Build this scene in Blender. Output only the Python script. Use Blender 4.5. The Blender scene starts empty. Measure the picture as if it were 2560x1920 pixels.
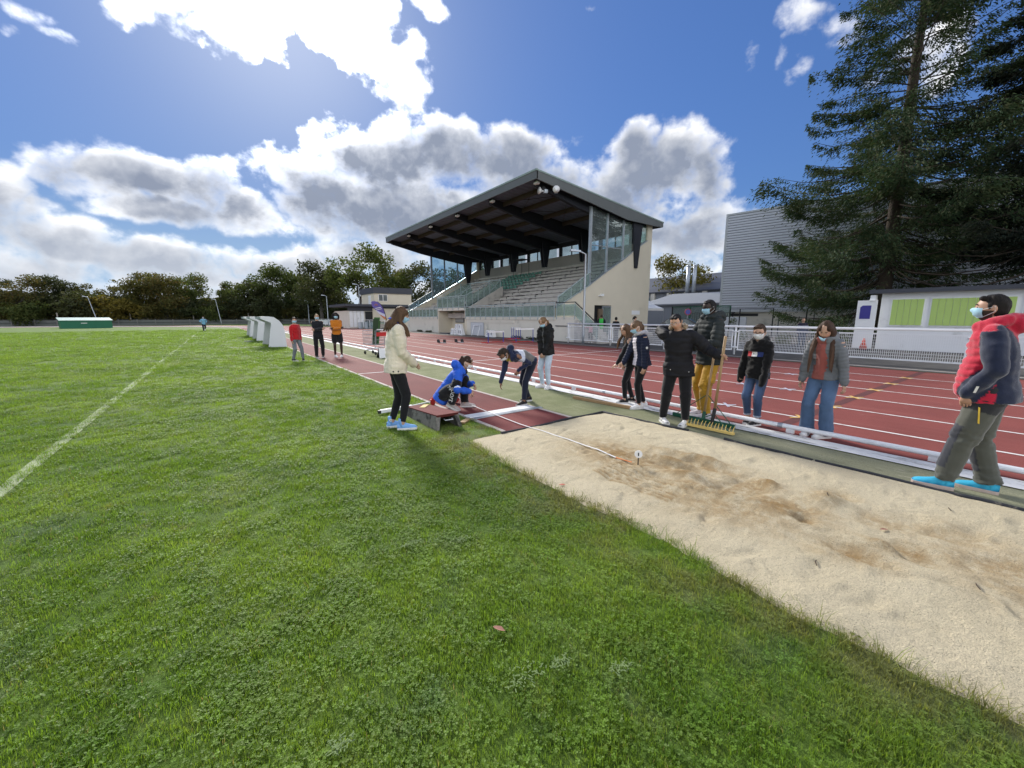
import bpy, bmesh, math, random
import numpy as np
from mathutils import Vector, Matrix, noise as mnoise
from mathutils.bvhtree import BVHTree
SC = bpy.context.scene
COL = SC.collection
PI = math.pi
rnd = random.Random(7)

# ------------------------------------------------------------------ camera
cam_d = bpy.data.cameras.new('camera'); cam = bpy.data.objects.new('camera', cam_d); COL.objects.link(cam)
cam_d.sensor_width = 36; cam_d.lens = 14.18; cam_d.clip_end = 3000; cam_d.clip_start = 0.05
cam.location = (0, 0, 1.53)
cam.rotation_euler = (math.radians(90 - 9.41), 0, math.radians(-36.3))
SC.camera = cam

# ------------------------------------------------------------------ sun, sky, exposure
SUN_AZ, SUN_EL = math.radians(9.2), math.radians(31.7)      # azimuth clockwise from +Y
sd = bpy.data.lights.new('sun', 'SUN'); sun = bpy.data.objects.new('sun', sd); COL.objects.link(sun)
sd.energy = 2.5; sd.angle = math.radians(14); sd.color = (1, .95, .87)
SUNV = Vector((math.sin(SUN_AZ)*math.cos(SUN_EL), math.cos(SUN_AZ)*math.cos(SUN_EL), math.sin(SUN_EL)))
sun.rotation_euler = SUNV.to_track_quat('Z', 'Y').to_euler()
SC.view_settings.view_transform = 'Standard'; SC.view_settings.look = 'None'
SC.view_settings.exposure = 1.1; SC.view_settings.gamma = 1; SC.view_settings.use_curve_mapping = False
SC.cycles.max_bounces = 6; SC.cycles.transparent_max_bounces = 10
SC.cycles.use_denoising = True

class NT:
    def __init__(s, tree): s.t = tree
    def n(s, typ, **kw):
        nd = s.t.nodes.new(typ)
        for k, v in kw.items(): setattr(nd, k, v)
        return nd
    def put(s, sock, v):
        if hasattr(v, 'default_value') or hasattr(v, 'is_linked'): s.t.links.new(v, sock)
        else: sock.default_value = v
    def m(s, op, a, b=None, c=None, clamp=False):
        nd = s.n('ShaderNodeMath', operation=op); nd.use_clamp = clamp
        s.put(nd.inputs[0], a)
        if b is not None: s.put(nd.inputs[1], b)
        if c is not None: s.put(nd.inputs[2], c)
        return nd.outputs[0]
    def v(s, op, a, b=None, scale=None):
        nd = s.n('ShaderNodeVectorMath', operation=op)
        s.put(nd.inputs[0], a)
        if b is not None: s.put(nd.inputs[1], b)
        if scale is not None: s.put(nd.inputs[3], scale)
        return nd.outputs[1] if op in ('DOT_PRODUCT', 'LENGTH') else nd.outputs[0]
    def noise(s, vec, scale, detail=4, rough=.5, dist=0, out=0):
        nd = s.n('ShaderNodeTexNoise'); s.put(nd.inputs['Vector'], vec)
        nd.inputs['Scale'].default_value = scale; nd.inputs['Detail'].default_value = detail
        nd.inputs['Roughness'].default_value = rough; nd.inputs['Distortion'].default_value = dist
        return nd.outputs[out]
    def mix(s, f, a, b, blend='MIX'):
        nd = s.n('ShaderNodeMix', data_type='RGBA', blend_type=blend)
        s.put(nd.inputs[0], f); s.put(nd.inputs[6], a); s.put(nd.inputs[7], b)
        return nd.outputs[2]
    def ss(s, x, a, b, lo=0, hi=1):
        nd = s.n('ShaderNodeMapRange', interpolation_type='SMOOTHSTEP')
        s.put(nd.inputs[0], x)
        for i, q in ((1, a), (2, b), (3, lo), (4, hi)): s.put(nd.inputs[i], q)
        return nd.outputs[0]

W = bpy.data.worlds.new('World'); SC.world = W; W.use_nodes = True
W.node_tree.nodes.clear()
# clouds: (azimuth, elevation, half width, half height, weight) of each cumulus lump in the sky
CL = [(.347,.33,.16,.077,1),(.497,.347,.179,.075,1),(.643,.35,.137,.06,1),(.731,.311,.101,.055,1),(.213,.257,.132,.083,.9),(.147,.306,.043,.038,.8),(.376,.223,.284,.078,1.1),(.699,.247,.229,.1,1.1),(.283,.35,.064,.036,.8),
 (.955,.312,.124,.074,1),(.906,.353,.051,.036,.9),(1.051,.294,.058,.066,.9),(.877,.248,.123,.089,1),(1.028,.182,.113,.073,.9),(1.008,.117,.124,.038,.6),
 (-.088,.238,.11,.039,.9),(-.174,.225,.049,.032,.8),(.006,.236,.067,.054,.8),(-.046,.187,.103,.027,1),(.066,.21,.1,.043,.8),(-.242,.166,.058,.056,.9),(-.186,.129,.102,.037,.8),(-.066,.11,.239,.036,.95),(.126,.105,.219,.036,.9),(-.215,.071,.128,.036,.9),(.328,.128,.19,.039,.8),(-.15,.045,.362,.028,.9),(.25,.05,.4,.034,.9),(.05,.075,.3,.03,.8),
 (.019,.502,.105,.045,.72),(.123,.515,.065,.06,.72),(.26,.548,.15,.062,.74),(.350,.500,.085,.050,.62),(.405,.470,.045,.036,.5),(.41,.52,.03,.03,.5),(-.057,.478,.047,.032,.6),(.444,.578,.042,.021,.6),(.079,.565,.249,.038,1),
 (-.19,.415,.03,.015,.45),(-.162,.401,.022,.01,.4),(-.205,.39,.016,.009,.4),(1.221,.505,.039,.03,.5),(1.261,.461,.029,.026,.45),(1.135,.47,.02,.024,.36),(1.191,.462,.017,.019,.36),(1.211,.433,.013,.02,.32),(1.382,.401,.071,.044,.5),(.802,.58,.02,.007,.3),
 (1.035,.083,.018,.017,.5),(1.012,.047,.05,.014,.5),(1.115,.066,.038,.029,.5),(.969,.052,.026,.022,.5),(1.25,.06,.2,.03,.6),(.62,.125,.2,.05,.95),(.74,.16,.14,.05,.8)]
g = bpy.data.node_groups.new('cloud_field', 'ShaderNodeTree')
g.interface.new_socket('Dir', in_out='INPUT', socket_type='NodeSocketVector')
g.interface.new_socket('Field', in_out='OUTPUT', socket_type='NodeSocketFloat')
g.interface.new_socket('Relief', in_out='OUTPUT', socket_type='NodeSocketFloat')
g.interface.new_socket('Bulk', in_out='OUTPUT', socket_type='NodeSocketFloat')
q = NT(g); gi = q.n('NodeGroupInput'); go = q.n('NodeGroupOutput')
D = gi.outputs[0]
sx = q.n('ShaderNodeSeparateXYZ'); q.put(sx.inputs[0], D)
az = q.m('ARCTAN2', sx.outputs[0], sx.outputs[1]); el = q.m('ARCSINE', q.m('MULTIPLY', sx.outputs[2], .999))
cx = q.n('ShaderNodeCombineXYZ'); q.put(cx.inputs[0], az); q.put(cx.inputs[1], el)
wob = q.v('SUBTRACT', q.noise(D, 7, 3, .55, 0, 1), (.5, .5, .5))
wob = q.v('MULTIPLY', wob, (.11, .065, 0))
P2 = q.v('ADD', cx.outputs[0], wob)
acc = acc2 = None
DL = .022                                                      # second sample a little higher: tells tops from undersides
for a, e, sa, se, w in CL:
    d = q.v('MULTIPLY', q.v('SUBTRACT', P2, (a, e, 0)), (1/sa, 1/se, 0))
    f = q.m('MULTIPLY_ADD', q.v('DOT_PRODUCT', d, d), -w*.8, w)
    d2 = q.v('ADD', d, (0, DL/se, 0))
    f2 = q.m('MULTIPLY_ADD', q.v('DOT_PRODUCT', d2, d2), -w*.8, w)
    acc = f if acc is None else q.m('SMOOTH_MAX', acc, f, .18)
    acc2 = f2 if acc2 is None else q.m('SMOOTH_MAX', acc2, f2, .18)
# away from the view broken cumulus goes on, cover raised for fill light
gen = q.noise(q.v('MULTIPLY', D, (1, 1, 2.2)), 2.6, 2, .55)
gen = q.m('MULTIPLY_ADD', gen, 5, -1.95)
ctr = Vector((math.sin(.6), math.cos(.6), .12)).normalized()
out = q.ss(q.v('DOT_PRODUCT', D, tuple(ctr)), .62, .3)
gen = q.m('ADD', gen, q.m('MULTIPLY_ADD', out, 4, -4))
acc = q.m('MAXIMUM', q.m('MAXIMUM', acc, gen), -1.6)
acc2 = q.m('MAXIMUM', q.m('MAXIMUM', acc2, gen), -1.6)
n1 = q.m('SUBTRACT', q.noise(q.v('MULTIPLY', D, (1, 1, 1.35)), 11, 6, .6), .5)
def bil(vec):
    n = q.noise(vec, 9, 5, .52)
    return q.m('MULTIPLY_ADD', q.m('ABSOLUTE', q.m('SUBTRACT', n, .5)), 3.2, -.30)
DW = q.v('ADD', D, q.v('SCALE', wob, scale=.5))
g.links.new(q.m('MULTIPLY_ADD', n1, .55, acc), go.inputs[2])
acc = q.m('ADD', q.m('MULTIPLY_ADD', n1, 1.9, acc), bil(DW))
acc2 = q.m('ADD', q.m('MULTIPLY_ADD', n1, 1.7, acc2), bil(q.v('ADD', DW, tuple(.02*SUNV))))
g.links.new(acc, go.inputs[0]); g.links.new(q.m('SUBTRACT', acc, acc2), go.inputs[1])

RELK = .5
w = NT(W.node_tree)
tc = w.n('ShaderNodeTexCoord'); D = w.v('NORMALIZE', tc.outputs['Generated'])
sky = w.n('ShaderNodeTexSky', sky_type='NISHITA'); sky.sun_disc = False
sky.sun_elevation = SUN_EL; sky.sun_rotation = SUN_AZ; sky.air_density = 1.0; sky.dust_density = .35; sky.ozone_density = 3.2; sky.altitude = 100
fg = w.n('ShaderNodeGroup'); fg.node_tree = g; w.put(fg.inputs[0], D); F = fg.outputs[0]; R = fg.outputs[1]
sep = w.n('ShaderNodeSeparateXYZ'); w.put(sep.inputs[0], D)
alpha = w.ss(F, -.06, .78)
thick = w.ss(w.m('MULTIPLY_ADD', w.m('SUBTRACT', F, fg.outputs[2]), .45, fg.outputs[2]), .24, .92)
rel = w.m('MULTIPLY', R, RELK)
prox = w.m('MAXIMUM', w.v('DOT_PRODUCT', D, tuple(SUNV)), 0)
glow = w.m('POWER', prox, 14)
glow2 = w.m('POWER', prox, 60)
shade = w.m('SUBTRACT', thick, rel, clamp=True)          # 0 lit rim .. 1 dense core
shade = w.m('SUBTRACT', shade, w.m('MULTIPLY', glow2, .25), clamp=True)
low = w.ss(sep.outputs[2], .02, .22)
core = w.mix(low, (.29, .315, .36, 1), (.145, .168, .22, 1))
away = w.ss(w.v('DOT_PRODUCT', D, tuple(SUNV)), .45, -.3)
core = w.mix(away, core, (1.35, 1.37, 1.4, 1))  # cloud cores away from the sun, mostly unseen, brightened to add fill
rimv = w.m('ADD', w.m('MULTIPLY_ADD', glow, .5, .62), w.m('MULTIPLY', glow2, 9))
rim = w.n('ShaderNodeCombineColor')
for i, k in enumerate((1.0, 1.0, 1.0)): w.put(rim.inputs[i], w.m('MULTIPLY', rimv, k))
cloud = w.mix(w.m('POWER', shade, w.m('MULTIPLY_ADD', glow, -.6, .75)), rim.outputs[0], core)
haze = w.v('SCALE', (1, .97, .92), scale=w.m('MULTIPLY_ADD', glow2, .10, w.m('MULTIPLY', glow, .04)))
lum = w.v('DOT_PRODUCT', sky.outputs[0], (.25, .6, .15))
tint = w.v('SCALE', w.v('MULTIPLY', sky.outputs[0], (.76, 1.0, 1.42)), scale=w.m('DIVIDE', 1, w.m('MULTIPLY_ADD', lum, .30, 1)))
hor = w.ss(sep.outputs[2], .26, -.02)
tint = w.mix(hor, tint, (2.6, 3.9, 5.6, 1))
bg1 = w.n('ShaderNodeBackground'); w.put(bg1.inputs[0], tint); bg1.inputs[1].default_value = .070
bg2 = w.n('ShaderNodeBackground'); w.put(bg2.inputs[0], haze); bg2.inputs[1].default_value = 1
ad = w.n('ShaderNodeAddShader'); w.t.links.new(bg1.outputs[0], ad.inputs[0]); w.t.links.new(bg2.outputs[0], ad.inputs[1])
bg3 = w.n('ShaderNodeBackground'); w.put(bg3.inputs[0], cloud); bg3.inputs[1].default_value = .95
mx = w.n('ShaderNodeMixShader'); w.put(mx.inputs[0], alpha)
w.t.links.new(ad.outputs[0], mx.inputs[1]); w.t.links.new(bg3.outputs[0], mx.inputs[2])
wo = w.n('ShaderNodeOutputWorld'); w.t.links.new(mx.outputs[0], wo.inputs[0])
W.cycles.sampling_method = 'MANUAL'; W.cycles.sample_map_resolution = 512

# ------------------------------------------------------------------ helpers
def link(o): COL.objects.link(o); return o
ORG = {}
def thing(name, label, cat, loc=(0, 0, 0), rotz=0, group=None):
    o = link(bpy.data.objects.new(name, None)); o.location = loc; o.rotation_euler = (0, 0, rotz)
    o.empty_display_size = .1
    o['label'] = label; o['category'] = cat
    if group: o['group'] = group
    ORG[o.name] = Vector(loc) if rotz == 0 else None
    return o
def tag(o, label=None, cat=None, group=None, kind=None):
    for k, v in (('label', label), ('category', cat), ('group', group), ('kind', kind)):
        if v: o[k] = v
    return o
class MB:
    """collects simple solids, then links them as one mesh object"""
    def __init__(s): s.v = []; s.f = []; s.mi = []; s.cur = 0
    def add(s, vs, fs):
        b = len(s.v); s.v += [tuple(p) for p in vs]
        for f in fs: s.f.append(tuple(b+i for i in f)); s.mi.append(s.cur)
        return s
    def hexa(s, p):                       # 8 points: bottom ring then top ring
        return s.add(p, [(3,2,1,0),(4,5,6,7),(0,1,5,4),(1,2,6,5),(2,3,7,6),(3,0,4,7)])
    def box(s, x0, x1, y0, y1, z0, z1):
        return s.hexa([(x0,y0,z0),(x1,y0,z0),(x1,y1,z0),(x0,y1,z0),(x0,y0,z1),(x1,y0,z1),(x1,y1,z1),(x0,y1,z1)])
    def beam(s, a, b, w, h, up=(0, 0, 1)):
        a = Vector(a); b = Vector(b); d = (b-a).normalized(); u = Vector(up)
        r = d.cross(u)
        if r.length < 1e-4: r = d.cross(Vector((1, 0, 0)))
        r.normalize(); u = r.cross(d)
        r *= w/2; u *= h/2
        return s.hexa([a-r-u, a+r-u, b+r-u, b-r-u, a-r+u, a+r+u, b+r+u, b-r+u])
    def tube(s, a, b, r0, r1=None, n=6, caps=True):
        return s.path([a, b], [r0, r0 if r1 is None else r1], n, caps)
    def path(s, pts, rs, n=6, caps=True, flat=None):
        pts = [Vector(p) for p in pts]
        if not hasattr(rs, '__len__'): rs = [rs]*len(pts)
        b = len(s.v); ref = None
        for i, p in enumerate(pts):
            d = (pts[min(i+1, len(pts)-1)] - pts[max(i-1, 0)])
            if d.length < 1e-9: d = Vector((0, 0, 1))
            d.normalize()
            if ref is None:
                ref = d.cross(Vector((0, 0, 1)) if abs(d.z) < .9 else Vector((1, 0, 0))).normalized()
            else:
                ref = ref - d*ref.dot(d)
                ref = ref.normalized() if ref.length > 1e-6 else d.orthogonal().normalized()
            e = d.cross(ref)
            for k in range(n):
                t = 2*PI*k/n; s.v.append(tuple(p + (ref*math.cos(t) + e*math.sin(t)*(flat or 1))*rs[i]))
        for i in range(len(pts)-1):
            for k in range(n):
                k2 = (k+1) % n
                s.f.append((b+i*n+k, b+i*n+k2, b+(i+1)*n+k2, b+(i+1)*n+k)); s.mi.append(s.cur)
        if caps:
            s.f.append(tuple(b+k for k in reversed(range(n)))); s.mi.append(s.cur)
            e0 = b+(len(pts)-1)*n; s.f.append(tuple(e0+k for k in range(n))); s.mi.append(s.cur)
        return s
    def prism(s, poly, axis, a, b):       # polygon given in the two other axes, extruded from a to b
        n = len(poly)
        def P(u, v, w): return {'x': (w, u, v), 'y': (u, w, v), 'z': (u, v, w)}[axis]
        vs = [P(u, v, a) for u, v in poly] + [P(u, v, b) for u, v in poly]
        fs = [tuple(reversed(range(n))), tuple(range(n, 2*n))] + [(i, (i+1) % n, n+(i+1) % n, n+i) for i in range(n)]
        return s.add(vs, fs)
    def ball(s, c, rx, ry=None, rz=None, n=8, m=6):
        ry = ry or rx; rz = rz or rx; b = len(s.v)
        for j in range(m+1):
            t = PI*j/m
            for i in range(n):
                p = 2*PI*i/n
                s.v.append((c[0]+rx*math.sin(t)*math.cos(p), c[1]+ry*math.sin(t)*math.sin(p), c[2]+rz*math.cos(t)))
        for j in range(m):
            for i in range(n):
                s.f.append((b+j*n+i, b+(j+1)*n+i, b+(j+1)*n+(i+1) % n, b+j*n+(i+1) % n)); s.mi.append(s.cur)
        return s
    def mesh(s, name, mats, smooth=False):
        me = bpy.data.meshes.new(name); me.from_pydata(s.v, [], s.f)
        for m in (mats if isinstance(mats, (list, tuple)) else [mats]): me.materials.append(m)
        if any(s.mi): me.polygons.foreach_set('material_index', s.mi)
        bm = bmesh.new(); bm.from_mesh(me); bmesh.ops.recalc_face_normals(bm, faces=bm.faces); bm.to_mesh(me); bm.free()
        if smooth: me.polygons.foreach_set('use_smooth', [True]*len(me.polygons))
        return me
    def build(s, name, mats, parent=None, smooth=False, bevel=0, world=True):
        """world=True: the points are world points, moved into the parent's own space"""
        if parent is not None and world:
            o = ORG.get(parent.name)
            if o is not None and o.length > 0: s.v = [(p[0]-o[0], p[1]-o[1], p[2]-o[2]) for p in s.v]
        me = s.mesh(name, mats, smooth)
        ob = link(bpy.data.objects.new(name, me))
        if parent is not None:
            ob.parent = parent; ORG[ob.name] = ORG.get(parent.name) if world else None
        if bevel:
            md = ob.modifiers.new('bevel', 'BEVEL'); md.width = bevel; md.segments = 2; md.limit_method = 'ANGLE'
        return ob
def put(name, me, parent, loc=(0, 0, 0), rot=(0, 0, 0), world=True):
    """another object on a shared mesh"""
    ob = link(bpy.data.objects.new(name, me)); L = Vector(loc)
    if parent is not None:
        ob.parent = parent
        o = ORG.get(parent.name)
        if world and o is not None: L = L - o
        ORG[ob.name] = None
    ob.location = L; ob.rotation_euler = rot
    return ob
def copy_tree(o, parent=None):
    c = link(o.copy())
    if parent is not None: c.parent = parent
    for ch in list(o.children): copy_tree(ch, c)
    return c
def rotz(p, a):
    c, s = math.cos(a), math.sin(a); return (p[0]*c-p[1]*s, p[0]*s+p[1]*c) + tuple(p[2:])

# ------------------------------------------------------------------ materials
def pm(name, col, rough=.7, var=.15, vs=4, bump=.15, bs=60, metal=0, spec=.4, attr=None, grime=None, coords='Object', bd=.01, sheen=0, trans=0, wave=None):
    m = bpy.data.materials.new(name); m.use_nodes = True; m.node_tree.nodes.clear(); t = NT(m.node_tree)
    b = t.n('ShaderNodeBsdfPrincipled'); o = t.n('ShaderNodeOutputMaterial'); t.t.links.new(b.outputs[0], o.inputs[0])
    co = t.n('ShaderNodeTexCoord').outputs[coords]
    if attr:
        at = t.n('ShaderNodeAttribute'); at.attribute_name = attr; base = at.outputs['Color']
    else: base = tuple(col)+(1,)
    n = t.noise(co, vs, 4, .6)
    k = t.m('MULTIPLY_ADD', n, 2*var, 1-var)
    c = t.v('SCALE', base if attr else tuple(col), scale=k)
    if grime:                               # (colour, scale, threshold low, high)
        gm = t.ss(t.noise(co, grime[1], 5, .62), grime[2], grime[3])
        c = t.mix(gm, c, tuple(grime[0])+(1,))
    t.put(b.inputs['Base Color'], c)
    b.inputs['Roughness'].default_value = rough; b.inputs['Metallic'].default_value = metal
    b.inputs['Specular IOR Level'].default_value = spec
    if sheen: b.inputs['Sheen Weight'].default_value = sheen
    if bump:
        h = t.noise(co, bs, 3, .6)
        bp = t.n('ShaderNodeBump'); bp.inputs['Strength'].default_value = bump; bp.inputs['Distance'].default_value = bd
        t.put(bp.inputs['Height'], h); t.t.links.new(bp.outputs[0], b.inputs['Normal'])
    return m
def glass(name, tint, rough=.02, alpha=.35):
    """thin pane: part mirror, part tinted see-through"""
    m = bpy.data.materials.new(name); m.use_nodes = True; m.node_tree.nodes.clear(); t = NT(m.node_tree)
    tr = t.n('ShaderNodeBsdfTransparent'); tr.inputs[0].default_value = tuple(tint)+(1,)
    gl = t.n('ShaderNodeBsdfGlossy'); gl.inputs[0].default_value = (.9, .95, .95, 1); gl.inputs[1].default_value = rough
    df = t.n('ShaderNodeBsdfDiffuse'); df.inputs[0].default_value = tuple(x*.55 for x in tint)+(1,)
    lw = t.n('ShaderNodeLayerWeight'); lw.inputs[0].default_value = .5; fr_ = t.m('MULTIPLY_ADD', t.m('POWER', lw.outputs['Facing'], 4), .6, .05)
    co = t.n('ShaderNodeTexCoord').outputs['Object']
    m1 = t.n('ShaderNodeMixShader'); t.put(m1.inputs[0], t.m('MULTIPLY_ADD', t.noise(co, 3, 4), .25, alpha-.12)); t.t.links.new(tr.outputs[0], m1.inputs[1]); t.t.links.new(df.outputs[0], m1.inputs[2])
    m2 = t.n('ShaderNodeMixShader'); t.put(m2.inputs[0], fr_); t.t.links.new(m1.outputs[0], m2.inputs[1]); t.t.links.new(gl.outputs[0], m2.inputs[2])
    o = t.n('ShaderNodeOutputMaterial'); t.t.links.new(m2.outputs[0], o.inputs[0])
    return m
M = {}
M['white'] = pm('white_paint', (.80,.81,.82), .45, .06, 3, .05, 80, grime=((.5,.5,.46), 2.2, .58, .8))
M['white_pl'] = pm('white_plastic', (.8,.8,.8), .4, .04, 3, 0)
M['galv'] = pm('galvanised_steel', (.42,.46,.5), .42, .12, 6, .05, 90, metal=.6)
M['rail'] = pm('painted_rail', (.36,.43,.44), .45, .1, 5, .05, 90)
M['render'] = pm('cream_render', (.66,.60,.48), .9, .07, 1.2, .35, 45, grime=((.42,.38,.30), .55, .58, .85), bd=.006)
M['render2'] = pm('pale_render', (.66,.63,.55), .9, .08, 1.5, .3, 45, grime=((.36,.36,.30), .8, .56, .8), bd=.006)
M['conc'] = pm('weathered_concrete', (.50,.47,.43), .9, .16, 1.7, .4, 30, grime=((.22,.21,.19), 1.1, .5, .75), bd=.008)
M['conc_d'] = pm('dark_concrete', (.17,.165,.16), .9, .2, 2.5, .4, 30, grime=((.09,.09,.085), 1.5, .5, .7), bd=.008)
M['bench'] = pm('grey_bench_board', (.50,.465,.44), .8, .18, 2.5, .2, 60, grime=((.22,.2,.19), 2, .5, .75))
M['green_seat'] = pm('green_seat_plastic', (.10,.25,.19), .5, .15, 4, .05, 60)
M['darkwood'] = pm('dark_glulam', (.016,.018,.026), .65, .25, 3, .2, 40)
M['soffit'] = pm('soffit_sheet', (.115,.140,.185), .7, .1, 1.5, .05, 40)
M['fascia'] = pm('fascia_metal', (.115,.125,.125), .5, .12, 1.2, .05, 40)
M['fascia_e'] = pm('roof_edge_trim', (.24,.31,.29), .45, .1, 2, 0)
M['roofing'] = pm('roof_sheet', (.2,.21,.21), .6, .1, 2, .1, 30)
M['glass_g'] = glass('green_glass', (.70,.83,.79), .03, .32)
M['glass_c'] = glass('clear_glass', (.78,.86,.86), .02, .12)
M['glass_b'] = glass('blue_glass', (.72,.86,.93), .03, .16)
M['black'] = pm('black_metal', (.012,.013,.015), .5, .2, 5, 0)
M['darkgrey'] = pm('dark_grey_cladding', (.055,.06,.075), .6, .12, 2, .05, 50)
M['rubber'] = pm('black_rubber', (.022,.024,.03), .8, .25, 8, .3, 60, grime=((.16,.145,.115), 14, .56, .75))
M['yellow'] = pm('yellow_paint', (.70,.47,.05), .5, .12, 8, .1, 60)
M['green_m'] = pm('green_paint', (.012,.09,.05), .5, .15, 6, .1, 60)
M['wood'] = pm('ash_wood', (.34,.22,.11), .6, .18, 14, .15, 60)
M['red'] = pm('red_paint', (.5,.03,.03), .5, .12, 6, 0)
M['blue'] = pm('blue_paint', (.03,.05,.3), .5, .12, 6, 0)
M['bark'] = pm('bark', (.060,.047,.036), .95, .35, 5, .8, 14, bd=.05)
M['bark_g'] = pm('grey_bark', (.075,.068,.06), .95, .3, 5, .8, 14, bd=.05)

# ------------------------------------------------------------------ value noise for shaping meshes
def _h(ix, iy, iz, seed):
    n = (ix*374761393 + iy*668265263 + iz*2147483647 + seed*1274126177) & 0xffffffff
    n = ((n ^ (n >> 13))*1274126177) & 0xffffffff
    return ((n ^ (n >> 16)) & 0xffff)/65535.0
def vnoise(P, sc=1.0, seed=0):
    P = np.asarray(P, float)*sc; i = np.floor(P).astype(np.int64); f = P-i; f = f*f*(3-2*f)
    r = 0
    for dx in (0, 1):
        for dy in (0, 1):
            for dz in (0, 1):
                wgt = (f[:,0] if dx else 1-f[:,0])*(f[:,1] if dy else 1-f[:,1])*(f[:,2] if dz else 1-f[:,2])
                r = r + wgt*_h(i[:,0]+dx, i[:,1]+dy, i[:,2]+dz, seed)
    return r*2-1
def fbm(P, sc, oct=4, seed=0, gain=.5):
    a, r = 1.0, 0
    for o in range(oct): r = r + a*vnoise(P, sc*2**o, seed+o); a *= gain
    return r

# ------------------------------------------------------------------ ground materials
tg = bpy.data.node_groups.new('turf_colour', 'ShaderNodeTree')
tg.interface.new_socket('Color', in_out='OUTPUT', socket_type='NodeSocketColor')
t = NT(tg); go = t.n('NodeGroupOutput'); pos = t.n('ShaderNodeNewGeometry').outputs['Position']
pos = t.v('MULTIPLY', pos, (1, 1, 0))
a = t.ss(t.noise(pos, .55, 4, .6), .35, .65)
c = t.mix(a, (.077,.143,.016,1), (.132,.204,.030,1))
b = t.ss(t.noise(t.v('ADD', pos, (31, 7, 0)), 1.1, 5, .65), .52, .72)
c = t.mix(t.m('MULTIPLY', b, .9), c, (.075,.130,.045,1))
b2 = t.ss(t.noise(t.v('ADD', pos, (11, 47, 0)), 5.5, 4, .7), .5, .75)
c = t.mix(t.m('MULTIPLY', b2, .45), c, (.165,.205,.045,1))
d = t.ss(t.noise(t.v('ADD', pos, (3, 17, 0)), 2.0, 6, .7), .60, .74)
c = t.mix(t.m('MULTIPLY', d, .55), c, (.19,.17,.085,1))
ps = t.ss(t.noise(t.v('ADD', t.v('MULTIPLY', pos, (1.0, .38, 0)), (5, 60, 0)), .95, 5, .68), .53, .70)
c = t.mix(t.m('MULTIPLY', ps, .55), c, (.165,.205,.095,1))
dk = t.ss(t.noise(t.v('ADD', pos, (70, 3, 0)), 1.7, 5, .7), .56, .70)
c = t.mix(t.m('MULTIPLY', dk, .5), c, (.055,.105,.022,1))
# drier, browner strip along the pit, and long pale mowing swaths far out
sp = t.n('ShaderNodeSeparateXYZ'); t.put(sp.inputs[0], pos)
e = t.m('MULTIPLY', t.ss(sp.outputs[0], 1.5, 2.4), t.ss(sp.outputs[1], 5.6, 4.4))
e = t.m('MULTIPLY', e, t.ss(t.noise(pos, 2.4, 4, .6), .36, .62))
c = t.mix(t.m('MULTIPLY', e, .7), c, (.15,.135,.065,1))
far = t.ss(t.v('LENGTH', pos), 5, 40)
sw = t.noise(t.v('MULTIPLY', pos, (.09, .9, 0)), .8, 3)
fc = t.mix(sw, (.092,.165,.026,1), (.135,.208,.042,1))
c = t.mix(t.m('MULTIPLY', far, .75), c, fc)
tg.links.new(c, go.inputs[0])
def ground_mat(name, build):
    m = bpy.data.materials.new(name); m.use_nodes = True; m.node_tree.nodes.clear(); t = NT(m.node_tree)
    b = t.n('ShaderNodeBsdfPrincipled'); o = t.n('ShaderNodeOutputMaterial'); t.t.links.new(b.outputs[0], o.inputs[0])
    pos = t.n('ShaderNodeNewGeometry').outputs['Position']
    c, h, strength, dist, rough = build(t, pos)
    t.put(b.inputs['Base Color'], c); b.inputs['Roughness'].default_value = rough; b.inputs['Specular IOR Level'].default_value = .25
    bp = t.n('ShaderNodeBump'); bp.inputs['Strength'].default_value = strength; bp.inputs['Distance'].default_value = dist
    t.put(bp.inputs['Height'], h); t.t.links.new(bp.outputs[0], b.inputs['Normal'])
    M[name] = m; return m
def _grass(t, pos):
    gn = t.n('ShaderNodeGroup'); gn.node_tree = tg
    f = t.noise(pos, 38, 4, .75)
    c = t.v('SCALE', gn.outputs[0], scale=t.m('MULTIPLY_ADD', f, 1.1, .42))
    return c, t.m('ADD', f, t.noise(pos, 9, 4, .7)), .9, .03, .9
ground_mat('grass', _grass)
def _track(base, worn):
    def f(t, pos):
        a = t.noise(pos, .7, 5, .62); b = t.noise(pos, 190, 2, .6)
        st = t.noise(t.v('MULTIPLY', pos, (3, .25, 1)), 1.2, 4, .6)
        c = t.mix(t.ss(a, .35, .7), base, tuple(x*.82 for x in base[:3])+(1,))
        c = t.mix(t.m('MULTIPLY', t.ss(st, .5, .75), .4), c, worn)
        sd = t.ss(t.noise(t.v('ADD', pos, (9, 4, 0)), 2.3, 6, .7), .62, .8)
        c = t.mix(t.m('MULTIPLY', sd, .35), c, (.36,.27,.22,1))
        c = t.v('SCALE', c, scale=t.m('MULTIPLY_ADD', b, .8, .6))
        return c, b, .5, .004, .85
    return f
ground_mat('track', _track((.215,.057,.049,1), (.265,.090,.075,1)))
ground_mat('runway', _track((.150,.030,.030,1), (.225,.068,.058,1)))
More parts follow.
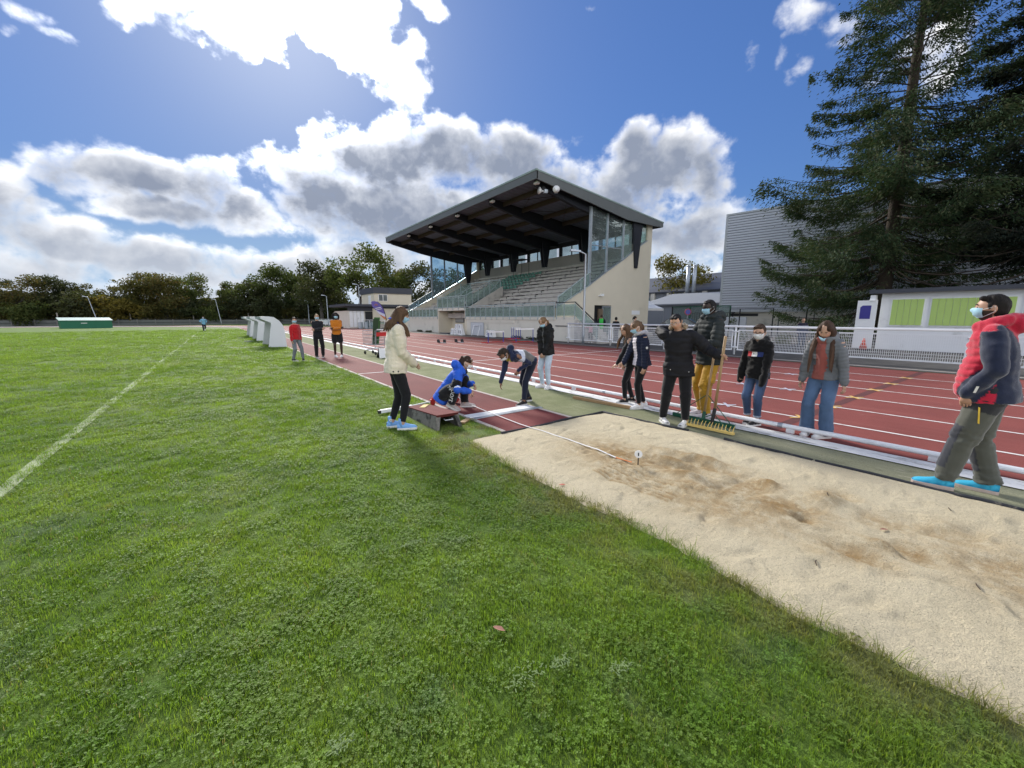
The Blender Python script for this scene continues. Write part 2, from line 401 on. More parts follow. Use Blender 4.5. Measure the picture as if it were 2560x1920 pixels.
def _turf(t, pos):
    a = t.noise(pos, 1.3, 5, .65); b = t.noise(pos, 80, 3, .7)
    c = t.mix(t.ss(a, .35, .68), (.150,.170,.075,1), (.225,.235,.125,1))
    mo = t.ss(t.noise(t.v('MULTIPLY', pos, (2.2, .9, 1)), 1.7, 6, .7), .55, .72)
    near = t.n('ShaderNodeSeparateXYZ'); t.put(near.inputs[0], pos)
    w_ = t.ss(near.outputs[1], 6, 1.5)
    c = t.mix(t.m('MULTIPLY', w_, .65), c, (.25,.245,.175,1)); c = t.mix(t.m('MULTIPLY', mo, t.m('MULTIPLY_ADD', w_, .65, .25)), c, (.075,.080,.050,1))
    st = t.ss(t.noise(t.v('MULTIPLY', pos, (6, 1.0, 1)), 2.0, 5, .7), .55, .75)
    c = t.mix(t.m('MULTIPLY', st, t.m('MULTIPLY_ADD', w_, .75, .15)), c, (.40,.385,.30,1))
    c = t.v('SCALE', c, scale=t.m('MULTIPLY_ADD', b, 1.1, .45))
    return c, t.m('ADD', b, a), .7, .01, .95
ground_mat('turf', _turf)
def _asph(t, pos):
    a = t.noise(pos, .9, 5, .65); b = t.noise(pos, 70, 3, .6)
    c = t.mix(t.ss(a, .3, .7), (.060,.058,.058,1), (.105,.10,.096,1))
    c = t.v('SCALE', c, scale=t.m('MULTIPLY_ADD', b, .9, .55))
    return c, b, .6, .006, .92
ground_mat('asphalt', _asph)
def _paint(t, pos):
    a = t.noise(pos, 6, 5, .7); b = t.noise(pos, 60, 3, .6)
    c = t.mix(t.ss(a, .48, .72), (.66,.64,.62,1), (.40,.31,.29,1))
    return c, b, .3, .004, .8
ground_mat('line_paint', _paint)
def _kerbp(t, pos):
    a = t.noise(t.v('MULTIPLY', pos, (3, 1, 1)), 3, 6, .75); b = t.noise(pos, 45, 3, .6)
    c = t.mix(t.ss(a, .50, .66), (.70,.70,.69,1), (.28,.27,.24,1))
    return c, t.m('ADD', b, a), .5, .006, .8
ground_mat('kerb_paint', _kerbp)
def _sand(t, pos):
    at = t.n('ShaderNodeAttribute'); at.attribute_name = 'damp'
    a = t.noise(pos, 2.2, 5, .6); b = t.noise(pos, 150, 3, .75)
    v = t.n('ShaderNodeTexVoronoi'); t.put(v.inputs['Vector'], pos); v.inputs['Scale'].default_value = 120
    c = t.mix(a, (.60,.515,.345,1), (.71,.63,.455,1))
    dm = t.m('MULTIPLY', at.outputs['Fac'], t.ss(t.noise(pos, 9, 5, .7), .25, .6))
    c = t.mix(dm, c, (.37,.245,.110,1))
    sp = t.ss(v.outputs['Distance'], .12, .55)
    pk = t.n('ShaderNodeSeparateColor'); t.put(pk.inputs[0], v.outputs['Color'])
    peb = t.m('MULTIPLY', t.m('GREATER_THAN', pk.outputs[0], .80), t.m('SUBTRACT', 1, sp))
    c = t.mix(t.m('MULTIPLY', peb, .6), c, (.19,.155,.12,1))
    c = t.v('SCALE', c, scale=t.m('MULTIPLY_ADD', b, .9, .55))
    h = t.m('ADD', t.m('MULTIPLY', b, .8), t.m('MULTIPLY', t.noise(pos, 28, 4, .65), 1.3))
    return c, h, 1.0, .022, .95
ground_mat('sand', _sand)

# ------------------------------------------------------------------ ground sheets
def struct(name, mb, mat, label=None, **kw):
    o = mb.build(name, mat, **kw); o['kind'] = 'structure'
    if label: o['label'] = label
    return o
b = MB()
NX = 26
def gridsheet(b, xs, ys, z):
    n0 = len(b.v)
    for y in ys:
        for x in xs: b.v.append((x, y, z))
    w_ = len(xs)
    for j in range(len(ys)-1):
        for i in range(w_-1):
            b.f.append((n0+j*w_+i, n0+j*w_+i+1, n0+(j+1)*w_+i+1, n0+(j+1)*w_+i)); b.mi.append(0)
gridsheet(b, [-900,-300,-100,-40,0,40,100,300,900], [-900,-300,-100,-30,0,30,100,300,900], 0)
struct('grass_field', b, M['grass'], 'mown green grass of the infield and the ground beyond')
R0, CX, CY = 33.0, 6.08-33.0, 60.0
def ribbon(x0, x1, z, y0=-60.0, n=40):
    """strip parallel to the straight that follows the bend at its far end"""
    b = MB(); pts = [(y, None) for y in (y0, -20, 0, 20, 40, CY)] + [(None, PI*k/n) for k in range(1, n+1)]
    for y, a in pts:
        for x in (x0, x1):
            r = x-CX
            b.v.append((x, y, z) if a is None else (CX+r*math.cos(a), CY+r*math.sin(a), z))
    for i in range(len(pts)-1):
        b.f.append((2*i, 2*i+1, 2*i+3, 2*i+2)); b.mi.append(0)
    return b
track = struct('running_track', ribbon(6.0, 16.02, .004), M['track'], 'brick red running track with white lane lines')
for x in (7.15, 8.49, 9.80, 11.17, 12.52, 14.04):
    ribbon(x-.028, x+.028, .008).build('lane_line', M['line_paint'], track)
MB().box(6.1, 15.2, 12.17, 12.23, .005, .0085).build('start_line', M['line_paint'], track)
b = MB(); gridsheet(b, [6.1+.99*i for i in range(11)], [2.16, 2.30], .006)
b.build('dark_seam', pm('dark_seam', (.095,.026,.026), .85, .3, 5, .2, 90), track)
M['tape_y'] = pm('yellow_tape', (.62,.40,.12), .7, .2, 12, 0); M['tape_b'] = pm('pale_tape', (.42,.42,.50), .7, .2, 12, 0)
def cross(x, y, m, z=.0105):
    b = MB(); r = .13
    for s in (1, -1):
        b.beam((x-r, y-r*s*.8, z), (x+r, y+r*s*.8, z + .0012), .045, .002)
    b.build('tape_cross', m, track)
for x in (7.15, 8.49, 9.80, 11.17, 12.52, 14.04): cross(x, 2.23, M['tape_y'])
for x, y in ((7.15,3.36),(9.79,3.36),(9.75,4.24),(12.5,4.25)): cross(x, y, M['tape_b'])
# outer kerb and asphalt in front of the stand
struct('outer_kerb', ribbon(16.0, 16.14, .05), pm('pale_kerb_stone', (.36,.33,.29), .9, .15, 3, .3, 40), 'pale kerb along the outer edge of the track')
b = MB(); gridsheet(b, [16.14, 22, 30, 48, 90], [-70, -10, 10, 20, 60, 150], .003)
struct('asphalt_yard', b, M['asphalt'], 'dark asphalt around the stand and behind the barrier')
# inner kerb: painted strip and white tube rail on small feet
kerb = struct('kerb_strip', ribbon(5.68, 5.985, .014), M['kerb_paint'], 'flaking white painted strip beside the rail')
inr = thing('inner_rail', 'white tube rail running along the inside edge of the red track', 'rail', (6.08, 6, 0))
pts = [(6.08, y, .085) for y in range(-50, 60, 5)] + [(CX+R0*math.cos(a), CY+R0*math.sin(a), .085) for a in [PI*k/30 for k in range(0, 22)]]
seg = [-4.2, -.6, 2.12, 5.2, 8.6]
MB().path(pts, .031, 10).build('rail_tube', M['white'], inr, smooth=True)
ft = MB().box(-.02, .02, -.045, .045, .0, .055).mesh('rail_foot', M['white'])
for k in range(46): put('rail_foot', ft, inr, (6.08, -3.4+1.35*k, .004))
col = MB().tube((0, -.03, .085), (0, .03, .085), .0335, n=10).mesh('rail_joint', M['galv'])
for y in seg: put('rail_joint', col, inr, (6.08, y, 0))
# runway and its borders
runway = struct('runway', MB().box(3.06, 4.28, 4.30, 75, -.02, .007), M['runway'], 'dark red long jump runway leading to the sand pit')
for x in (3.0, 4.28): MB().box(x, x+.065, 4.32, 75, -.02, .012).build('runway_edge', pm('edge_line', (.46,.40,.36), .85, .2, 3, .3, 40, grime=((.28,.24,.2), 3, .5, .75)), runway)
MB().box(3.07, 4.27, 11.19, 11.25, 0, .0105).build('runway_mark', M['line_paint'], runway)
MB().box(3.4, 4.27, 14.98, 15.03, 0, .0105).build('runway_mark', pm('faint_line', (.33,.17,.15), .85, .2, 5, 0), runway)
board = tag(MB().box(3.03, 4.30, 5.20, 5.40, 0, .019).build('takeoff_board', M['white'], bevel=.004), 'white takeoff board set across the end of the red runway', 'takeoff board')
MB().box(3.07, 4.40, 5.10, 5.18, 0, .016).build('board_tray', M['galv'], runway)
struct('synthetic_turf', MB().box(4.345, 5.68, -9, 75, -.02, .004), M['turf'], 'worn mossy artificial turf between the runway and the rail')
# pit: black rubber kerb in pieces
pit_edge = thing('pit_border', 'black rubber border along the front and right side of the sand pit', 'border', (5.04, 3, 0))
def lip(p0, p1, w_=.05, z=.045):
    b = MB(); n = max(2, int((Vector(p1)-Vector(p0)).length/.22)); pts = []
    for i in range(n+1):
        f = i/n; p = Vector(p0).lerp(Vector(p1), f)
        pts.append((p.x+rnd.uniform(-.009, .009), p.y+rnd.uniform(-.006, .006), z*.35+rnd.uniform(-.004, .010)))
    b.path(pts, w_*.46, 8, flat=.8).build('rubber_strip', M['rubber'], pit_edge, smooth=True)
lip((2.93,4.225,0),(4.93,4.262,0)); lip((4.96,4.26,0),(5.02,2.83,0)); lip((5.05,2.36,0),(5.03,1.42,0)); lip((5.03,1.39,0),(5.06,-.9,0)); lip((5.06,-.95,0),(5.03,-4,0))

# ------------------------------------------------------------------ sand
xs = np.arange(2.0, 5.05, .018); ys = np.arange(-4.6, 4.235, .02)
X, Y = np.meshgrid(xs, ys); P = np.stack([X.ravel(), Y.ravel(), np.zeros(X.size)], 1)
px_, py_ = P[:,0], P[:,1]
z = .040 + .013*fbm(P*np.array([1,1.0,1]), 1.6, 3, 3) + .010*fbm(P, 6, 4, 9, .55)
rip = fbm(P*np.array([1.6,1.0,1]), 9, 2, 21); z += .007*np.abs(rip)
damp = np.zeros(len(P))
def bump(cx, cy, rx, ry, amp, ang=0, dm=0):
    global z, damp
    c_, s_ = math.cos(ang), math.sin(ang); u = (px_-cx)*c_+(py_-cy)*s_; v_ = -(px_-cx)*s_+(py_-cy)*c_
    q_ = (u/rx)**2+(v_/ry)**2; gsn = np.exp(-q_)
    z += amp*1.55*gsn
    if dm: damp = np.maximum(damp, dm*np.exp(-q_*.45))
# where the last jumper landed: two heel trenches with thrown-up rims, damp sand showing
for cx, cy, rx, ry, amp, an, dm in ((3.42,2.62,.30,.50,.012,0,1),(3.62,2.15,.07,.26,-.055,.25,1),(3.86,2.05,.09,.34,-.06,.1,1),(3.74,2.25,.05,.35,.04,.15,1),(4.02,2.2,.07,.4,.035,.1,.9),
     (3.42,1.95,.10,.2,.05,.4,1),(3.5,1.55,.16,.2,-.05,.4,1),(3.30,1.60,.12,.3,.045,.3,1),(3.74,1.50,.14,.14,-.06,0,1),(3.88,1.42,.08,.12,.045,0,1),(3.45,1.18,.2,.25,.03,.2,1),(3.42,.98,.07,.07,-.05,0,1),(3.62,1.1,.12,.2,-.02,0,.9),(3.1,1.4,.18,.4,.01,.3,.8),
     (3.17,.62,.11,.14,-.045,.3,1),(3.06,.68,.06,.12,.025,.3,.7),(3.52,.40,.10,.10,-.05,0,1),(3.42,.52,.07,.1,.03,0,.8),(3.9,.62,.12,.14,-.035,0,.7),(4.0,.3,.15,.25,-.02,.4,.6),(3.75,.05,.14,.3,-.03,.6,.8),(3.5,-.2,.2,.3,-.03,.2,.7),(3.95,1.0,.16,.1,.03,0,.7),(4.15,.95,.07,.09,-.035,0,.8)):
    bump(cx, cy, rx, ry, amp, an, dm)
r2 = random.Random(5)
for k in range(330):                                     # old footprints all over
    cx, cy = r2.uniform(2.45, 4.95), r2.uniform(-3, 4.15); an = r2.uniform(0, 3.1); s_ = r2.uniform(.6, 1.3)
    bump(cx, cy, .10*s_, .036*s_, -.0085*s_, an); bump(cx+.05*math.cos(an), cy+.07*s_*math.cos(an), .10*s_, .022, .007*s_, an)
tr = (px_ > 2.83) & (px_ < 3.24) & (py_ > 1.72) & (py_ < 2.55)           # tread of a rake or boot
z += np.where(tr, .017*np.sin(px_*2*PI/.075)*(.4+.6*(np.sin(py_*2*PI/.085) > -.1)), 0); damp = np.maximum(damp, np.where(tr, .45+.4*(np.sin(px_*2*PI/.075) < -.2), 0))
z += damp*(.016*fbm(P*np.array([1.0,.55,1]), 7, 3, 61)+.010*np.abs(fbm(P, 15, 2, 62)))
edge = 2.33+.05*vnoise(P, 1.7, 5)+.025*vnoise(P, 7, 6) + np.where(py_ > 3.3, (py_-3.3)*.10, 0)
k_ = np.clip((px_-edge)/.14, -1, 1); z = np.where(k_ < 1, z*np.clip(k_, 0, 1)+np.minimum(k_, 0)*.03 - .004*(1-np.clip(k_, 0, 1)), z)
z *= 1-.62*np.clip((py_-3.85)/.35, 0, 1); z *= 1-.5*np.clip((px_-4.6)/.4, 0, 1); z = np.where(px_ > 4.98, np.minimum(z, .02), z); z = np.maximum(z, np.where(px_ > edge+.02, .006, -.05))
spill = (py_ > 4.05) & (px_ < 3.0); z = np.where(spill, z*.8, z)
b = MB(); me = bpy.data.meshes.new('sand_pit'); w_ = len(xs); h_ = len(ys)
idx = np.arange(w_*h_).reshape(h_, w_)
fc = np.stack([idx[:-1,:-1], idx[:-1,1:], idx[1:,1:], idx[1:,:-1]], -1).reshape(-1, 4)
fc = fc[(z[fc] > -.045).any(1)]
me.from_pydata(np.stack([px_, py_, z], 1).tolist(), [], fc.tolist())
me.polygons.foreach_set('use_smooth', [True]*len(me.polygons)); me.materials.append(M['sand'])
at = me.attributes.new('damp', 'FLOAT', 'POINT'); at.data.foreach_set('value', np.clip(damp, 0, 1))
so = link(bpy.data.objects.new('sand_pit', me)); so['kind'] = 'structure'; so['label'] = 'pale gravelly sand of the long jump pit with damp heel marks'
SANDZ = z.copy().reshape(h_, w_)
def sand_z(x, y):
    i = int(np.clip(round((x-2.0)/.018), 0, SANDZ.shape[1]-1)); j = int(np.clip(round((y+4.6)/.02), 0, SANDZ.shape[0]-1)); return float(SANDZ[j, i])

# ------------------------------------------------------------------ grass blades near the camera
def blade_mat():
    m = bpy.data.materials.new('grass_blade'); m.use_nodes = True; m.node_tree.nodes.clear(); t = NT(m.node_tree)
    gn = t.n('ShaderNodeGroup'); gn.node_tree = tg
    at = t.n('ShaderNodeAttribute'); at.attribute_name = 'tone'
    oi = t.n('ShaderNodeObjectInfo')
    k = t.m('MULTIPLY', t.m('MULTIPLY_ADD', at.outputs['Fac'], .9, 1.0), t.m('MULTIPLY_ADD', oi.outputs['Random'], .5, .85))
    c = t.v('SCALE', gn.outputs[0], scale=k)
    dry = t.ss(at.outputs['Fac'], .93, .97)
    c = t.mix(dry, c, (.30,.27,.13,1))
    d = t.n('ShaderNodeBsdfPrincipled'); t.put(d.inputs['Base Color'], c); d.inputs['Roughness'].default_value = .55; d.inputs['Specular IOR Level'].default_value = .3
    tr = t.n('ShaderNodeBsdfTranslucent'); t.put(tr.inputs[0], t.v('MULTIPLY', c, (1.35, 1.25, .6)))
    mx = t.n('ShaderNodeMixShader'); mx.inputs[0].default_value = .5
    t.t.links.new(d.outputs[0], mx.inputs[1]); t.t.links.new(tr.outputs[0], mx.inputs[2])
    o = t.n('ShaderNodeOutputMaterial'); t.t.links.new(mx.outputs[0], o.inputs[0]); return m
M['blade'] = blade_mat()
def tuft(seed, nb, R, h0, h1, wid, clover=0, lean=.5):
    r = random.Random(seed); vs = []; fs = []; tone = []
    for k in range(nb):
        a = r.uniform(0, 2*PI); rr = R*math.sqrt(r.random()); x, y = rr*math.cos(a), rr*math.sin(a)
        h = r.uniform(h0, h1); l = r.uniform(.15, 1)*lean*h; a2 = r.uniform(0, 2*PI); dx, dy = math.cos(a2), math.sin(a2); wx, wy = -dy*wid/2, dx*wid/2
        i = len(vs); tn = r.random()
        vs += [(x-wx, y-wy, -.004), (x+wx, y+wy, -.004), (x+dx*l*.4+wx*.8, y+dy*l*.4+wy*.8, h*.6), (x+dx*l*.4-wx*.8, y+dy*l*.4-wy*.8, h*.6), (x+dx*l, y+dy*l, h)]
        fs += [(i, i+1, i+2, i+3), (i+3, i+2, i+4)]; tone += [tn]*5
    for k in range(clover):
        a = r.uniform(0, 2*PI); rr = R*math.sqrt(r.random()); x, y, zc = rr*math.cos(a), rr*math.sin(a), r.uniform(.4, .95)*h1
        tn = r.uniform(.25, .8); a0 = r.uniform(0, 6.28); s_ = r.uniform(.0032, .0060)
        for j in range(3):
            aj = a0+j*2.094; i = len(vs); c0 = Vector((x, y, zc)); u = Vector((math.cos(aj), math.sin(aj), r.uniform(-.15, .45))); v_ = Vector((-math.sin(aj), math.cos(aj), r.uniform(-.3, .3)))
            vs += [tuple(c0), tuple(c0+u*s_+v_*s_*.75), tuple(c0+u*s_*1.7), tuple(c0+u*s_-v_*s_*.75)]; fs.append((i, i+1, i+2, i+3)); tone += [tn]*4
    me = bpy.data.meshes.new('tuft'); me.from_pydata(vs, [], fs); me.materials.append(M['blade'])
    at = me.attributes.new('tone', 'FLOAT', 'POINT'); at.data.foreach_set('value', tone)
    return bpy.data.objects.new('tuft', me)
tufts = [tuft(1, 44, .058, .012, .032, .0024), tuft(2, 40, .058, .010, .028, .0026, lean=1.2), tuft(3, 26, .058, .010, .028, .0026, 16), tuft(4, 20, .058, .010, .024, .0026, 30), tuft(5, 14, .035, .03, .085, .003, 0, 1.25)]
def scatter(name, pts, rots, scl, idx, label):
    me = bpy.data.meshes.new(name); me.from_pydata(pts, [], [])
    for nm, ty, da in (('rz', 'FLOAT', rots), ('sc', 'FLOAT', scl)):
        at = me.attributes.new(nm, ty, 'POINT'); at.data.foreach_set('value', da)
    at = me.attributes.new('ix', 'INT', 'POINT'); at.data.foreach_set('value', idx)
    o = link(bpy.data.objects.new(name, me)); o['kind'] = 'stuff'; o['label'] = label; o['category'] = 'grass'
    ng = bpy.data.node_groups.new(name, 'GeometryNodeTree')
    ng.interface.new_socket('Geometry', in_out='INPUT', socket_type='NodeSocketGeometry'); ng.interface.new_socket('Geometry', in_out='OUTPUT', socket_type='NodeSocketGeometry')
    N = ng.nodes.new; L = ng.links.new
    gi = N('NodeGroupInput'); go = N('NodeGroupOutput'); ip = N('GeometryNodeInstanceOnPoints'); jn = N('GeometryNodeJoinGeometry')
    for tf in reversed(tufts):
        oi = N('GeometryNodeObjectInfo'); oi.inputs[0].default_value = tf; oi.inputs['As Instance'].default_value = True; L(oi.outputs['Geometry'], jn.inputs[0])
    def attr(nm, ty):
        a = N('GeometryNodeInputNamedAttribute'); a.data_type = ty; a.inputs[0].default_value = nm; return a.outputs[0]
    cx = N('ShaderNodeCombineXYZ'); L(attr('rz', 'FLOAT'), cx.inputs[2])
    L(gi.outputs[0], ip.inputs['Points']); L(jn.outputs[0], ip.inputs['Instance']); ip.inputs['Pick Instance'].default_value = True
    L(attr('ix', 'INT'), ip.inputs['Instance Index']); L(cx.outputs[0], ip.inputs['Rotation']); L(attr('sc', 'FLOAT'), ip.inputs['Scale']); L(ip.outputs[0], go.inputs[0])
    md = o.modifiers.new('scatter', 'NODES'); md.node_group = ng
    return o
rg = np.random.default_rng(11)
def edge_x(y): return 2.36 + (.12*(y-3.3) if y > 3.3 else 0)
pts = []
for (r0, r1, dens) in ((.75, 2.2, 620), (2.2, 3.6, 480), (3.6, 5.5, 300), (5.5, 8, 190), (8, 12, 100), (12, 18, 50), (18, 27, 22), (27, 40, 10), (40, 62, 4.2)):
    n = int(dens*PI*(r1*r1-r0*r0)*(130/360)); rr = np.sqrt(rg.uniform(r0*r0, r1*r1, n)); aa = math.radians(36.3)+rg.uniform(-1.14, 1.14, n)
    pts.append(np.stack([rr*np.sin(aa), rr*np.cos(aa), np.zeros(n), rr], 1))
pts = np.concatenate(pts); x_, y_ = pts[:,0], pts[:,1]
e_ = 2.34+.05*vnoise(np.stack([x_*0+2.4, y_, x_*0], 1), 1.7, 5) + np.where(y_ > 3.3, .12*(y_-3.3), 0) + rg.normal(0, .03, len(x_))
ok = np.where(y_ < 4.3, x_ < e_+.01, x_ < 2.985)
bare = fbm(np.stack([x_, y_, x_*0], 1), 1.3, 3, 40); ok &= ~((bare > .95) & (rg.random(len(x_)) < .75))
ok &= ~(((x_-2.62)**2/.12+(y_-4.45)**2/.05 < 1) & (rg.random(len(x_)) < .7))
ok &= ~((x_ > 2.22) & (x_ < 2.74) & (y_ > 4.88) & (y_ < 6.05))
ok &= ~((np.abs(x_+1.72-.008*y_) < .05) & (y_ > 2) & (rg.random(len(x_)) < .36))
pts = pts[ok]; n = len(pts); ix = rg.choice(4, n, p=[.42, .34, .15, .09])
clv = vnoise(pts[:, :3], .8, 77); ix = np.where((clv > .25) & (rg.random(n) < .30), rg.choice([2, 3], n), ix)
sc_ = rg.uniform(.75, 1.25, n)*(1+np.clip(pts[:,3]-3.6, 0, 40)*.085)
near_edge = (pts[:,1] < 4.3) & (pts[:,0] > 2.18); ix = np.where(near_edge & (rg.random(n) < .18), 4, ix)
P3 = pts[:, :3].copy(); P3[:,2] = 0
ey = rg.uniform(-1.6, 4.2, 260); ex = np.array([edge_x(v) for v in ey])+.06*vnoise(np.stack([ey*0+2.4, ey, ey*0], 1), 1.7, 5)+rg.normal(-.01, .035, 260)
P3 = np.concatenate([P3, np.stack([ex, ey, ey*0], 1)]); ix = np.concatenate([ix, np.full(260, 4)]); sc_ = np.concatenate([sc_, rg.uniform(.5, 1.15, 260)])
scatter('grass', P3.tolist(), rg.uniform(0, 6.28, len(P3)), sc_, ix.astype(int), 'short green turf with clover in front of the camera')
# faint white line on the field
b = MB(); n0 = 0
ln = struct('pitch_line', b.add([(-1.80,-6,.006),(-1.68,-6,.006),(-1.2,60,.006),(-1.32,60,.006)], [(0,1,2,3)]), pm('worn_line', (.30,.35,.20), .95, .35, 9, .4, 40), 'faint white line painted on the grass')

# ------------------------------------------------------------------ grandstand
ST = thing('grandstand', 'roofed concrete grandstand with tiered benches behind the red track', 'grandstand', (18, 32, 0))
YN, YF = 19.73, 44.7
def part(mb, name, mat, parent=ST, **kw): return mb.build(name, mat, parent, **kw)
# front walls, jambs, niche, balcony
for y0, y1 in ((YN, 31.25), (36.85, YF)):
    part(MB().box(18.0, 18.3, y0, y1, 0, 1.36), 'front_wall', M['render2'])
    part(MB().box(17.93, 18.95, y0, y1, 1.36, 1.53), 'walkway_slab', M['render2'])
for y0 in (31.25, 36.6): part(MB().box(17.97, 19.45, y0, y0+.25, 0, 2.12), 'jamb_wall', M['render'])
part(MB().box(19.45, 19.6, 31.5, 36.6, 0, 2.12), 'niche_wall', M['render'])
part(MB().box(17.93, 19.6, 31.25, 36.85, 2.12, 2.34), 'balcony_slab', M['render2'])
door = part(MB().box(19.38, 19.45, 31.7, 32.7, 0, 2.05), 'door', pm('grey_brown_door', (.12,.105,.09), .6, .1, 3, 0))
part(MB().box(19.36, 19.38, 31.78, 31.84, .95, 1.1), 'handle', M['galv'], door)
part(MB().box(19.36, 19.44, 33.0, 33.35, 0, 2.1), 'door_post', M['darkgrey'])
nb = part(MB().box(19.40, 19.45, 34.15, 35.85, 1.02, 1.98), 'notice_board', M['darkgrey'])
part(MB().box(19.385, 19.40, 34.22, 35.78, 1.09, 1.91), 'board_sheet', pm('board_sheet', (.40,.40,.38), .6, .12, 3, 0), nb)
part(MB().box(17.96, 18.0, 24.2, 30.6, 1.10, 1.30), 'wall_ledge', M['render2']); part(MB().box(17.96, 18.0, 40, 44, 1.10, 1.22), 'wall_ledge', M['render2'])
# terrace rows
NR = 13
def rowx(i): return 18.95+.66*i
def rowz(i): return 1.53+.355*(i+1)
stepm = MB().box(0, .68, -12.38, 12.38, -.45, 0).mesh('step', M['conc'])
bm_ = MB().box(-.06, .30, -.0, 3.98, .085, .135).mesh('bench_board', M['bench'])
sup = MB().box(-.02, .24, -.05, .05, -.30, .085).mesh('bench_support', M['conc_d'])
for i in range(NR):
    put('step', stepm, ST, (rowx(i), (YN+YF)/2, rowz(i)))
    if i == NR-1: continue
    for k in range(6):
        y0 = YN+.35+k*4.06
        if i < 5 and k == 3: continue
        put('bench_board', bm_, ST, (rowx(i), y0, rowz(i)))
        put('bench_support', sup, ST, (rowx(i), y0+2.0, rowz(i)))
blk = MB().box(-.34, 0, -.45, .45, -.355, -.17).mesh('aisle_step', M['conc_d'])
for i in range(1, NR-1):
    for ya in (28.2+.13*i, 42.6): put('aisle_step', blk, ST, (rowx(i), ya, rowz(i)))
# green bucket seats in the middle of the upper rows
sb = MB()
sb.hexa([(0,-.2,.02),(.36,-.2,.0),(.36,.2,.0),(0,.2,.02),(-.03,-.22,.07),(.36,-.2,.04),(.36,.2,.04),(-.03,.22,.07)])
sb.hexa([(.34,-.2,.0),(.38,-.2,.0),(.38,.2,.0),(.34,.2,.0),(.42,-.21,.3),(.46,-.2,.3),(.46,.2,.3),(.42,.21,.3)])
seat = sb.mesh('seat', M['green_seat'])
for i in range(6, 11):
    for k in range(10): put('seat', seat, ST, (rowx(i)+.02, 31.0+.56*k-.12*i+1.0, rowz(i)+.15))
# side walls
def gable(y0, y1, door_=True):
    b = MB()
    sl = [(18.1,2.12),(18.63,2.384),(21.2,3.73),(22.85,4.7),(24.55,5.62),(26.17,6.62),(27.3,7.25)]
    def top(x):
        for (a, za), (c, zc) in zip(sl, sl[1:]):
            if a <= x <= c: return za+(zc-za)*(x-a)/(c-a)
        return sl[0][1] if x < 18.1 else 7.3
    cuts = [18.1, 18.63, 21.2, 21.65] if door_ else [18.1, 18.63, 21.2, 22.85]
    poly = [(x, top(x)) for x in cuts]
    b.prism([(18.1, 0)]+poly+[(cuts[-1], 0)], 'y', y0, y1)
    if door_:
        b.prism([(21.65, 2.36), (21.65, top(21.65)), (22.85, 4.7), (23.4, top(23.4)), (23.4, 2.36)], 'y', y0, y1)
        s_ = 23.4
    else: s_ = 22.85
    b.prism([(s_, 0), (s_, top(s_)), (24.55, 5.62), (26.17, 6.62), (27.3, 7.25), (27.3, 0)], 'y', y0, y1)
    b.prism([(27.3, 0), (27.3, 8.48), (27.83, 8.43), (27.83, 0)], 'y', y0, y1)
    w_ = part(b, 'side_wall', M['render'])
    c = MB()
    for (a, za), (d_, zd) in zip(sl, sl[1:]): c.beam((a, (y0+y1)/2, za+.03), (d_, (y0+y1)/2, zd+.03), y1-y0+.04, .06)
    part(c, 'coping', M['galv'])
    return w_
gable(YN, YN+.22); gable(YF-.22, YF, False)
part(MB().box(21.65, 22.55, YN+.15, YN+.2, 0, 2.36), 'doorway', M['black'])  # black sheet stands in for the shade inside the open doorway
dl = part(MB().box(22.5, 22.56, YN-.02, YN+.06, 0, 2.3).box(23.34, 23.4, YN-.02, YN+.06, 0, 2.3).box(22.56, 23.34, YN-.02, YN+.06, 2.22, 2.3).box(22.56, 23.34, YN-.02, YN+.06, .0, .12).box(22.56, 23.34, YN-.02, YN+.06, .95, 1.05), 'door', M['galv'])
part(MB().box(22.56, 23.34, YN+.01, YN+.03, .12, 2.22), 'pane', M['glass_g'], dl)
part(MB().box(22.1, 22.5, YN-.05, YN+.1, .2, 2.1), 'door_leaf', pm('brown_leaf', (.16,.12,.08), .6))
part(MB().box(25.78, 26.75, YN-.02, YN, 1.72, 2.03), 'wall_plate', M['white'])
wl = part(MB().tube((22.05, YN, 3.0), (22.1, YN-.2, 3.05), .05).box(22.02, 22.3, YN-.28, YN-.16, 2.98, 3.14), 'wall_lamp', M['white'])
# roof
def rt(x): return 10.0-(x-16.04)*.1025
RY0, RY1 = 19.4, 44.95
part(MB().prism([(16.04, rt(16.04)-.06), (16.04, rt(16.04)), (28.73, rt(28.73)), (28.73, rt(28.73)-.06)], 'y', RY0, RY1), 'roof', M['roofing'])
b = MB(); n = 96; ys_ = [RY0+.14+(RY1-RY0-.28)*k/(2*n) for k in range(2*n+1)]
v0 = len(b.v)
for k, y in enumerate(ys_):
    dz = -.16-(.05 if (k//1) % 4 < 2 else 0)
    b.v += [(16.12, y, rt(16.12)+dz), (28.6, y, rt(28.6)+dz)]
for k in range(len(ys_)-1): b.f.append((2*k, 2*k+1, 2*k+3, 2*k+2)); b.mi.append(0)
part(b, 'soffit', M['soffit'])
part(MB().box(16.03, 16.12, RY0, RY1, 9.52, 9.96), 'front_fascia', M['fascia'])
part(MB().box(16.0, 16.10, RY0-.02, RY1+.02, 9.96, 10.06), 'roof_trim', M['fascia_e'])
for ya, yb in ((RY0, RY0+.1), (RY1-.1, RY1)):
    part(MB().prism([(16.04, 9.5), (16.04, 9.96), (28.70, rt(28.7)-.01), (28.70, 8.36), (27.6, 8.32), (24.5, 8.33), (21, 8.83)], 'y', ya, yb), 'gable_fascia', M['fascia'])
    part(MB().beam((16.02, (ya+yb)/2, 10.0), (28.75, (ya+yb)/2, rt(28.75)), .13, .09), 'roof_trim', M['fascia_e'])
part(MB().box(28.62, 28.73, RY0+.1, RY1-.1, 8.36, 8.68), 'rear_fascia', M['fascia'])
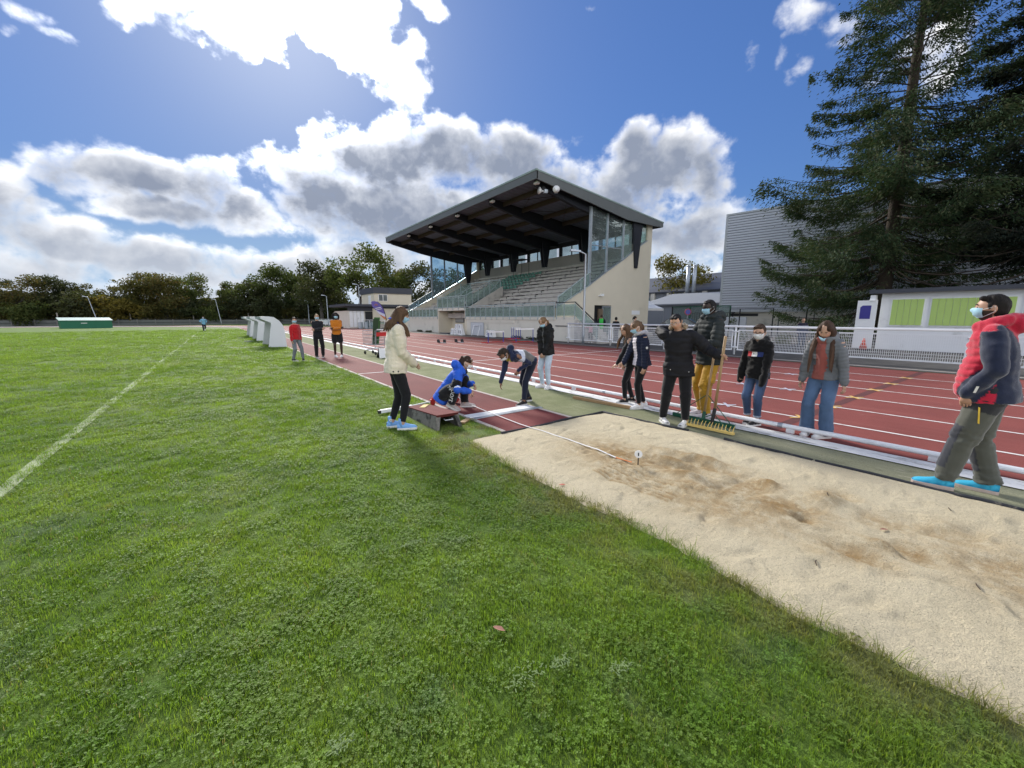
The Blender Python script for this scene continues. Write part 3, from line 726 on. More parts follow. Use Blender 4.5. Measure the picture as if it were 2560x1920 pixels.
CYS = [20.05, 25.1, 30.1, 35.05, 40.05, 44.5]
def bz(x): return rt(x)-.215
for i, y in enumerate(CYS):
    for s in (-.13, .13):
        pass
    b = MB(); w_ = .26
    b.prism([(16.5, bz(16.5)-.42), (16.5, bz(16.5)), (27.5, bz(27.5)), (27.5, bz(27.5)-.35), (26.4, bz(26.4)-.55), (25.4, bz(25.4)-1.0), (23.5, bz(23.5)-.95), (20, bz(20)-.78)], 'y', y-w_/2, y+w_/2)
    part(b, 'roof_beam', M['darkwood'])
    zb = 6.2 if i not in (0, 5) else 5.15
    col_ = MB()
    ys0 = y-.24 if i else YN-.12
    for off in (0, .34):
        yy = ys0+off
        col_.hexa([(25.78, yy, zb), (26.08, yy, zb), (26.08, yy+.13, zb), (25.78, yy+.13, zb), (25.4, yy, 8.5), (26.5, yy, 8.5), (26.5, yy+.13, 8.5), (25.4, yy+.13, 8.5)])
        if i == 0: break
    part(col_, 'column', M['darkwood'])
pw = pm('brown_purlin', (.050,.038,.031), .7, .2, 3, .1, 40)
for x in (17.6, 19.3, 21.4, 23.4):
    part(MB().prism([(x-.06, bz(x)-.30), (x-.06, bz(x)), (x+.06, bz(x)), (x+.06, bz(x)-.30)], 'y', RY0+.12, RY1-.12), 'purlin', pw)
def rods(y0, y1, x0, x1):
    c = Vector(((x0+x1)/2, (y0+y1)/2, bz((x0+x1)/2)-.22)); b = MB()
    for x, y in ((x0, y0), (x0, y1), (x1, y0), (x1, y1)): b.tube(c, (x, y, bz(x)-.12), .02, n=5)
    b.ball(c, .09, .09, .06, 6, 4); part(b, 'brace_rod', M['black'])
rods(20.2, 25, 16.7, 19.3); rods(20.2, 25, 19.3, 23.4); rods(40.2, 44.4, 16.7, 19.3); rods(40.2, 44.4, 19.3, 23.4)
# rear wall and its window band
part(MB().box(27.6, 27.83, YN+.22, YF-.22, 0, 7.28), 'rear_wall', pm('grey_render', (.33,.32,.30), .9, .08, 1.5, .3, 45))
part(MB().box(27.6, 27.83, YN+.22, YF-.22, 8.12, 8.5), 'lintel', M['darkwood'])
part(MB().box(26.8, 27.6, YN+.22, YF-.22, 5.7, 6.18), 'rear_walkway', M['conc'])
for i in range(5):
    ya, yb = (CYS[i]+.2 if i else YN+.22), CYS[i+1]-.2 if i < 4 else YF-.22
    L_ = yb-ya
    wd = (L_-.3-.3)/3
    y = ya
    for k in range(3):
        pn = part(MB().box(27.68, 27.70, y+.03, y+wd-.03, 7.31, 8.09), 'window_pane', M['glass_c'])
        if k == 0 or k == 2: 
            part(MB().box(27.58, 27.78, y+wd, y+wd+(.3 if k == 0 else .3), 7.28, 8.12), 'mullion', M['darkwood'])
            y += wd+.3
        else:
            part(MB().box(27.64, 27.74, y+wd-.03, y+wd+.03, 7.28, 8.12), 'mullion', M['black']); y += wd
# side glazing
for yg in (YN+.11, YF-.11):
    far = yg > 30; gm = M['glass_b'] if far else M['glass_c']
    P_ = [(21.14, 3.74, 8.83, .10), (22.82, 4.70, 8.62, .075), (24.55, 5.63, 8.38, .075)]
    for x, z0, z1, w_ in P_: part(MB().box(x-w_, x+w_, yg-.06, yg+.06, z0-.25, z1), 'glazing_post', M['galv'])
    ends = P_ + [(25.55, 6.22, 8.3, 0)]
    for (xa, za, ta, wa), (xb, zb, tb, wb) in zip(ends, ends[1:]):
        tr = 6.36
        x0, x1 = xa+wa, xb-wb
        if xa < 24:
            part(MB().prism([(x0, za+.08), (x1, zb+.08), (x1, tr), (x0, tr)], 'y', yg-.012, yg+.012), 'glass_pane', gm)
            part(MB().prism([(x0, tr+.05), (x1, tr+.05), (x1, tb), (x0, ta)], 'y', yg-.012, yg+.012), 'glass_pane', gm)
            part(MB().box(x0, x1, yg-.03, yg+.03, tr, tr+.05), 'transom', M['galv'])
        else: part(MB().prism([(x0, za+.08), (x1, zb+.08), (x1, tb), (x0, ta)], 'y', yg-.012, yg+.012), 'glass_pane', M['glass_b'] if far else M['glass_g'])
    part(MB().prism([(26.2, 6.72), (27.25, 7.30), (27.25, 8.3), (26.35, 8.3)], 'y', yg-.012, yg+.012), 'glass_pane', M['glass_b'] if far else M['glass_g'])
    # sloping balustrade below the glazing
    part(MB().prism([(18.2, 2.28), (21.0, 3.72), (21.0, 4.5), (18.2, 2.82)], 'y', yg-.16, yg-.145), 'glass_panel', M['glass_b'] if far else M['glass_g'])
    part(MB().beam((18.1, yg-.15, 2.80), (21.14, yg-.15, 4.60), .05, .05).beam((18.1, yg-.15, 2.24), (21.14, yg-.15, 3.72), .04, .04), 'handrail', M['rail'])
    for x in (18.15, 19.3, 20.2): part(MB().box(x-.022, x+.022, yg-.175, yg-.125, 2.1+(x-18.1)*.5, 2.80+(x-18.1)*.59), 'rail_post', M['rail'])
# front balustrades of green glass
def balustrade(y0, y1, zb, zt, n, x=17.96):
    dy = (y1-y0)/n
    pmz = MB().box(-.012, .012, .03, dy-.03, zb+.07, zt-.20).mesh('glass_panel', M['glass_g'])
    po = MB().box(-.02, .02, -.02, .02, zb-.16, zt-.03).box(-.05, .02, -.018, .018, zb-.16, zb-.02).mesh('rail_post', M['rail'])
    for k in range(n+1):
        if k < n: put('glass_panel', pmz, ST, (x, y0+k*dy, 0))
        put('rail_post', po, ST, (x-.03, y0+k*dy, 0))
    part(MB().box(x-.06, x+.02, y0-.03, y1+.03, zt-.06, zt), 'handrail', M['rail'])
    part(MB().box(x-.04, x-.005, y0-.03, y1+.03, zb+.03, zb+.075).box(x-.04, x-.005, y0-.03, y1+.03, zt-.19, zt-.155), 'rail_bar', M['rail'])
balustrade(YN+.05, 31.3, 1.53, 2.48, 14); balustrade(36.8, YF, 1.53, 2.48, 9); balustrade(31.4, 36.7, 2.36, 3.42, 5, 17.94)
# central stair with glass sides and braced head
for k in range(9): part(MB().box(18.6+.33*k, 18.95+.33*k, 31.6, 33.3, 2.34+.19*k-.3, 2.34+.19*(k+1)), 'stair_step', pm('stair_green', (.05,.085,.08), .8, .2, 4, .2, 40) if k == 0 else bpy.data.materials['stair_green'])
part(MB().prism([(18.2,1.6),(18.2,2.34),(21.9,4.35),(21.9,2.6)], 'y', 31.25, 31.42), 'stair_cheek', M['conc'])
for y, nn in ((31.34, 4), (33.35, 3), (36.7, 4)):
    for k in range(nn):
        xa, xb = 18.05+.62*k+.03, 18.05+.62*(k+1)-.03
        za, zb = 2.42+(xa-18.05)*.5, 2.42+(xb-18.05)*.5
        part(MB().prism([(xa, za), (xb, zb), (xb, zb+.82), (xa, za+.82)], 'y', y-.01, y+.01), 'glass_panel', M['glass_g'])
        part(MB().box(xa-.05, xa-.01, y-.02, y+.02, za-.2, za+.98), 'rail_post', M['rail'])
    part(MB().beam((18.0, y, 3.42), (18.05+.62*nn, y, 3.42+.31*nn), .05, .05), 'handrail', M['rail'])
for y in (31.34, 36.7):
    part(MB().box(20.5, 20.56, y-.03, y+.03, 3.3, 4.9).box(21.66, 21.72, y-.03, y+.03, 3.6, 4.95).beam((20.5, y, 4.72), (21.7, y, 4.95), .05, .05).beam((20.53, y, 3.75), (21.69, y, 4.9), .035, .035).beam((20.53, y, 4.72), (21.69, y, 3.85), .035, .035), 'braced_panel', M['rail'])
    part(MB().prism([(20.58, 3.5), (21.64, 3.9), (21.64, 4.85), (20.58, 4.65)], 'y', y-.006, y+.006), 'glass_panel', M['glass_g'])
part(MB().box(21.66, 21.72, 31.34, 36.7, 4.88, 4.95).beam((21.69, 31.4, 4.9), (21.69, 33.3, 3.9), .04, .04).beam((21.69, 31.4, 3.9), (21.69, 33.3, 4.9), .04, .04).box(21.67, 21.71, 33.3, 33.36, 3.6, 4.9), 'braced_panel', M['rail'])
# small metal frame standing on the upper rows
part(MB().box(24.6, 25.5, 31.9, 33.3, 7.05, 7.10).box(24.6, 24.63, 31.9, 31.93, 5.5, 7.05).box(25.47, 25.5, 31.9, 31.93, 5.7, 7.05).box(24.6, 24.63, 33.27, 33.3, 5.5, 7.05), 'camera_platform', M['black'])
# stair at the near end
part(MB().box(18.0, 19.4, 18.0, YN, 0, 1.53), 'landing', M['render2'])
for k in range(8): part(MB().box(18.0, 19.4, 18.0-.27*(k+1), 18.0-.27*k, 0, 1.53-.18*(k+1)), 'stair_step', M['conc'])
part(MB().prism([(17.98, 1.62), (19.65, 1.62), (19.65, 2.32), (17.98, 2.32)], 'x', 17.97, 17.985), 'glass_panel', M['glass_g'])
part(MB().prism([(17.92, 1.62), (16.05, .25), (16.05, .98), (17.92, 2.32)], 'x', 17.97, 17.985), 'glass_panel', M['glass_g'])
part(MB().box(17.95, 18.0, 17.92, 19.7, 2.42, 2.47).beam((17.975, 17.95, 2.45), (17.975, 16.1, 1.14), .05, .05), 'handrail', M['black'])
for y, z in ((19.6, 1.4), (18.9, 1.4), (17.95, 1.4), (17.0, .75), (16.15, .2)): part(MB().box(17.95, 17.99, y-.02, y+.02, z, z+1.0), 'rail_post', M['rail'])
part(MB().box(17.96, 18.0, 17.2, 19.7, .95, 1.0), 'dark_rail', M['black'])
# white plate door of the store below the terrace
pdr = part(MB().box(17.955, 18.0, 28.4, 30.4, .02, 1.06), 'store_hatch', pm('pale_grey_hatch', (.55,.57,.6), .6, .06, 3, 0))
part(MB().box(17.945, 17.955, 28.35, 28.42, .0, 1.1).box(17.945, 17.955, 30.38, 30.45, .0, 1.1).box(17.945, 17.955, 28.42, 30.38, 1.06, 1.1), 'hatch_frame', M['galv'], pdr)

# ------------------------------------------------------------------ lamps and loudspeakers hung on the stand
def flood(x, y, z, label, grp):
    t_ = thing('floodlight', label, 'floodlight', (x, y, z), 0, grp)
    MB().hexa([(x-.13,y-.17,z-.06),(x+.09,y-.17,z-.09),(x+.09,y+.17,z-.09),(x-.13,y+.17,z-.06),(x-.09,y-.18,z+.05),(x+.12,y-.18,z+.03),(x+.12,y+.18,z+.03),(x-.09,y+.18,z+.05)]).build('housing', M['white'], t_)
    MB().box(x-.02, x+.02, y-.03, y+.03, z+.03, z+.14).build('bracket', M['galv'], t_)
for y, l in ((20.6, 'white floodlight under the near corner of the stand roof'), (25.4, 'white floodlight under the front eave beside the first roof beam'), (30.4, 'white floodlight under the front eave beside the second roof beam'), (35.3, 'white floodlight under the front eave beside the third roof beam'), (40.3, 'white floodlight under the front eave, farthest from the corner')):
    flood(16.45, y-.7, 9.46, l, 'floodlights under the stand roof')
def horn(x, y, z, ang, label):
    t_ = thing('loudspeaker', label, 'loudspeaker', (x, y, z), ang, 'loudspeakers on the stand')
    b = MB(); n = 20; prof = [(.03,.2),(.05,.09),(.09,.02),(.155,-.07),(.20,-.11),(.21,-.12),(.195,-.115),(.15,-.06),(.08,.03),(.04,.06)]
    b.path([(0, p[1], 0) for p in prof], [p[0] for p in prof], n, caps=False)
    b.build('horn', M['white_pl'], t_, smooth=True, world=False)
    MB().ball((0, .03, 0), .05, .06, .05, 8, 6).build('driver_cap', M['galv'], t_, world=False, smooth=True)
    MB().box(-.1, .1, .2, .42, -.1, .1).build('driver', M['galv'], t_, world=False)
    MB().box(-.03, .03, .1, .3, .08, .3).build('bracket', M['black'], t_, world=False)
horn(17.35, 19.15, 9.05, -.73, 'white horn loudspeaker facing out under the stand gable')
horn(16.75, 19.85, 9.05, -1.75, 'white horn loudspeaker turned along the stand, beside the other horn')
# street lamps
def lamp(x, y, h, label, lean=0, head=(-.8, -.2)):
    t_ = thing('street_lamp', label, 'street lamp', (x, y, 0), 0, 'lamp posts round the ground')
    MB().path([(x,y,0),(x,y,.5),(x+lean,y,h-.15),(x+lean+head[0]*.35,y+head[1]*.35,h)], [.075,.075,.05,.045], 8).build('pole', M['galv'], t_, smooth=True)
    u = Vector((head[0], head[1], .06)).normalized(); p = Vector((x+lean+head[0]*.3, y+head[1]*.3, h))
    MB().hexa([p+Vector(q_) for q_ in ((-.05,-.1,-.02),(-.05,.1,-.02))] and [tuple(p+u*a+Vector((-u.y, u.x, 0))*b_+Vector((0,0,c_))) for a, b_, c_ in ((0,-.06,-.04),(.62,-.13,-.05),(.62,.13,-.05),(0,.06,-.04),(0,-.05,.05),(.6,-.1,.06),(.6,.1,.06),(0,.05,.05))]).build('lamp_head', M['galv'], t_)
lamp(17.4, 16.65, 5.2, 'grey lamp post in front of the stand beside its stairs', 0, (-.9, .45))
lamp(19.0, 66.5, 6.6, 'grey lamp post beside the cream clubhouse', 0, (-.9, .2))
lamp(17.1, 80, 5.4, 'thin lamp post behind the girl in orange', 0, (-.8, .2)); lamp(16.9, 97, 5.0, 'thin lamp post behind the boy in black at the runway', 0, (-.9, .2))
lamp(1.45, 101, 5.0, 'slanting grey post at the far bend, right of the runner', -.5, (-.3, 0)); lamp(-16.2, 101, 5.0, 'slanting pale post behind the green locker', -.75, (-.3, 0))

# ------------------------------------------------------------------ white barrier along the track
FX = 17.4; FW = 3.28; FY = [17.9-FW*k for k in range(0, 7)]
BR = thing('white_barrier', 'white steel barrier with mesh panels behind the track', 'barrier', (FX, 8, 0))
post = MB().tube((0,0,0), (0,0,1.13), .038, n=10).box(-.06,.06,-.12,.12,.28,.33).box(-.06,.06,-.12,.12,.92,.97).mesh('barrier_post', M['white'], True)
frame = MB().box(-.02,.02,.10,.145,.18,1.02).box(-.02,.02,FW-.145,FW-.10,.18,1.02).box(-.02,.02,.145,FW-.145,.18,.225).box(-.02,.02,.145,FW-.145,.975,1.02).mesh('panel_frame', M['white'])
b = MB(); n = int((FW-.3)/.05)
for k in range(1, n): b.box(-.004,.004,.145+k*(FW-.29)/n-.004,.145+k*(FW-.29)/n+.004,.225,.975)
for k in range(1, 8): b.box(-.008,-.004,.145,FW-.145,.225+.094*k-.0045,.225+.094*k+.0045)
mesh_ = b.mesh('panel_mesh', M['white'])
for k, y in enumerate(FY):
    put('barrier_post', post, BR, (FX, y, 0))
    if k < len(FY)-1:
        put('panel_frame', frame, BR, (FX, y-FW, 0)); o = put('panel_mesh', mesh_, BR, (FX, y-FW, 0)); o['kind'] = 'stuff'
MB().tube((FX, FY[0]+.05, 1.15), (FX, FY[-1]-.05, 1.15), .045, n=10).build('top_rail', M['white'], BR, smooth=True)
# second stretch of barrier beyond the stand
B2 = thing('white_barrier', 'white barrier with solid panels far along the track by the clubhouse', 'barrier', (17.2, 70, 0))
for k in range(15):
    y = 50+3.0*k
    MB().box(17.17,17.23,y-.03,y+.03,0,1.15).build('barrier_post', M['white'], B2)
    if k < 14: MB().box(17.19,17.21,y+.1,y+2.9,.2,1.0).build('barrier_panel', M['white'] if k > 3 else M['glass_c'], B2)
MB().box(17.16,17.24,50,92,1.12,1.18).build('top_rail', M['white'], B2)

# ------------------------------------------------------------------ white shed with green shutters
SH = thing('shed', 'white store building with lime green shutters behind the barrier', 'building', (25.65, 1, 0))
MB().box(25.65, 30.5, -6, 5.35, .03, 2.72).build('wall', pm('white_render', (.78,.79,.80), .9, .06, 1.5, .3, 40, grime=((.4,.4,.38), .9, .6, .85)), SH)
MB().prism([(25.25, 2.62), (25.25, 2.80), (30.8, 3.0), (30.8, 2.82)], 'y', -6.3, 5.75).build('roof', M['darkgrey'], SH)
gm = pm('lime_shutter', (.44,.60,.17), .6, .08, 2, .1, 60)
for y0, y1 in ((3.88, 4.94), (1.28, 3.64), (-1.35, 1.06), (-4, -1.7)):
    sh = MB().box(25.60, 25.65, y0-.05, y1+.05, 1.12, 2.38).build('shutter_frame', M['white'], SH)
    n = max(4, int((y1-y0)/.2)); dy = (y1-y0)/n
    for k in range(n): MB().box(25.57, 25.6, y0+k*dy+.006, y0+(k+1)*dy-.006, 1.17+.004*(k % 2), 2.33).build('shutter_board', gm, sh)
tag(MB().box(25.35, 25.6, 5.5, 5.7, 2.42, 2.56).hexa([(25.3,5.48,2.3),(25.62,5.48,2.3),(25.62,5.72,2.3),(25.3,5.72,2.3),(25.35,5.5,2.42),(25.6,5.5,2.42),(25.6,5.7,2.42),(25.35,5.7,2.42)]).build('wall_lamp', M['white_pl']), 'white lamp under the eave at the left end of the white shed', 'lamp')
SG = thing('info_board', 'white panel with a blue square beside the white shed', 'sign', (25.4, 5.9, 0))
MB().box(25.35, 25.42, 5.42, 6.15, .05, 2.32).build('panel', M['white_pl'], SG)
MB().prism([(5.62,1.45),(6.02,1.45),(6.02,2.0),(5.94,2.08),(5.62,2.08)], 'x', 25.33, 25.349).build('blue_square', pm('violet_blue', (.045,.04,.25), .5, .08, 3, 0), SG)
CN = thing('traffic_cone', 'orange cone standing at the foot of the white panel', 'cone', (24.6, 5.55, 0))
MB().path([(24.6,5.55,.05),(24.6,5.55,.55)], [.16,.03], 12).build('cone_body', pm('cone_orange', (.6,.07,.03), .5), CN, smooth=True); MB().box(24.38,24.82,5.33,5.77,0,.05).build('cone_base', M['black'], CN)

# ------------------------------------------------------------------ sports hall
HALL = thing('sports_hall', 'large grey corrugated metal sports hall behind the fir tree', 'building', (37.5, 18.9, 0))
ha = math.radians(10.5); hd = Vector((math.sin(ha), -math.cos(ha), 0)); hn = Vector((-math.cos(ha), -math.sin(ha), 0)); h0 = Vector((37.5, 18.9, 0))
def H(u, v, z): return tuple(h0+hd*u+hn*v+Vector((0, 0, z)))
def hbox(b, u0, u1, v0, v1, z0, z1): return b.hexa([H(u0,v0,z0),H(u1,v0,z0),H(u1,v1,z0),H(u0,v1,z0),H(u0,v0,z1),H(u1,v0,z1),H(u1,v1,z1),H(u0,v1,z1)])
M['siding'] = pm('grey_siding', (.54,.57,.63), .5, .05, .8, .03, 40)
ns = 38; dz = (10.30-2.15)/ns; v0 = None
sl = MB().hexa([(0,0,0),(45,0,0),(45,.035,dz*.80),(0,.035,dz*.80),(0,-.05,0),(45,-.05,0),(45,-.05,dz*.8),(0,-.05,dz*.8)])
sl = MB()
sl.add([(0,0,0),(45,0,0),(45,.05,.03),(0,.05,.03),(45,.05,dz*.84),(0,.05,dz*.84),(45,0,dz*.88),(0,0,dz*.88)], [(0,1,2,3),(3,2,4,5),(5,4,6,7)])
slm = sl.mesh('siding_sheet', M['siding'])
rotm = math.atan2(hd.y, hd.x)
for k in range(ns):
    o = put('siding_sheet', slm, HALL, tuple(h0+Vector((0,0,2.15+dz*k))), (0, 0, rotm)); o.scale = (1, -1, 1)
hbox(MB(), 0, 45, -24, -.02, 2.1, 10.3).build('hall_body', pm('hall_dark', (.03,.035,.05), .6, .1, 1), HALL)
tr = pm('pale_trim', (.42,.45,.47), .5, .06, 2, 0)
hbox(MB(), -.12, 45, -.1, .09, 10.3, 10.45).build('roof_trim', tr, HALL); hbox(MB(), -.12, .05, -.05, .09, 2.1, 10.3).build('corner_trim', tr, HALL)
hbox(MB(), -.1, 45, -.1, .12, 1.98, 2.15).build('drip_trim', tr, HALL)
hbox(MB(), .3, 45, -24, -.25, 0, 1.98).build('base_wall', M['render2'], HALL)
for u0, u1, m_ in ((4.6, 6.4, M['render2']), (7.0, 8.6, M['render2']), (19.5, 24, M['black'])):
    dd = hbox(MB(), u0, u1, -.25, -.2, .02, 1.9 if u0 < 19 else 1.4).build('door', m_, HALL)
    hbox(MB(), u0-.07, u0, -.25, -.15, 0, 1.95).build('door_post', M['darkgrey'], HALL)
hbox(MB(), .8, 3.0, -.25, -.2, 1.62, 1.85).build('vent_slit', M['black'], HALL)
# dark chain-link fence posts in front of the hall
CF = thing('mesh_fence', 'dark green chain link fence in front of the sports hall', 'fence', (33, 16, 0))
def fpt(u): return h0+hd*u+hn*5.5
for u in (2.3, 3.0, 5.2, 7.2, 11.5, 16.5):
    p = fpt(u); MB().tube(p, p+Vector((0,0,2.15)), .045, n=6).build('fence_post', M['black'], CF)
p, q_ = fpt(2.3), fpt(5.2); MB().tube(p+Vector((0,0,2.15)), q_+Vector((0,0,2.15)), .03).build('gate_bar', M['black'], CF)
b = MB(); 
for k in range(120):
    u = 5.2+11.3*k/120
    for s in (1, -1):
        a_ = fpt(u); c_ = fpt(u+s*1.0)
        if 5.2 <= u+s <= 16.5: b.beam(a_+Vector((0,0,.1)), c_+Vector((0,0,2.1)), .006, .006)
o = b.build('fence_mesh', M['galv'], CF); o['kind'] = 'stuff'
# white wall with climbing plants left of the fence, and a dark slatted gate
WW = tag(MB().box(33.2, 33.35, 14.7, 18.0, 0, 1.55).build('low_wall', pm('pale_blue_wall', (.50,.53,.57), .9, .08, 1, .3, 30)), 'pale low wall with climbers behind the barrier', 'wall')
def leafy(name, label, cat, pts_, n, s_, mat, parent=None, grp=None):
    b = MB(); r = random.Random(hash(label) % 999)
    for k in range(n):
        c, rad = r.choice(pts_); d = Vector((r.gauss(0,1), r.gauss(0,1), r.gauss(0,1))).normalized()*rad*(r.random()**.4)
        p = Vector(c)+d; u = Vector((r.gauss(0,1), r.gauss(0,1), r.gauss(0,1))).normalized(); v_ = u.orthogonal().normalized(); q_ = s_*r.uniform(.6, 1.3)
        b.add([p-u*q_, p+v_*q_*.6, p+u*q_, p-v_*q_*.6], [(0,1,2,3)])
    return b.build(name, mat, parent)
# ------------------------------------------------------------------ foliage materials
def leaf_mat(name, cols, trans=.35, scale=.35):
    m = bpy.data.materials.new(name); m.use_nodes = True; m.node_tree.nodes.clear(); t = NT(m.node_tree)
    pos = t.n('ShaderNodeTexCoord').outputs['Object']; oi = t.n('ShaderNodeObjectInfo')
    gm_ = t.n('ShaderNodeNewGeometry')
    a = t.noise(pos, scale, 3, .6); a = t.m('ADD', a, t.m('MULTIPLY_ADD', oi.outputs['Random'], .3, -.15))
    c = t.mix(t.ss(a, .32, .68), cols[0]+(1,), cols[1]+(1,))
    c = t.mix(t.m('MULTIPLY', t.ss(gm_.outputs['Random Per Island'], .55, 1), .7), c, cols[2]+(1,))
    d = t.n('ShaderNodeBsdfPrincipled'); t.put(d.inputs['Base Color'], c); d.inputs['Roughness'].default_value = .7; d.inputs['Specular IOR Level'].default_value = .12
    tr = t.n('ShaderNodeBsdfTranslucent'); t.put(tr.inputs[0], t.v('MULTIPLY', c, (1.3, 1.3, .7)))
    mx = t.n('ShaderNodeMixShader'); mx.inputs[0].default_value = trans
    t.t.links.new(d.outputs[0], mx.inputs[1]); t.t.links.new(tr.outputs[0], mx.inputs[2])
    o = t.n('ShaderNodeOutputMaterial'); t.t.links.new(mx.outputs[0], o.inputs[0]); M[name] = m; return m
leaf_mat('leaf_green', ((.048,.072,.022), (.085,.11,.032), (.115,.12,.04)))
leaf_mat('leaf_olive', ((.072,.076,.024), (.11,.105,.034), (.13,.10,.03)))
leaf_mat('leaf_rust', ((.072,.072,.026), (.10,.10,.034), (.15,.09,.03)))
leaf_mat('leaf_yellow', ((.13,.11,.025), (.17,.14,.03), (.2,.15,.04)))
leaf_mat('leaf_dark', ((.036,.048,.022), (.06,.07,.032), (.06,.055,.03)))
leaf_mat('needle', ((.034,.062,.028), (.068,.092,.038), (.10,.10,.048)), .15, .5)
leaf_mat('needle_dark', ((.014,.023,.018), (.026,.034,.022), (.036,.036,.022)), .1, .5)
leafy('climber', 'sparse climbing plant against the pale low wall', 'plant', [((33.1,17.0,.8),.35),((33.1,16.6,1.3),.2),((33.1,15.6,1.2),.3),((33.1,15.3,.7),.2)], 260, .07, M['leaf_green']); o = COL.objects['climber']; tag(o, 'sparse climbing plant against the pale low wall', 'plant')
# shrubs along the yard behind the barrier
for k, (x, y, r_) in enumerate(((26.5,9.5,.4),(27.5,11.2,.45),(28,12.6,.4),(27.0,8.0,.4),(26.6,6.9,.35))):
    o = leafy('shrub', 'shrub%d' % k, 'shrub', [((x,y,.28),r_),((x+.2,y+.3,.2),r_*.8)], 420, .06, M['leaf_dark'] if k % 2 else M['leaf_green'])
    tag(o, ['low green shrub behind the barrier near the glasses boy', 'low dark shrub behind the barrier, left of the long haired girl', 'low green shrub behind the barrier, farthest to the left', 'low dark shrub behind the barrier, right of the long haired girl', 'low green shrub behind the barrier beside the white panel'][k], 'shrub', 'shrubs behind the barrier')
# ------------------------------------------------------------------ far buildings right of the stand
FB = thing('school_building', 'long building with a dark sloping roof far behind the hall', 'building', (60, 46, 0))
MB().prism([(58, 5.3), (58, 5.5), (72, 9.2), (72, 5.3)], 'y', 24, 60).build('roof', M['darkgrey'], FB)
MB().box(58.4, 72, 24, 60, 0, 5.3).build('wall', pm('grey_wall', (.2,.21,.23), .8, .1, 1), FB)
cp = MB().box(58.1, 58.4, -.35, .35, 0, 5.3).mesh('pier', M['render2'])
for k in range(12): put('pier', cp, FB, (0, 26+2.9*k, 0))
for k in range(11): put('window', MB().box(58.33, 58.39, .6, 2.3, 3.2, 4.6).mesh('window', M['glass_c']) if k == 0 else bpy.data.meshes['window'], FB, (0, 26+2.9*k, 0))
AN = thing('boiler_house', 'low grey building with a shallow metal roof and two steel chimneys behind', 'building', (46, 27, 0))
MB().prism([(44.6, 2.95), (44.6, 3.1), (52, 4.7), (52, 2.95)], 'y', 22, 33).build('roof', pm('matt_grey_roof', (.20,.215,.24), .7, .06, 1), AN)
MB().box(45, 52, 22.4, 32.6, 0, 2.95).build('wall', pm('blue_grey_wall', (.22,.24,.27), .8, .08, 1), AN)
for y in (30.3, 31.2): MB().tube((52.5, y, 4.0), (52.5, y, 8.3), .24, n=14).tube((52.5, y, 8.2), (52.5, y, 8.4), .26, n=14).build('chimney', M['galv'], AN, smooth=True)
TN = thing('marquee_tent', 'small white peaked marquee at the edge of the car park', 'tent', (40, 28.6, 0))
b = MB()
cx, cy, s_ = 40, 29.2, 1.7
prof = [(s_, 2.5), (s_*.6, 2.9), (s_*.3, 3.4), (s_*.12, 3.9), (.03, 4.3)]
for (ra, za), (rb, zb) in zip(prof, prof[1:]):
    ca = [(cx+ra*sx_, cy+ra*sy_, za) for sx_, sy_ in ((-1,-1),(1,-1),(1,1),(-1,1))]; cb = [(cx+rb*sx_, cy+rb*sy_, zb) for sx_, sy_ in ((-1,-1),(1,-1),(1,1),(-1,1))]
    b.add(ca+cb, [(i, (i+1) % 4, 4+(i+1) % 4, 4+i) for i in range(4)])
b.build('canopy', pm('white_canvas', (.7,.72,.75), .7, .06, 2, .1, 20), TN); b = MB()
b.box(cx-s_, cx+s_, cy-s_, cy-s_+.02, 2.25, 2.5).box(cx-s_, cx-s_+.02, cy-s_+.02, cy+s_, 2.25, 2.5); b.build('valance', M['white_pl'], TN)
for sx_ in (-1, 1):
    for sy_ in (-1, 1): MB().box(cx+sx_*s_-.03, cx+sx_*s_+.03, cy+sy_*s_-.03, cy+sy_*s_+.03, 0, 2.5).build('leg', M['galv'], TN)
# green panel fence and gate by the car park, one parked car
GF = thing('panel_fence', 'tall dark green mesh panels beside the car park', 'fence', (32, 20, 0))
for k in range(4): MB().box(33.5-.05, 33.55, 21.2-1.7*k-.04, 21.2-1.7*k+.04, 0, 2.45).build('fence_post', M['green_m'] if k else M['black'], GF)
for k in range(3): MB().box(33.51, 33.52, 19.54-1.7*k, 21.14-1.7*k, .2, 2.4).build('mesh_panel', glass('fence_mesh_veil', (.62,.70,.68), .4, .14) if k == 0 else bpy.data.materials['fence_mesh_veil'], GF)
MB().box(33.47, 33.56, 16.1, 21.24, 2.4, 2.46).build('top_bar', M['green_m'], GF)
GT = thing('slat_gate', 'dark slatted gate between the car park and the hall', 'gate', (34.5, 17, 0))
MB().box(34.5, 34.56, 16.2, 20.2, 1.85, 1.93).box(34.5, 34.56, 16.2, 20.2, .2, .28).build('gate_frame', M['black'], GT)
sm = MB().box(34.51, 34.55, -.04, .04, .28, 1.85).mesh('slat', M['black'])
for k in range(18): put('slat', sm, GT, (0, 16.35+.22*k, 0))
CAR = thing('parked_car', 'dark parked car half hidden behind the barrier near the stand', 'car', (29, 19, 0))
b = MB(); body = [(-2.1,.35),(-2.15,.75),(-1.2,.92),(-.6,1.38),(.9,1.42),(1.6,1.0),(2.1,.9),(2.15,.4)]
n0 = len(body); cu, cv = 29.5, 18.2
def cpt(u, w_, z): return (cu+u*.35+w_*.94, cv-u*.94+w_*.35, z)
for w_ in (-.85, .85): b.v += [cpt(u, w_*(1 if z < 1 else .78), z) for u, z in body]
b.f += [tuple(range(n0)), tuple(reversed(range(n0, 2*n0)))] + [(i, n0+i, n0+(i+1) % n0, (i+1) % n0) for i in range(n0)]; b.mi += [0]*(n0+2)
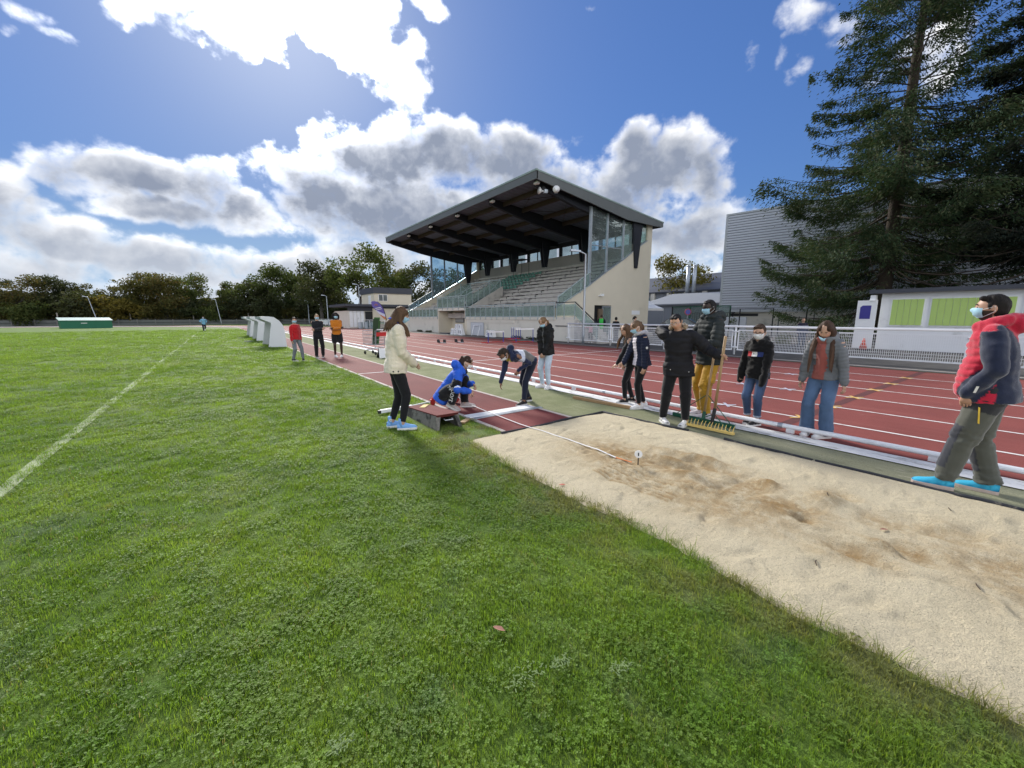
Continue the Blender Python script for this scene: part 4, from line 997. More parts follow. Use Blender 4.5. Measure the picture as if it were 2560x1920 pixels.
b.build('body', pm('dark_car_paint', (.015,.016,.02), .25, .05, 2, 0, spec=.6), CAR)
b = MB(); b.add([cpt(-1.15,-.68,.95), cpt(-1.15,.68,.95), cpt(-.62,.62,1.36), cpt(-.62,-.62,1.36)], [(0,1,2,3)]); 
for s in (-1, 1): b.add([cpt(-1.0,s*.80,.96), cpt(1.4,s*.80,1.0), cpt(.85,s*.695,1.37), cpt(-.55,s*.695,1.35)], [(0,1,2,3)])
b.build('windows', M['glass_c'], CAR)
for u in (-1.3, 1.3):
    for w_ in (-.8, .8): 
        p = Vector(cpt(u, w_, .32)); ax = Vector((.94,.35,0))*.1; MB().path([p-ax, p+ax], [.32,.32], 16).build('wheel', M['black'], CAR)
SGN = thing('no_parking_sign', 'round blue and red no parking sign by the green panels', 'sign', (31.5, 18.6, 0))
MB().tube((31.5,18.55,0),(31.5,18.55,2.2), .03).build('pole', M['galv'], SGN); MB().path([(31.42,18.48,1.95),(31.40,18.46,1.95)], [.26,.26], 20).build('sign_disc', pm('sign_red', (.4,.05,.06), .5, 0), SGN); MB().path([(31.395,18.455,1.95),(31.39,18.45,1.95)], [.2,.2], 20).build('sign_face', pm('sign_blue', (.07,.09,.35), .5, 0), SGN)

# ------------------------------------------------------------------ clubhouse left of the stand
CH = thing('clubhouse', 'cream two storey clubhouse with a dark flat roof left of the stand', 'building', (18, 58, 0))
MB().box(18.65, 24.1, 58, 64, 3.3, 4.85).build('upper_wall', M['render'], CH); MB().box(18.5, 24.25, 57.85, 64.2, 4.85, 5.66).build('parapet', M['darkgrey'], CH)
MB().box(18.3, 24.6, 57.9, 66, 0, 2.75).build('lower_wall', M['render'], CH); MB().box(15.1, 18.3, 58.2, 66, 0, 2.4).build('side_wall', M['render2'], CH)
MB().box(14.4, 24.9, 57.4, 66.5, 2.98, 3.3).build('roof', M['darkgrey'], CH); MB().box(15.0, 18.28, 58.0, 58.19, 2.4, 2.98).build('cladding', M['darkgrey'], CH)
MB().box(18.6, 24.3, 57.88, 57.9, 2.75, 2.98).build('fascia', M['darkgrey'], CH)
w_ = MB().box(19.2, 20.5, 57.94, 58.0, 3.75, 4.7).build('window', M['white_pl'], CH)
for x in (19.27, 19.9): MB().box(x, x+.53, 57.92, 57.94, 3.82, 4.64).build('pane', pm('dark_pane', (.10,.12,.13), .1, .1, 2, 0) if x < 19.5 else bpy.data.materials['dark_pane'], w_)
MB().box(18.6, 18.65, 59.5, 60.6, 3.35, 4.6).build('door', M['white_pl'], CH)
for k in range(4): MB().box(15.2+.5*k, 15.62+.5*k, 58.12, 58.19, .2, 2.36).build('shutter', M['white'], CH)
MB().box(17.3, 18.28, 58.1, 58.19, .1, 2.3).build('doorway', M['black'], CH)
for k in range(3): tag(MB().tube((16.2+.8*k, 56.8, 0), (16.2+.8*k, 56.8, .85), .28, .3, 12).build('bin', M['galv']), ['pale bin before the clubhouse shutters, leftmost of three', 'pale bin before the clubhouse shutters, middle of three', 'pale bin before the clubhouse, rightmost of three beside its dark doorway'][k], 'bin', 'bins in front of the clubhouse')

# ------------------------------------------------------------------ dugouts
M['dug'] = pm('dugout_white', (.62,.64,.66), .5, .05, 1.5, .05, 30)
def dugout(y0, L_, label, n):
    t_ = thing('dugout', label, 'dugout', (2.6, y0, 0), 0, 'white dugouts beside the runway')
    prof = [(2.16,.03),(2.98,.03),(2.93,.9),(2.86,1.15),(2.72,1.36),(2.5,1.53),(2.25,1.57),(1.93,1.56),(1.93,1.45),(2.37,1.24)]
    for y, nm in ((y0, 'side_panel'), (y0+L_, 'side_panel')):
        MB().prism(prof, 'y', y-.035, y+.035).build(nm, M['dug'], t_)
    out_ = prof[1:8]; b = MB()
    for (xa, za), (xb, zb) in zip(out_, out_[1:]): b.add([(xa,y0+.035,za),(xb,y0+.035,zb),(xb,y0+L_-.035,zb),(xa,y0+L_-.035,za)], [(0,1,2,3)])
    b.build('shell', pm('dugout_shell', (.5,.52,.52), .5, .06, 1.5) if n == 0 else bpy.data.materials['dugout_shell'], t_)
    MB().box(2.5, 2.86, y0+.1, y0+L_-.1, .38, .43).build('bench', M['galv'], t_)
    MB().box(1.93, 1.97, y0+.035, y0+L_-.035, 1.42, 1.55).build('front_edge', M['galv'], t_)
for n, (y, l) in enumerate(((23.6, 'curved white dugout nearest the boy in red'), (30.6, 'curved white dugout in the middle of the three'), (36.7, 'curved white dugout farthest from the boys'))): dugout(y, 3.0, l, n)
pl = pm('grey_green_pad', (.22,.25,.17), .9, .2, 2, .3, 30)
for y, l_ in ((23.4, 'worn pad in the grass before the nearest dugout'), (30, 'worn pad in the grass before the middle dugout'), (36, 'worn pad in the grass before the farthest dugout')): tag(MB().box(.3, 2.1, y+.6, y+2.2, 0, .012).build('ground_pad', pl), l_, 'pad', 'pads in front of the dugouts')

# ------------------------------------------------------------------ green locker on the far side of the field
LK = thing('equipment_locker', 'long low green equipment locker across the field', 'locker', (-14, 80, 0))
b = MB(); a_ = Vector((-16.35, 79.6, 0)); c_ = Vector((-11.6, 81.2, 0)); d_ = (c_-a_).normalized(); n_ = Vector((d_.y, -d_.x, 0))
def LP(u, v, z): return tuple(a_+d_*u+n_*-v+Vector((0,0,z)))
LL = (c_-a_).length
b.hexa([LP(0,0,0),LP(LL,0,0),LP(LL,1.6,0),LP(0,1.6,0),LP(0,0,1.05),LP(LL,0,1.05),LP(LL,1.6,1.4),LP(0,1.6,1.4)]); b.build('locker_body', pm('locker_green', (.012,.13,.07), .5, .12, 2, .1, 20), LK)
b = MB(); b.hexa([LP(-.15,-.12,1.06),LP(LL+.1,-.12,1.06),LP(LL+.1,1.7,1.42),LP(-.15,1.7,1.42),LP(-.15,-.12,1.12),LP(LL+.1,-.12,1.12),LP(LL+.1,1.7,1.48),LP(-.15,1.7,1.48)]); b.build('lid', pm('lid_pale', (.40,.52,.47), .5, .1, 2, 0), LK)
b = MB(); b.hexa([LP(1.9,-.02,.68),LP(2.5,-.02,.68),LP(2.5,0,.68),LP(1.9,0,.68),LP(1.9,-.02,.75),LP(2.5,-.02,.75),LP(2.5,0,.75),LP(1.9,0,.75)]); b.build('name_plate', M['white_pl'], LK)
# fence round the far bend
FF = thing('field_fence', 'dark post and rail fence along the far end of the ground', 'fence', (0, 104, 0))
pm_ = MB().box(-.06,.06,-.06,.06,0,1.15).mesh('fence_post', M['conc_d']); pt_ = MB().box(-.08,.08,-.08,.08,0,2.3).mesh('tall_post', M['conc'])
for k in range(46): put('fence_post', pm_, FF, (-66+2.6*k, 104.5-.02*k, 0))
for k in range(12): put('tall_post', pt_, FF, (-60+9.5*k, 106, 0))
MB().box(-70, 52, 104.4, 104.5, 1.05, 1.13).box(-70, 52, 104.4, 104.5, .5, .56).build('fence_rail', M['black'], FF)
MB().box(-70, 52, 104.55, 104.6, .02, 1.0).build('mesh_infill', glass('fence_veil', (.3,.32,.3), .5, .62), FF)
hedge_bank = struct('earth_bank', MB().prism([(104.8, 0), (107, .9), (135, 2.2), (135, 0)], 'x', -110, 60), pm('leaf_litter', (.05,.042,.026), .95, .3, .6, .5, 4), 'dark bank of undergrowth below the trees')

# ------------------------------------------------------------------ trees
def crown(seed, blobs, n, ls, fill=.55):
    """leaf clumps through the volume of several lumps, with gaps"""
    g_ = np.random.default_rng(seed); out_ = []
    wts = np.array([b_[3]**2 for b_ in blobs]); wts = wts/wts.sum()
    k = g_.choice(len(blobs), n, p=wts)
    c = np.array([b_[:3] for b_ in blobs])[k]; r = np.array([b_[3] for b_ in blobs])[k]; fz = np.array([b_[4] if len(b_) > 4 else .8 for b_ in blobs])[k]
    d = g_.normal(size=(n, 3)); d /= np.linalg.norm(d, axis=1)[:, None]
    rad = r*(g_.random(n)**fill); p = c+d*rad[:, None]*np.stack([np.ones(n), np.ones(n), fz], 1)
    keep = fbm(p, .55, 3, seed) > -.28; p = p[keep]; d = d[keep]; n = len(p)
    u = g_.normal(size=(n, 3))+d*.4; u /= np.linalg.norm(u, axis=1)[:, None]; w0 = g_.normal(size=(n, 3)); v = np.cross(u, w0); v /= np.linalg.norm(v, axis=1)[:, None]
    s = ls*g_.uniform(.5, 1.35, n)[:, None]
    V = np.stack([p-u*s, p+v*s*.62+u*s*.15, p+u*s, p-v*s*.62-u*s*.1], 1).reshape(-1, 3)
    Fc = np.arange(4*n).reshape(n, 4)
    me = bpy.data.meshes.new('crown'); me.from_pydata(V.tolist(), [], Fc.tolist()); return me
def trunk_mesh(seed, h, r, limbs, mat, top=.62):
    rr = random.Random(seed); b = MB(); pts = [Vector((0,0,-.2))]; 
    for k in range(1, 6): pts.append(Vector((rr.uniform(-.2,.2)*k*.3, rr.uniform(-.2,.2)*k*.3, h*top*k/5)))
    b.path(pts, [r*(1.25-.2*k) for k in range(6)], 7)
    for _ in range(limbs):
        k = rr.uniform(.35, .95); i = int(k*5); p = pts[i].lerp(pts[min(i+1,5)], k*5-i); a = rr.uniform(0, 6.28); L_ = h*rr.uniform(.15,.27)
        q1 = p+Vector((math.cos(a)*L_*.45, math.sin(a)*L_*.45, L_*.35)); q2 = p+Vector((math.cos(a)*L_*.8, math.sin(a)*L_*.8, L_*.85))
        b.path([p, q1, q2], [r*.45, r*.28, r*.08], 5)
    return b.mesh('trunk', mat, True)
PRO = []
def proto(seed, kind):
    r = random.Random(seed)
    if kind == 'round': bl = [(0,0,6.2,3.6,.85)]+[(r.uniform(-3,3), r.uniform(-3,3), r.uniform(3.5,9.2), r.uniform(1.3,2.3)) for _ in range(11)]
    elif kind == 'tall': bl = [(0,0,6,2.6,1.4)]+[(r.uniform(-2.2,2.2), r.uniform(-2.2,2.2), r.uniform(2.5,10.2), r.uniform(1.0,1.9)) for _ in range(12)]
    elif kind == 'thin': bl = [(r.uniform(-2.5,2.5), r.uniform(-2.5,2.5), r.uniform(3.5,9.8), r.uniform(.8,1.6)) for _ in range(13)]
    else: bl = [(r.uniform(-3.2,3.2), r.uniform(-2,2), r.uniform(.8,3.6), r.uniform(1.2,2.0)) for _ in range(11)]
    n = {'round': 5200, 'tall': 4600, 'thin': 2300, 'bush': 3600}[kind]
    me = crown(seed, bl, int(n*1.7), .17, .5)
    return me, trunk_mesh(seed, 9 if kind != 'bush' else 3.2, .26 if kind != 'bush' else .12, 9, M['bark_g'])
PRO = {k: [proto(s+j*10, k) for j in range(2)] for s, k in ((3,'round'),(4,'tall'),(5,'thin'),(6,'bush'))}
TCOUNT = [0]
def tree(x, y, kind, h, mat, label, group='trees along the far end of the ground', v=0, w_=1.0, z=0):
    cm, tm = PRO[kind][v % 2]; key = cm.name+mat
    me = bpy.data.meshes.get(key)
    if me is None:
        me = cm.copy(); me.name = key; me.materials.clear(); me.materials.append(M[mat])
    t_ = thing('tree' if kind != 'bush' else 'bush', label, 'tree' if kind != 'bush' else 'bush', (x, y, z), 0, group)
    s = h/(10.5 if kind != 'bush' else 4.6)
    TCOUNT[0] += 1
    for nm, m_ in (('crown', me), ('trunk', tm)):
        o = link(bpy.data.objects.new(nm, m_)); o.parent = t_; o.scale = (s*w_, s*w_, s); o.rotation_euler = (0, 0, 1.7*TCOUNT[0])
# far belt, left to right; heights vary so the skyline does
belt0 = [(-47,104,'round',10,'leaf_rust'),(-41,112,'round',10.5,'leaf_olive'),(-36,107,'round',9,'leaf_rust'),(-31,113,'tall',11.5,'leaf_dark'),(-27,108,'round',13.2,'leaf_rust'),(-23.5,114,'round',12.5,'leaf_dark'),(-21,107,'bush',6.5,'leaf_dark'),(-18.5,112,'thin',9.5,'leaf_olive'),(-16,107,'bush',5.5,'leaf_yellow'),
        (-13,109,'round',9.5,'leaf_olive'),(-9.5,113,'thin',13,'leaf_rust'),(-7,108,'round',10.5,'leaf_rust'),(-3.5,111,'round',12.5,'leaf_green'),(.5,114,'thin',14.8,'leaf_olive'),(-1,107,'bush',5.5,'leaf_dark'),(4.0,110,'tall',13.5,'leaf_green'),(8,113,'round',9.0,'leaf_dark'),(7,107,'bush',6,'leaf_dark'),(11.5,110,'round',13.5,'leaf_green'),(16,112,'round',16.5,'leaf_green'),(20.5,109,'round',15.5,'leaf_green'),(14,107,'bush',6.5,'leaf_dark'),(25,112,'tall',13.5,'leaf_dark'),(23,106,'bush',6.5,'leaf_dark'),(-52,108,'round',10,'leaf_olive'),(-58,106,'round',11,'leaf_rust'),(-64,110,'round',10,'leaf_dark')]
HB = [(0,8),(140,9.2),(190,10.4),(250,8.0),(300,8.6),(330,9.2),(370,10.2),(412,10.6),(440,10.4),(478,11),(518,11.8),(557,9.0),(600,8.6),(640,11),(690,13.6),(750,13.6),(790,12),(900,11)]
def belt_h(x, y):                       # skyline heights measured along the belt
    a = math.atan2(x, y)-math.radians(36.3); u = 1280+1022*math.tan(a)
    return float(np.interp(u, [q[0] for q in HB], [q[1] for q in HB]))
belt = [(x, y, k, h if k == 'bush' else belt_h(x, y)*(.97+.1*((i*37) % 10)/10), m_) for i, (x, y, k, h, m_) in enumerate(belt0)]
words = {'leaf_rust': 'rust brown', 'leaf_olive': 'olive', 'leaf_dark': 'dark green', 'leaf_green': 'green', 'leaf_yellow': 'yellowing'}
kw = {'round': 'broad', 'tall': 'tall narrow', 'thin': 'thin airy', 'bush': 'low bushy'}
spots = ['at the far left edge, half out of the picture', 'near the left edge above the fence', 'left of the green locker', 'over the left part of the green locker', 'above the green locker', 'behind the green locker', 'under the taller trees right of the locker', 'between the locker and the centre of the belt', 'right above the slanting pale post', 'left of the middle of the belt', 'showing bare twigs at its top', 'left of the runner', 'behind the runner', 'with sky through its crown right of the runner', 'below the trees behind the runner', 'next to the slanting grey post', 'in the dip of the skyline above the dugouts', 'behind the white dugouts', 'rising behind the nearest dugout', 'highest of the left belt, behind the boys', 'behind the boy in black', 'below the big crowns by the boys', 'right of the girl in orange', 'behind the girl in orange', 'beyond the left edge of the belt', 'beyond the left edge, taller', 'at the far left end of the belt']
b = MB(); g_ = np.random.default_rng(88); n = 26000
wx = g_.uniform(-85, 60, n); wy = g_.uniform(117, 126, n); wh = (5.0+1.6*vnoise(np.stack([wx, wx*0, wx*0], 1), .16, 4)); wz = wh*g_.random(n)**.8
C3 = np.stack([wx, wy, wz], 1); u = g_.normal(size=(n,3)); u /= np.linalg.norm(u, axis=1)[:,None]; v_ = np.cross(u, g_.normal(size=(n,3))); v_ /= np.linalg.norm(v_, axis=1)[:,None]; s_ = g_.uniform(.25,.6,n)[:,None]
me = bpy.data.meshes.new('far_wood'); me.from_pydata(np.stack([C3-u*s_, C3+v_*s_*.7, C3+u*s_, C3-v_*s_*.7], 1).reshape(-1,3).tolist(), [], np.arange(4*n).reshape(n,4).tolist()); me.materials.append(M['leaf_dark'])
o = link(bpy.data.objects.new('far_wood', me)); o['kind'] = 'stuff'; o['category'] = 'wood'; o['label'] = 'dark undergrowth and far wood behind the belt of trees'
for i in range(17):
    x = -62+6.1*i
    belt.append((x, 106.3+1.2*(i % 3), 'bush', 3.4+1.1*((i*7) % 4)/3, ['leaf_dark','leaf_rust','leaf_green','leaf_olive'][(i*3) % 4])); spots.append(['at the far left behind the fence', 'at the left edge behind the fence', 'left of the tall posts', 'under the rust brown trees at the left', 'beside the slanting pale post', 'left of the locker roof', 'over the locker lid', 'right of the locker', 'midway from locker to runner', 'low behind the fence left of the runner', 'low behind the runner', 'right behind the slanting grey post', 'behind the farthest dugout', 'behind the middle dugout', 'low behind the boy in red', 'low behind the boy in black', 'low behind the girl in orange'][i])
for i, (x, y, k, h, m_) in enumerate(belt): tree(x, y, k, h, m_, '%s %s %s %s' % (kw[k], words[m_], 'bush' if k == 'bush' else 'tree', spots[i]), v=i, w_=1.15)
for i, (x, y, k, h, m_, l) in enumerate(((24, 84, 'round', 15.5, 'leaf_green', 'great round green tree above the clubhouse roof'), (31, 82, 'tall', 11.5, 'leaf_green', 'green tree between the clubhouse and the stand'), (37.5, 78, 'round', 13, 'leaf_dark', 'dark green tree behind the left end of the stand'), (33, 90, 'round', 13, 'leaf_olive', 'olive tree behind the clubhouse parapet'), (43, 72, 'round', 12, 'leaf_green', 'green tree seen through the far glass of the stand'), (18.5, 92, 'round', 13, 'leaf_dark', 'dark tree left of the clubhouse'), (62, 38, 'round', 11.5, 'leaf_olive', 'autumn tinted tree at the left edge of the sports hall'), (68, 90, 'round', 11, 'leaf_dark', 'dark tree behind the rear windows of the stand'))):
    tree(x, y, k, h, m_, l, 'trees round the stand', v=i, w_=1.1)

# spruces behind the shed
def spruce(x, y, H_, R, seed, mats, label, zlow=1.5, nper=1.0):
    t_ = thing('spruce_tree', label, 'tree', (x, y, 0), 0, 'spruces behind the shed')
    g_ = np.random.default_rng(seed); r = random.Random(seed)
    b = MB(); b.path([(0,0,-.2),(0.05,0,H_*.3),(.0,.05,H_*.6),(0,0,H_)], [.42,.33,.22,.04], 10); 
    V = []; lim = MB()
    z = zlow
    while z < H_*.98:
        f = 1-z/H_; nb = r.randint(4, 6)
        for k in range(nb):
            a = r.uniform(0, 6.28); L_ = R*(f**.62)*r.uniform(.6, 1.12)*(.92 if z < 4 else 1); zz = z+r.uniform(-.3,.3)
            if L_ < .35: continue
            if z < 7: L_ *= .80
            dx, dy = math.cos(a), math.sin(a); drop = r.uniform(.10,.30)*L_ if z < H_*.55 else -r.uniform(.05,.28)*L_
            def at(s): return Vector((dx*L_*s, dy*L_*s, zz-drop*math.sin(s*2.2)*1.1+.13*L_*s*s))
            pts = [at(s) for s in (0,.25,.5,.75,1)]
            lim.path(pts, [.055*f+.02,.045*f+.015,.035*f+.012,.02,.008], 4, caps=False)
            gap = r.random() < .12
            tipx, tipy = x+dx*L_, y+dy*L_
            if tipx < 31.5 and tipy < 6.6 and zz-drop < 4.6 and dx < .2: continue
            n = int(L_*290*nper*(.35 if gap else 1))
            s = g_.uniform(.16, 1.03, n)**.8; side = g_.normal(0, .17*L_*1.0, n)*(1.15-s*.75); 
            base = np.array([at(q_) for q_ in s]); hang = np.abs(g_.normal(0, .30, n))*(.5+np.abs(side)); clump = np.round(s*9)/9
            p = base+np.stack([-dy*side, dx*side, -hang-.03], 1)
            kp = fbm(p, 1.25, 2, seed) > -.16; p = p[kp]; side = side[kp]; n = len(p)
            out_d = np.stack([np.full(n, dx)*.7-dy*np.sign(side)*.6, np.full(n, dy)*.7+dx*np.sign(side)*.6, -g_.uniform(.1,1.1,n)], 1)+g_.normal(0,.25,(n,3)); out_d /= np.linalg.norm(out_d, axis=1)[:,None]
            wd = np.cross(out_d, g_.normal(size=(n,3))); wd /= np.linalg.norm(wd, axis=1)[:,None]
            ln = g_.uniform(.08,.19,n)[:,None]; wv = g_.uniform(.018,.040,n)[:,None]
            V.append(np.stack([p-out_d*ln*.4, p+wd*wv+out_d*ln*.1, p+out_d*ln, p-wd*wv+out_d*ln*.1], 1).reshape(-1,3))
        z += r.uniform(.34,.58)
    V = np.concatenate(V); n = len(V)//4
    me = bpy.data.meshes.new('crown'); me.from_pydata(V.tolist(), [], np.arange(4*n).reshape(n,4).tolist()); me.materials.append(M[mats])
    o = link(bpy.data.objects.new('crown', me)); o.parent = t_
    o = link(bpy.data.objects.new('trunk', b.mesh('trunk', M['bark'], True))); o.parent = t_
    o = link(bpy.data.objects.new('limbs', lim.mesh('limbs', M['bark'], True))); o.parent = t_
    return n
N1 = spruce(33.2, 6.9, 26, 9.4, 12, 'needle', 'tall open spruce with a bare upper trunk behind the shed', 2.3, 1.05)
N2 = spruce(32.5, .6, 19, 7.6, 25, 'needle_dark', 'dark dense spruce at the right edge of the picture', 1.2, 1.35)

# ------------------------------------------------------------------ people
def skin_like(name, rough, spec=.35, bump=.1, bs=90, bd=.004, sheen=0, var=.1, vs=9):
    return pm(name, (1,1,1), rough, var, vs, bump, bs, spec=spec, attr='col', bd=bd, sheen=sheen)
M['skin'] = skin_like('skin', .5, .4, .05)
M['cloth'] = skin_like('cloth', .9, .15, .35, 160, .003, .25, .16)
M['knit'] = skin_like('knit', .95, .1, .6, 220, .004, .4, .35, 120)
M['puffer'] = skin_like('puffer_fabric', .72, .25, .15, 60, .004, 0, .12)
M['denim'] = skin_like('denim', .85, .2, .4, 260, .002, .15, .25, 14)
M['fleece'] = skin_like('fleece', .98, .1, .8, 45, .01, .5, .12, 6)
M['hairm'] = skin_like('hair', .62, .18, .9, 120, .006, 0, .35, 30)
def _strands():
    t = NT(M['hairm'].node_tree); nz = [n for n in t.t.nodes if n.type == 'TEX_NOISE']; co = t.n('ShaderNodeTexCoord').outputs['Object']
    st = t.v('MULTIPLY', co, (9, 9, .8))
    for n in nz: t.put(n.inputs['Vector'], st); n.inputs['Scale'].default_value = 14
_strands()
M['shoe'] = skin_like('shoe_fabric', .7, .25, .2, 130, .003, 0, .12)
M['sole'] = pm('shoe_sole', (.72,.71,.69), .6, .08, 8, 0); M['sole_gum'] = pm('gum_sole', (.58,.46,.40), .6, .1, 8, 0)
M['mask_b'] = pm('mask_blue', (.36,.58,.72), .8, .05, 10, .1, 120); M['mask_w'] = pm('mask_white', (.74,.75,.76), .8, .05, 10, .1, 120)
M['eye'] = pm('eye_dark', (.012,.01,.01), .25, 0, 1, 0); M['eyew'] = pm('eye_white', (.6,.58,.55), .3, 0, 1, 0)
M['cord'] = pm('white_cord', (.75,.75,.75), .7, 0, 1, 0)

def remesh(mb, vox, sm=3, fac=.5):
    me = mb.mesh('tmp', [])
    o = bpy.data.objects.new('tmp', me); COL.objects.link(o)
    md = o.modifiers.new('r', 'REMESH'); md.mode = 'VOXEL'; md.voxel_size = vox; md.adaptivity = 0
    if sm: s_ = o.modifiers.new('s', 'SMOOTH'); s_.factor = fac; s_.iterations = sm
    dg = bpy.context.evaluated_depsgraph_get(); ev = o.evaluated_get(dg)
    r = bpy.data.meshes.new_from_object(ev); 
    v = np.empty(len(r.vertices)*3); r.vertices.foreach_get('co', v); v = v.reshape(-1, 3)
    nr = np.empty(len(r.vertices)*3); r.vertices.foreach_get('normal', nr); nr = nr.reshape(-1, 3)
    f = [tuple(p.vertices) for p in r.polygons]
    bpy.data.objects.remove(o); bpy.data.meshes.remove(r); bpy.data.meshes.remove(me)
    return v, nr, f
def skin_obj(name, v, f, col, mat, parent, smooth=True):
    me = bpy.data.meshes.new(name); me.from_pydata(np.asarray(v).tolist(), [], f); me.materials.append(mat)
    if smooth: me.polygons.foreach_set('use_smooth', [True]*len(f))
    at = me.attributes.new('col', 'FLOAT_COLOR', 'POINT'); c = np.ones((len(v), 4)); c[:, :3] = col; at.data.foreach_set('color', c.ravel())
    o = link(bpy.data.objects.new(name, me)); o.parent = parent; ORG[o.name] = None
    return o
def ik(a, t, l1, l2, hint):
    a = Vector(a); t = Vector(t); d = t-a; L = d.length
    if L > (l1+l2)*.999: d *= (l1+l2)*.999/L; t = a+d; L = d.length
    L = max(L, abs(l1-l2)+.01); dn = d.normalized(); x = (l1*l1-l2*l2+L*L)/(2*L); h = math.sqrt(max(l1*l1-x*x, 0))
    p = Vector(hint); p = p-dn*p.dot(dn); p = p.normalized() if p.length > 1e-5 else dn.orthogonal().normalized()
    return a+dn*x+p*h, a+dn*L
def rot3(yaw, pitch, roll):               # yaw + = towards own left, pitch + = down, roll + = towards own right
    return Matrix.Rotation(yaw, 3, 'Z') @ Matrix.Rotation(-pitch, 3, 'X') @ Matrix.Rotation(roll, 3, 'Y')
def limb(b, pts, rs, n=10, flat=None):
    b.path(pts, rs, n, flat=flat)
    for p, r in zip(pts, rs): b.ball(p, r*.99, n=8, m=6)
def seg_dist(P, A, B):
    A = np.array(A); B = np.array(B); d = B-A; L2 = d@d; t = np.clip(((P-A)@d)/L2, 0, 1); q = A+t[:, None]*d
    return np.linalg.norm(P-q, axis=1), t
class Person:
    def __init__(s, label, loc, H, phi, hip=.52, lean=0, lean2=0, side=0, twist=0, head=(0,0,0), hands=None, feet=None, elbow=None, knee=None, hipoff=(0,0), wide=1.0, hs=1.0, group='pupils and teachers at the long jump', vox=.0095, z0=0, footyaw=(0,0), footpitch=(0,0), name='person', bulk=1.0):
        v = Vector((loc[0], loc[1])).normalized(); r = Vector((v.y, -v.x)); ph = math.radians(phi); fw = -v*math.cos(ph)+r*math.sin(ph)
        s.root = thing(name, label, 'person', (loc[0], loc[1], z0), math.atan2(-fw.x, fw.y), group); ORG[s.root.name] = None
        s.H = H; s.vox = vox; s.wide = wide; s.bulk = bulk
        s.hc = np.array((0,0,0))
        L, L2, S = math.radians(lean), math.radians(lean2), math.radians(side)
        s.pel = Vector((hipoff[0]*H, hipoff[1]*H, hip*H))
        s.u1 = Vector((math.sin(S), math.sin(L)*math.cos(S), math.cos(L)*math.cos(S))).normalized()
        s.u2 = Vector((math.sin(S), math.sin(L2+L)*math.cos(S), math.cos(L+L2)*math.cos(S))).normalized()
        tw = math.radians(twist); s.sx0 = Vector((1,0,0)); sx = Vector((math.cos(tw), math.sin(tw), 0)); s.sx = (sx-s.u2*sx.dot(s.u2)).normalized()
        s.waist = s.pel+s.u1*.12*H; s.chest = s.waist+s.u2*.11*H; s.neck = s.waist+s.u2*.205*H
        s.fw1 = s.u1.cross(s.sx0).normalized(); s.fw2 = s.u2.cross(s.sx).normalized()
        s.hR = rot3(*[math.radians(a) for a in head]); s.hs = hs*(.215+.010*(H-1.5)/.3)/.225
        s.hx, s.hy, s.hz = (s.hR @ Vector(a) for a in ((1,0,0),(0,1,0),(0,0,1)))
        nd = (s.u2*.6+s.hz*.4).normalized(); s.nk2 = s.neck+nd*.036*H
        s.head = s.nk2+s.hz*(.070*s.hs)+s.hy*.018
        shw = .100*H*wide
        s.sh = [s.neck-s.u2*.042*H+s.sx*shw*q for q in (1, -1)]           # right, left
        hands = hands or [(.135,.03,.47), (-.135,.03,.47)]; elbow = elbow or [(.3,-1,0), (-.3,-1,0)]
        s.el = []; s.wr = []; s.la = (.172*H, .150*H)
        for i in range(2):
            e, w_ = ik(s.sh[i], Vector(hands[i])*H, s.la[0], s.la[1], elbow[i]); s.el.append(e); s.wr.append(w_)
        feet = feet or [(.055,0), (-.055,0)]; knee = knee or [(.12,1,0), (-.12,1,0)]
        s.hip = [s.pel+Vector((.052*H*q, 0, -.005*H)) for q in (1, -1)]; s.kn = []; s.an = []; s.fy = [math.radians(a) for a in footyaw]; s.fp = [math.radians(a) for a in footpitch]
        for i in range(2):
            f = feet[i]; az_ = (f[2] if len(f) > 2 else .047)*H
            k, a = ik(s.hip[i], Vector((f[0]*H, f[1]*H, az_)), .243*H, .238*H, knee[i]); s.kn.append(k); s.an.append(a)
        s.handspec = []
    # ---- torso rings shared by body and clothes; t along the spine in units of H
    def spine(s, t):
        return s.pel+s.u1*t*s.H if t <= .12 else s.waist+s.u2*(t-.12)*s.H
    def torso(s, b, prof, g=0, n=16, belly=0):
        rings = []
        for t, hw, hd in prof:
            c = s.spine(t); k = min(max(t/.12, 0), 1)
            x = s.sx0.lerp(s.sx, k).normalized(); y = s.fw1.lerp(s.fw2, k).normalized()
            hw = hw*s.H*s.wide+g; hd = hd*s.H*s.bulk+g
            if belly: c = c+y*belly*max(0, 1-((t-.06)/.12)**2)*.5; hd = hd+belly*max(0, 1-((t-.06)/.12)**2)*.5
            rings.append([c+x*hw*math.copysign(abs(math.cos(a))**.85, math.cos(a))+y*hd*math.copysign(abs(math.sin(a))**.85, math.sin(a)) for a in [2*PI*i/n for i in range(n)]])
        b0 = len(b.v)
        for r in rings: b.v += [tuple(p) for p in r]
        for j in range(len(rings)-1):
            for i in range(n): b.f.append((b0+j*n+i, b0+j*n+(i+1)%n, b0+(j+1)*n+(i+1)%n, b0+(j+1)*n+i)); b.mi.append(0)
        b.f.append(tuple(b0+i for i in reversed(range(n)))); b.mi.append(0); e = b0+(len(rings)-1)*n; b.f.append(tuple(e+i for i in range(n))); b.mi.append(0)
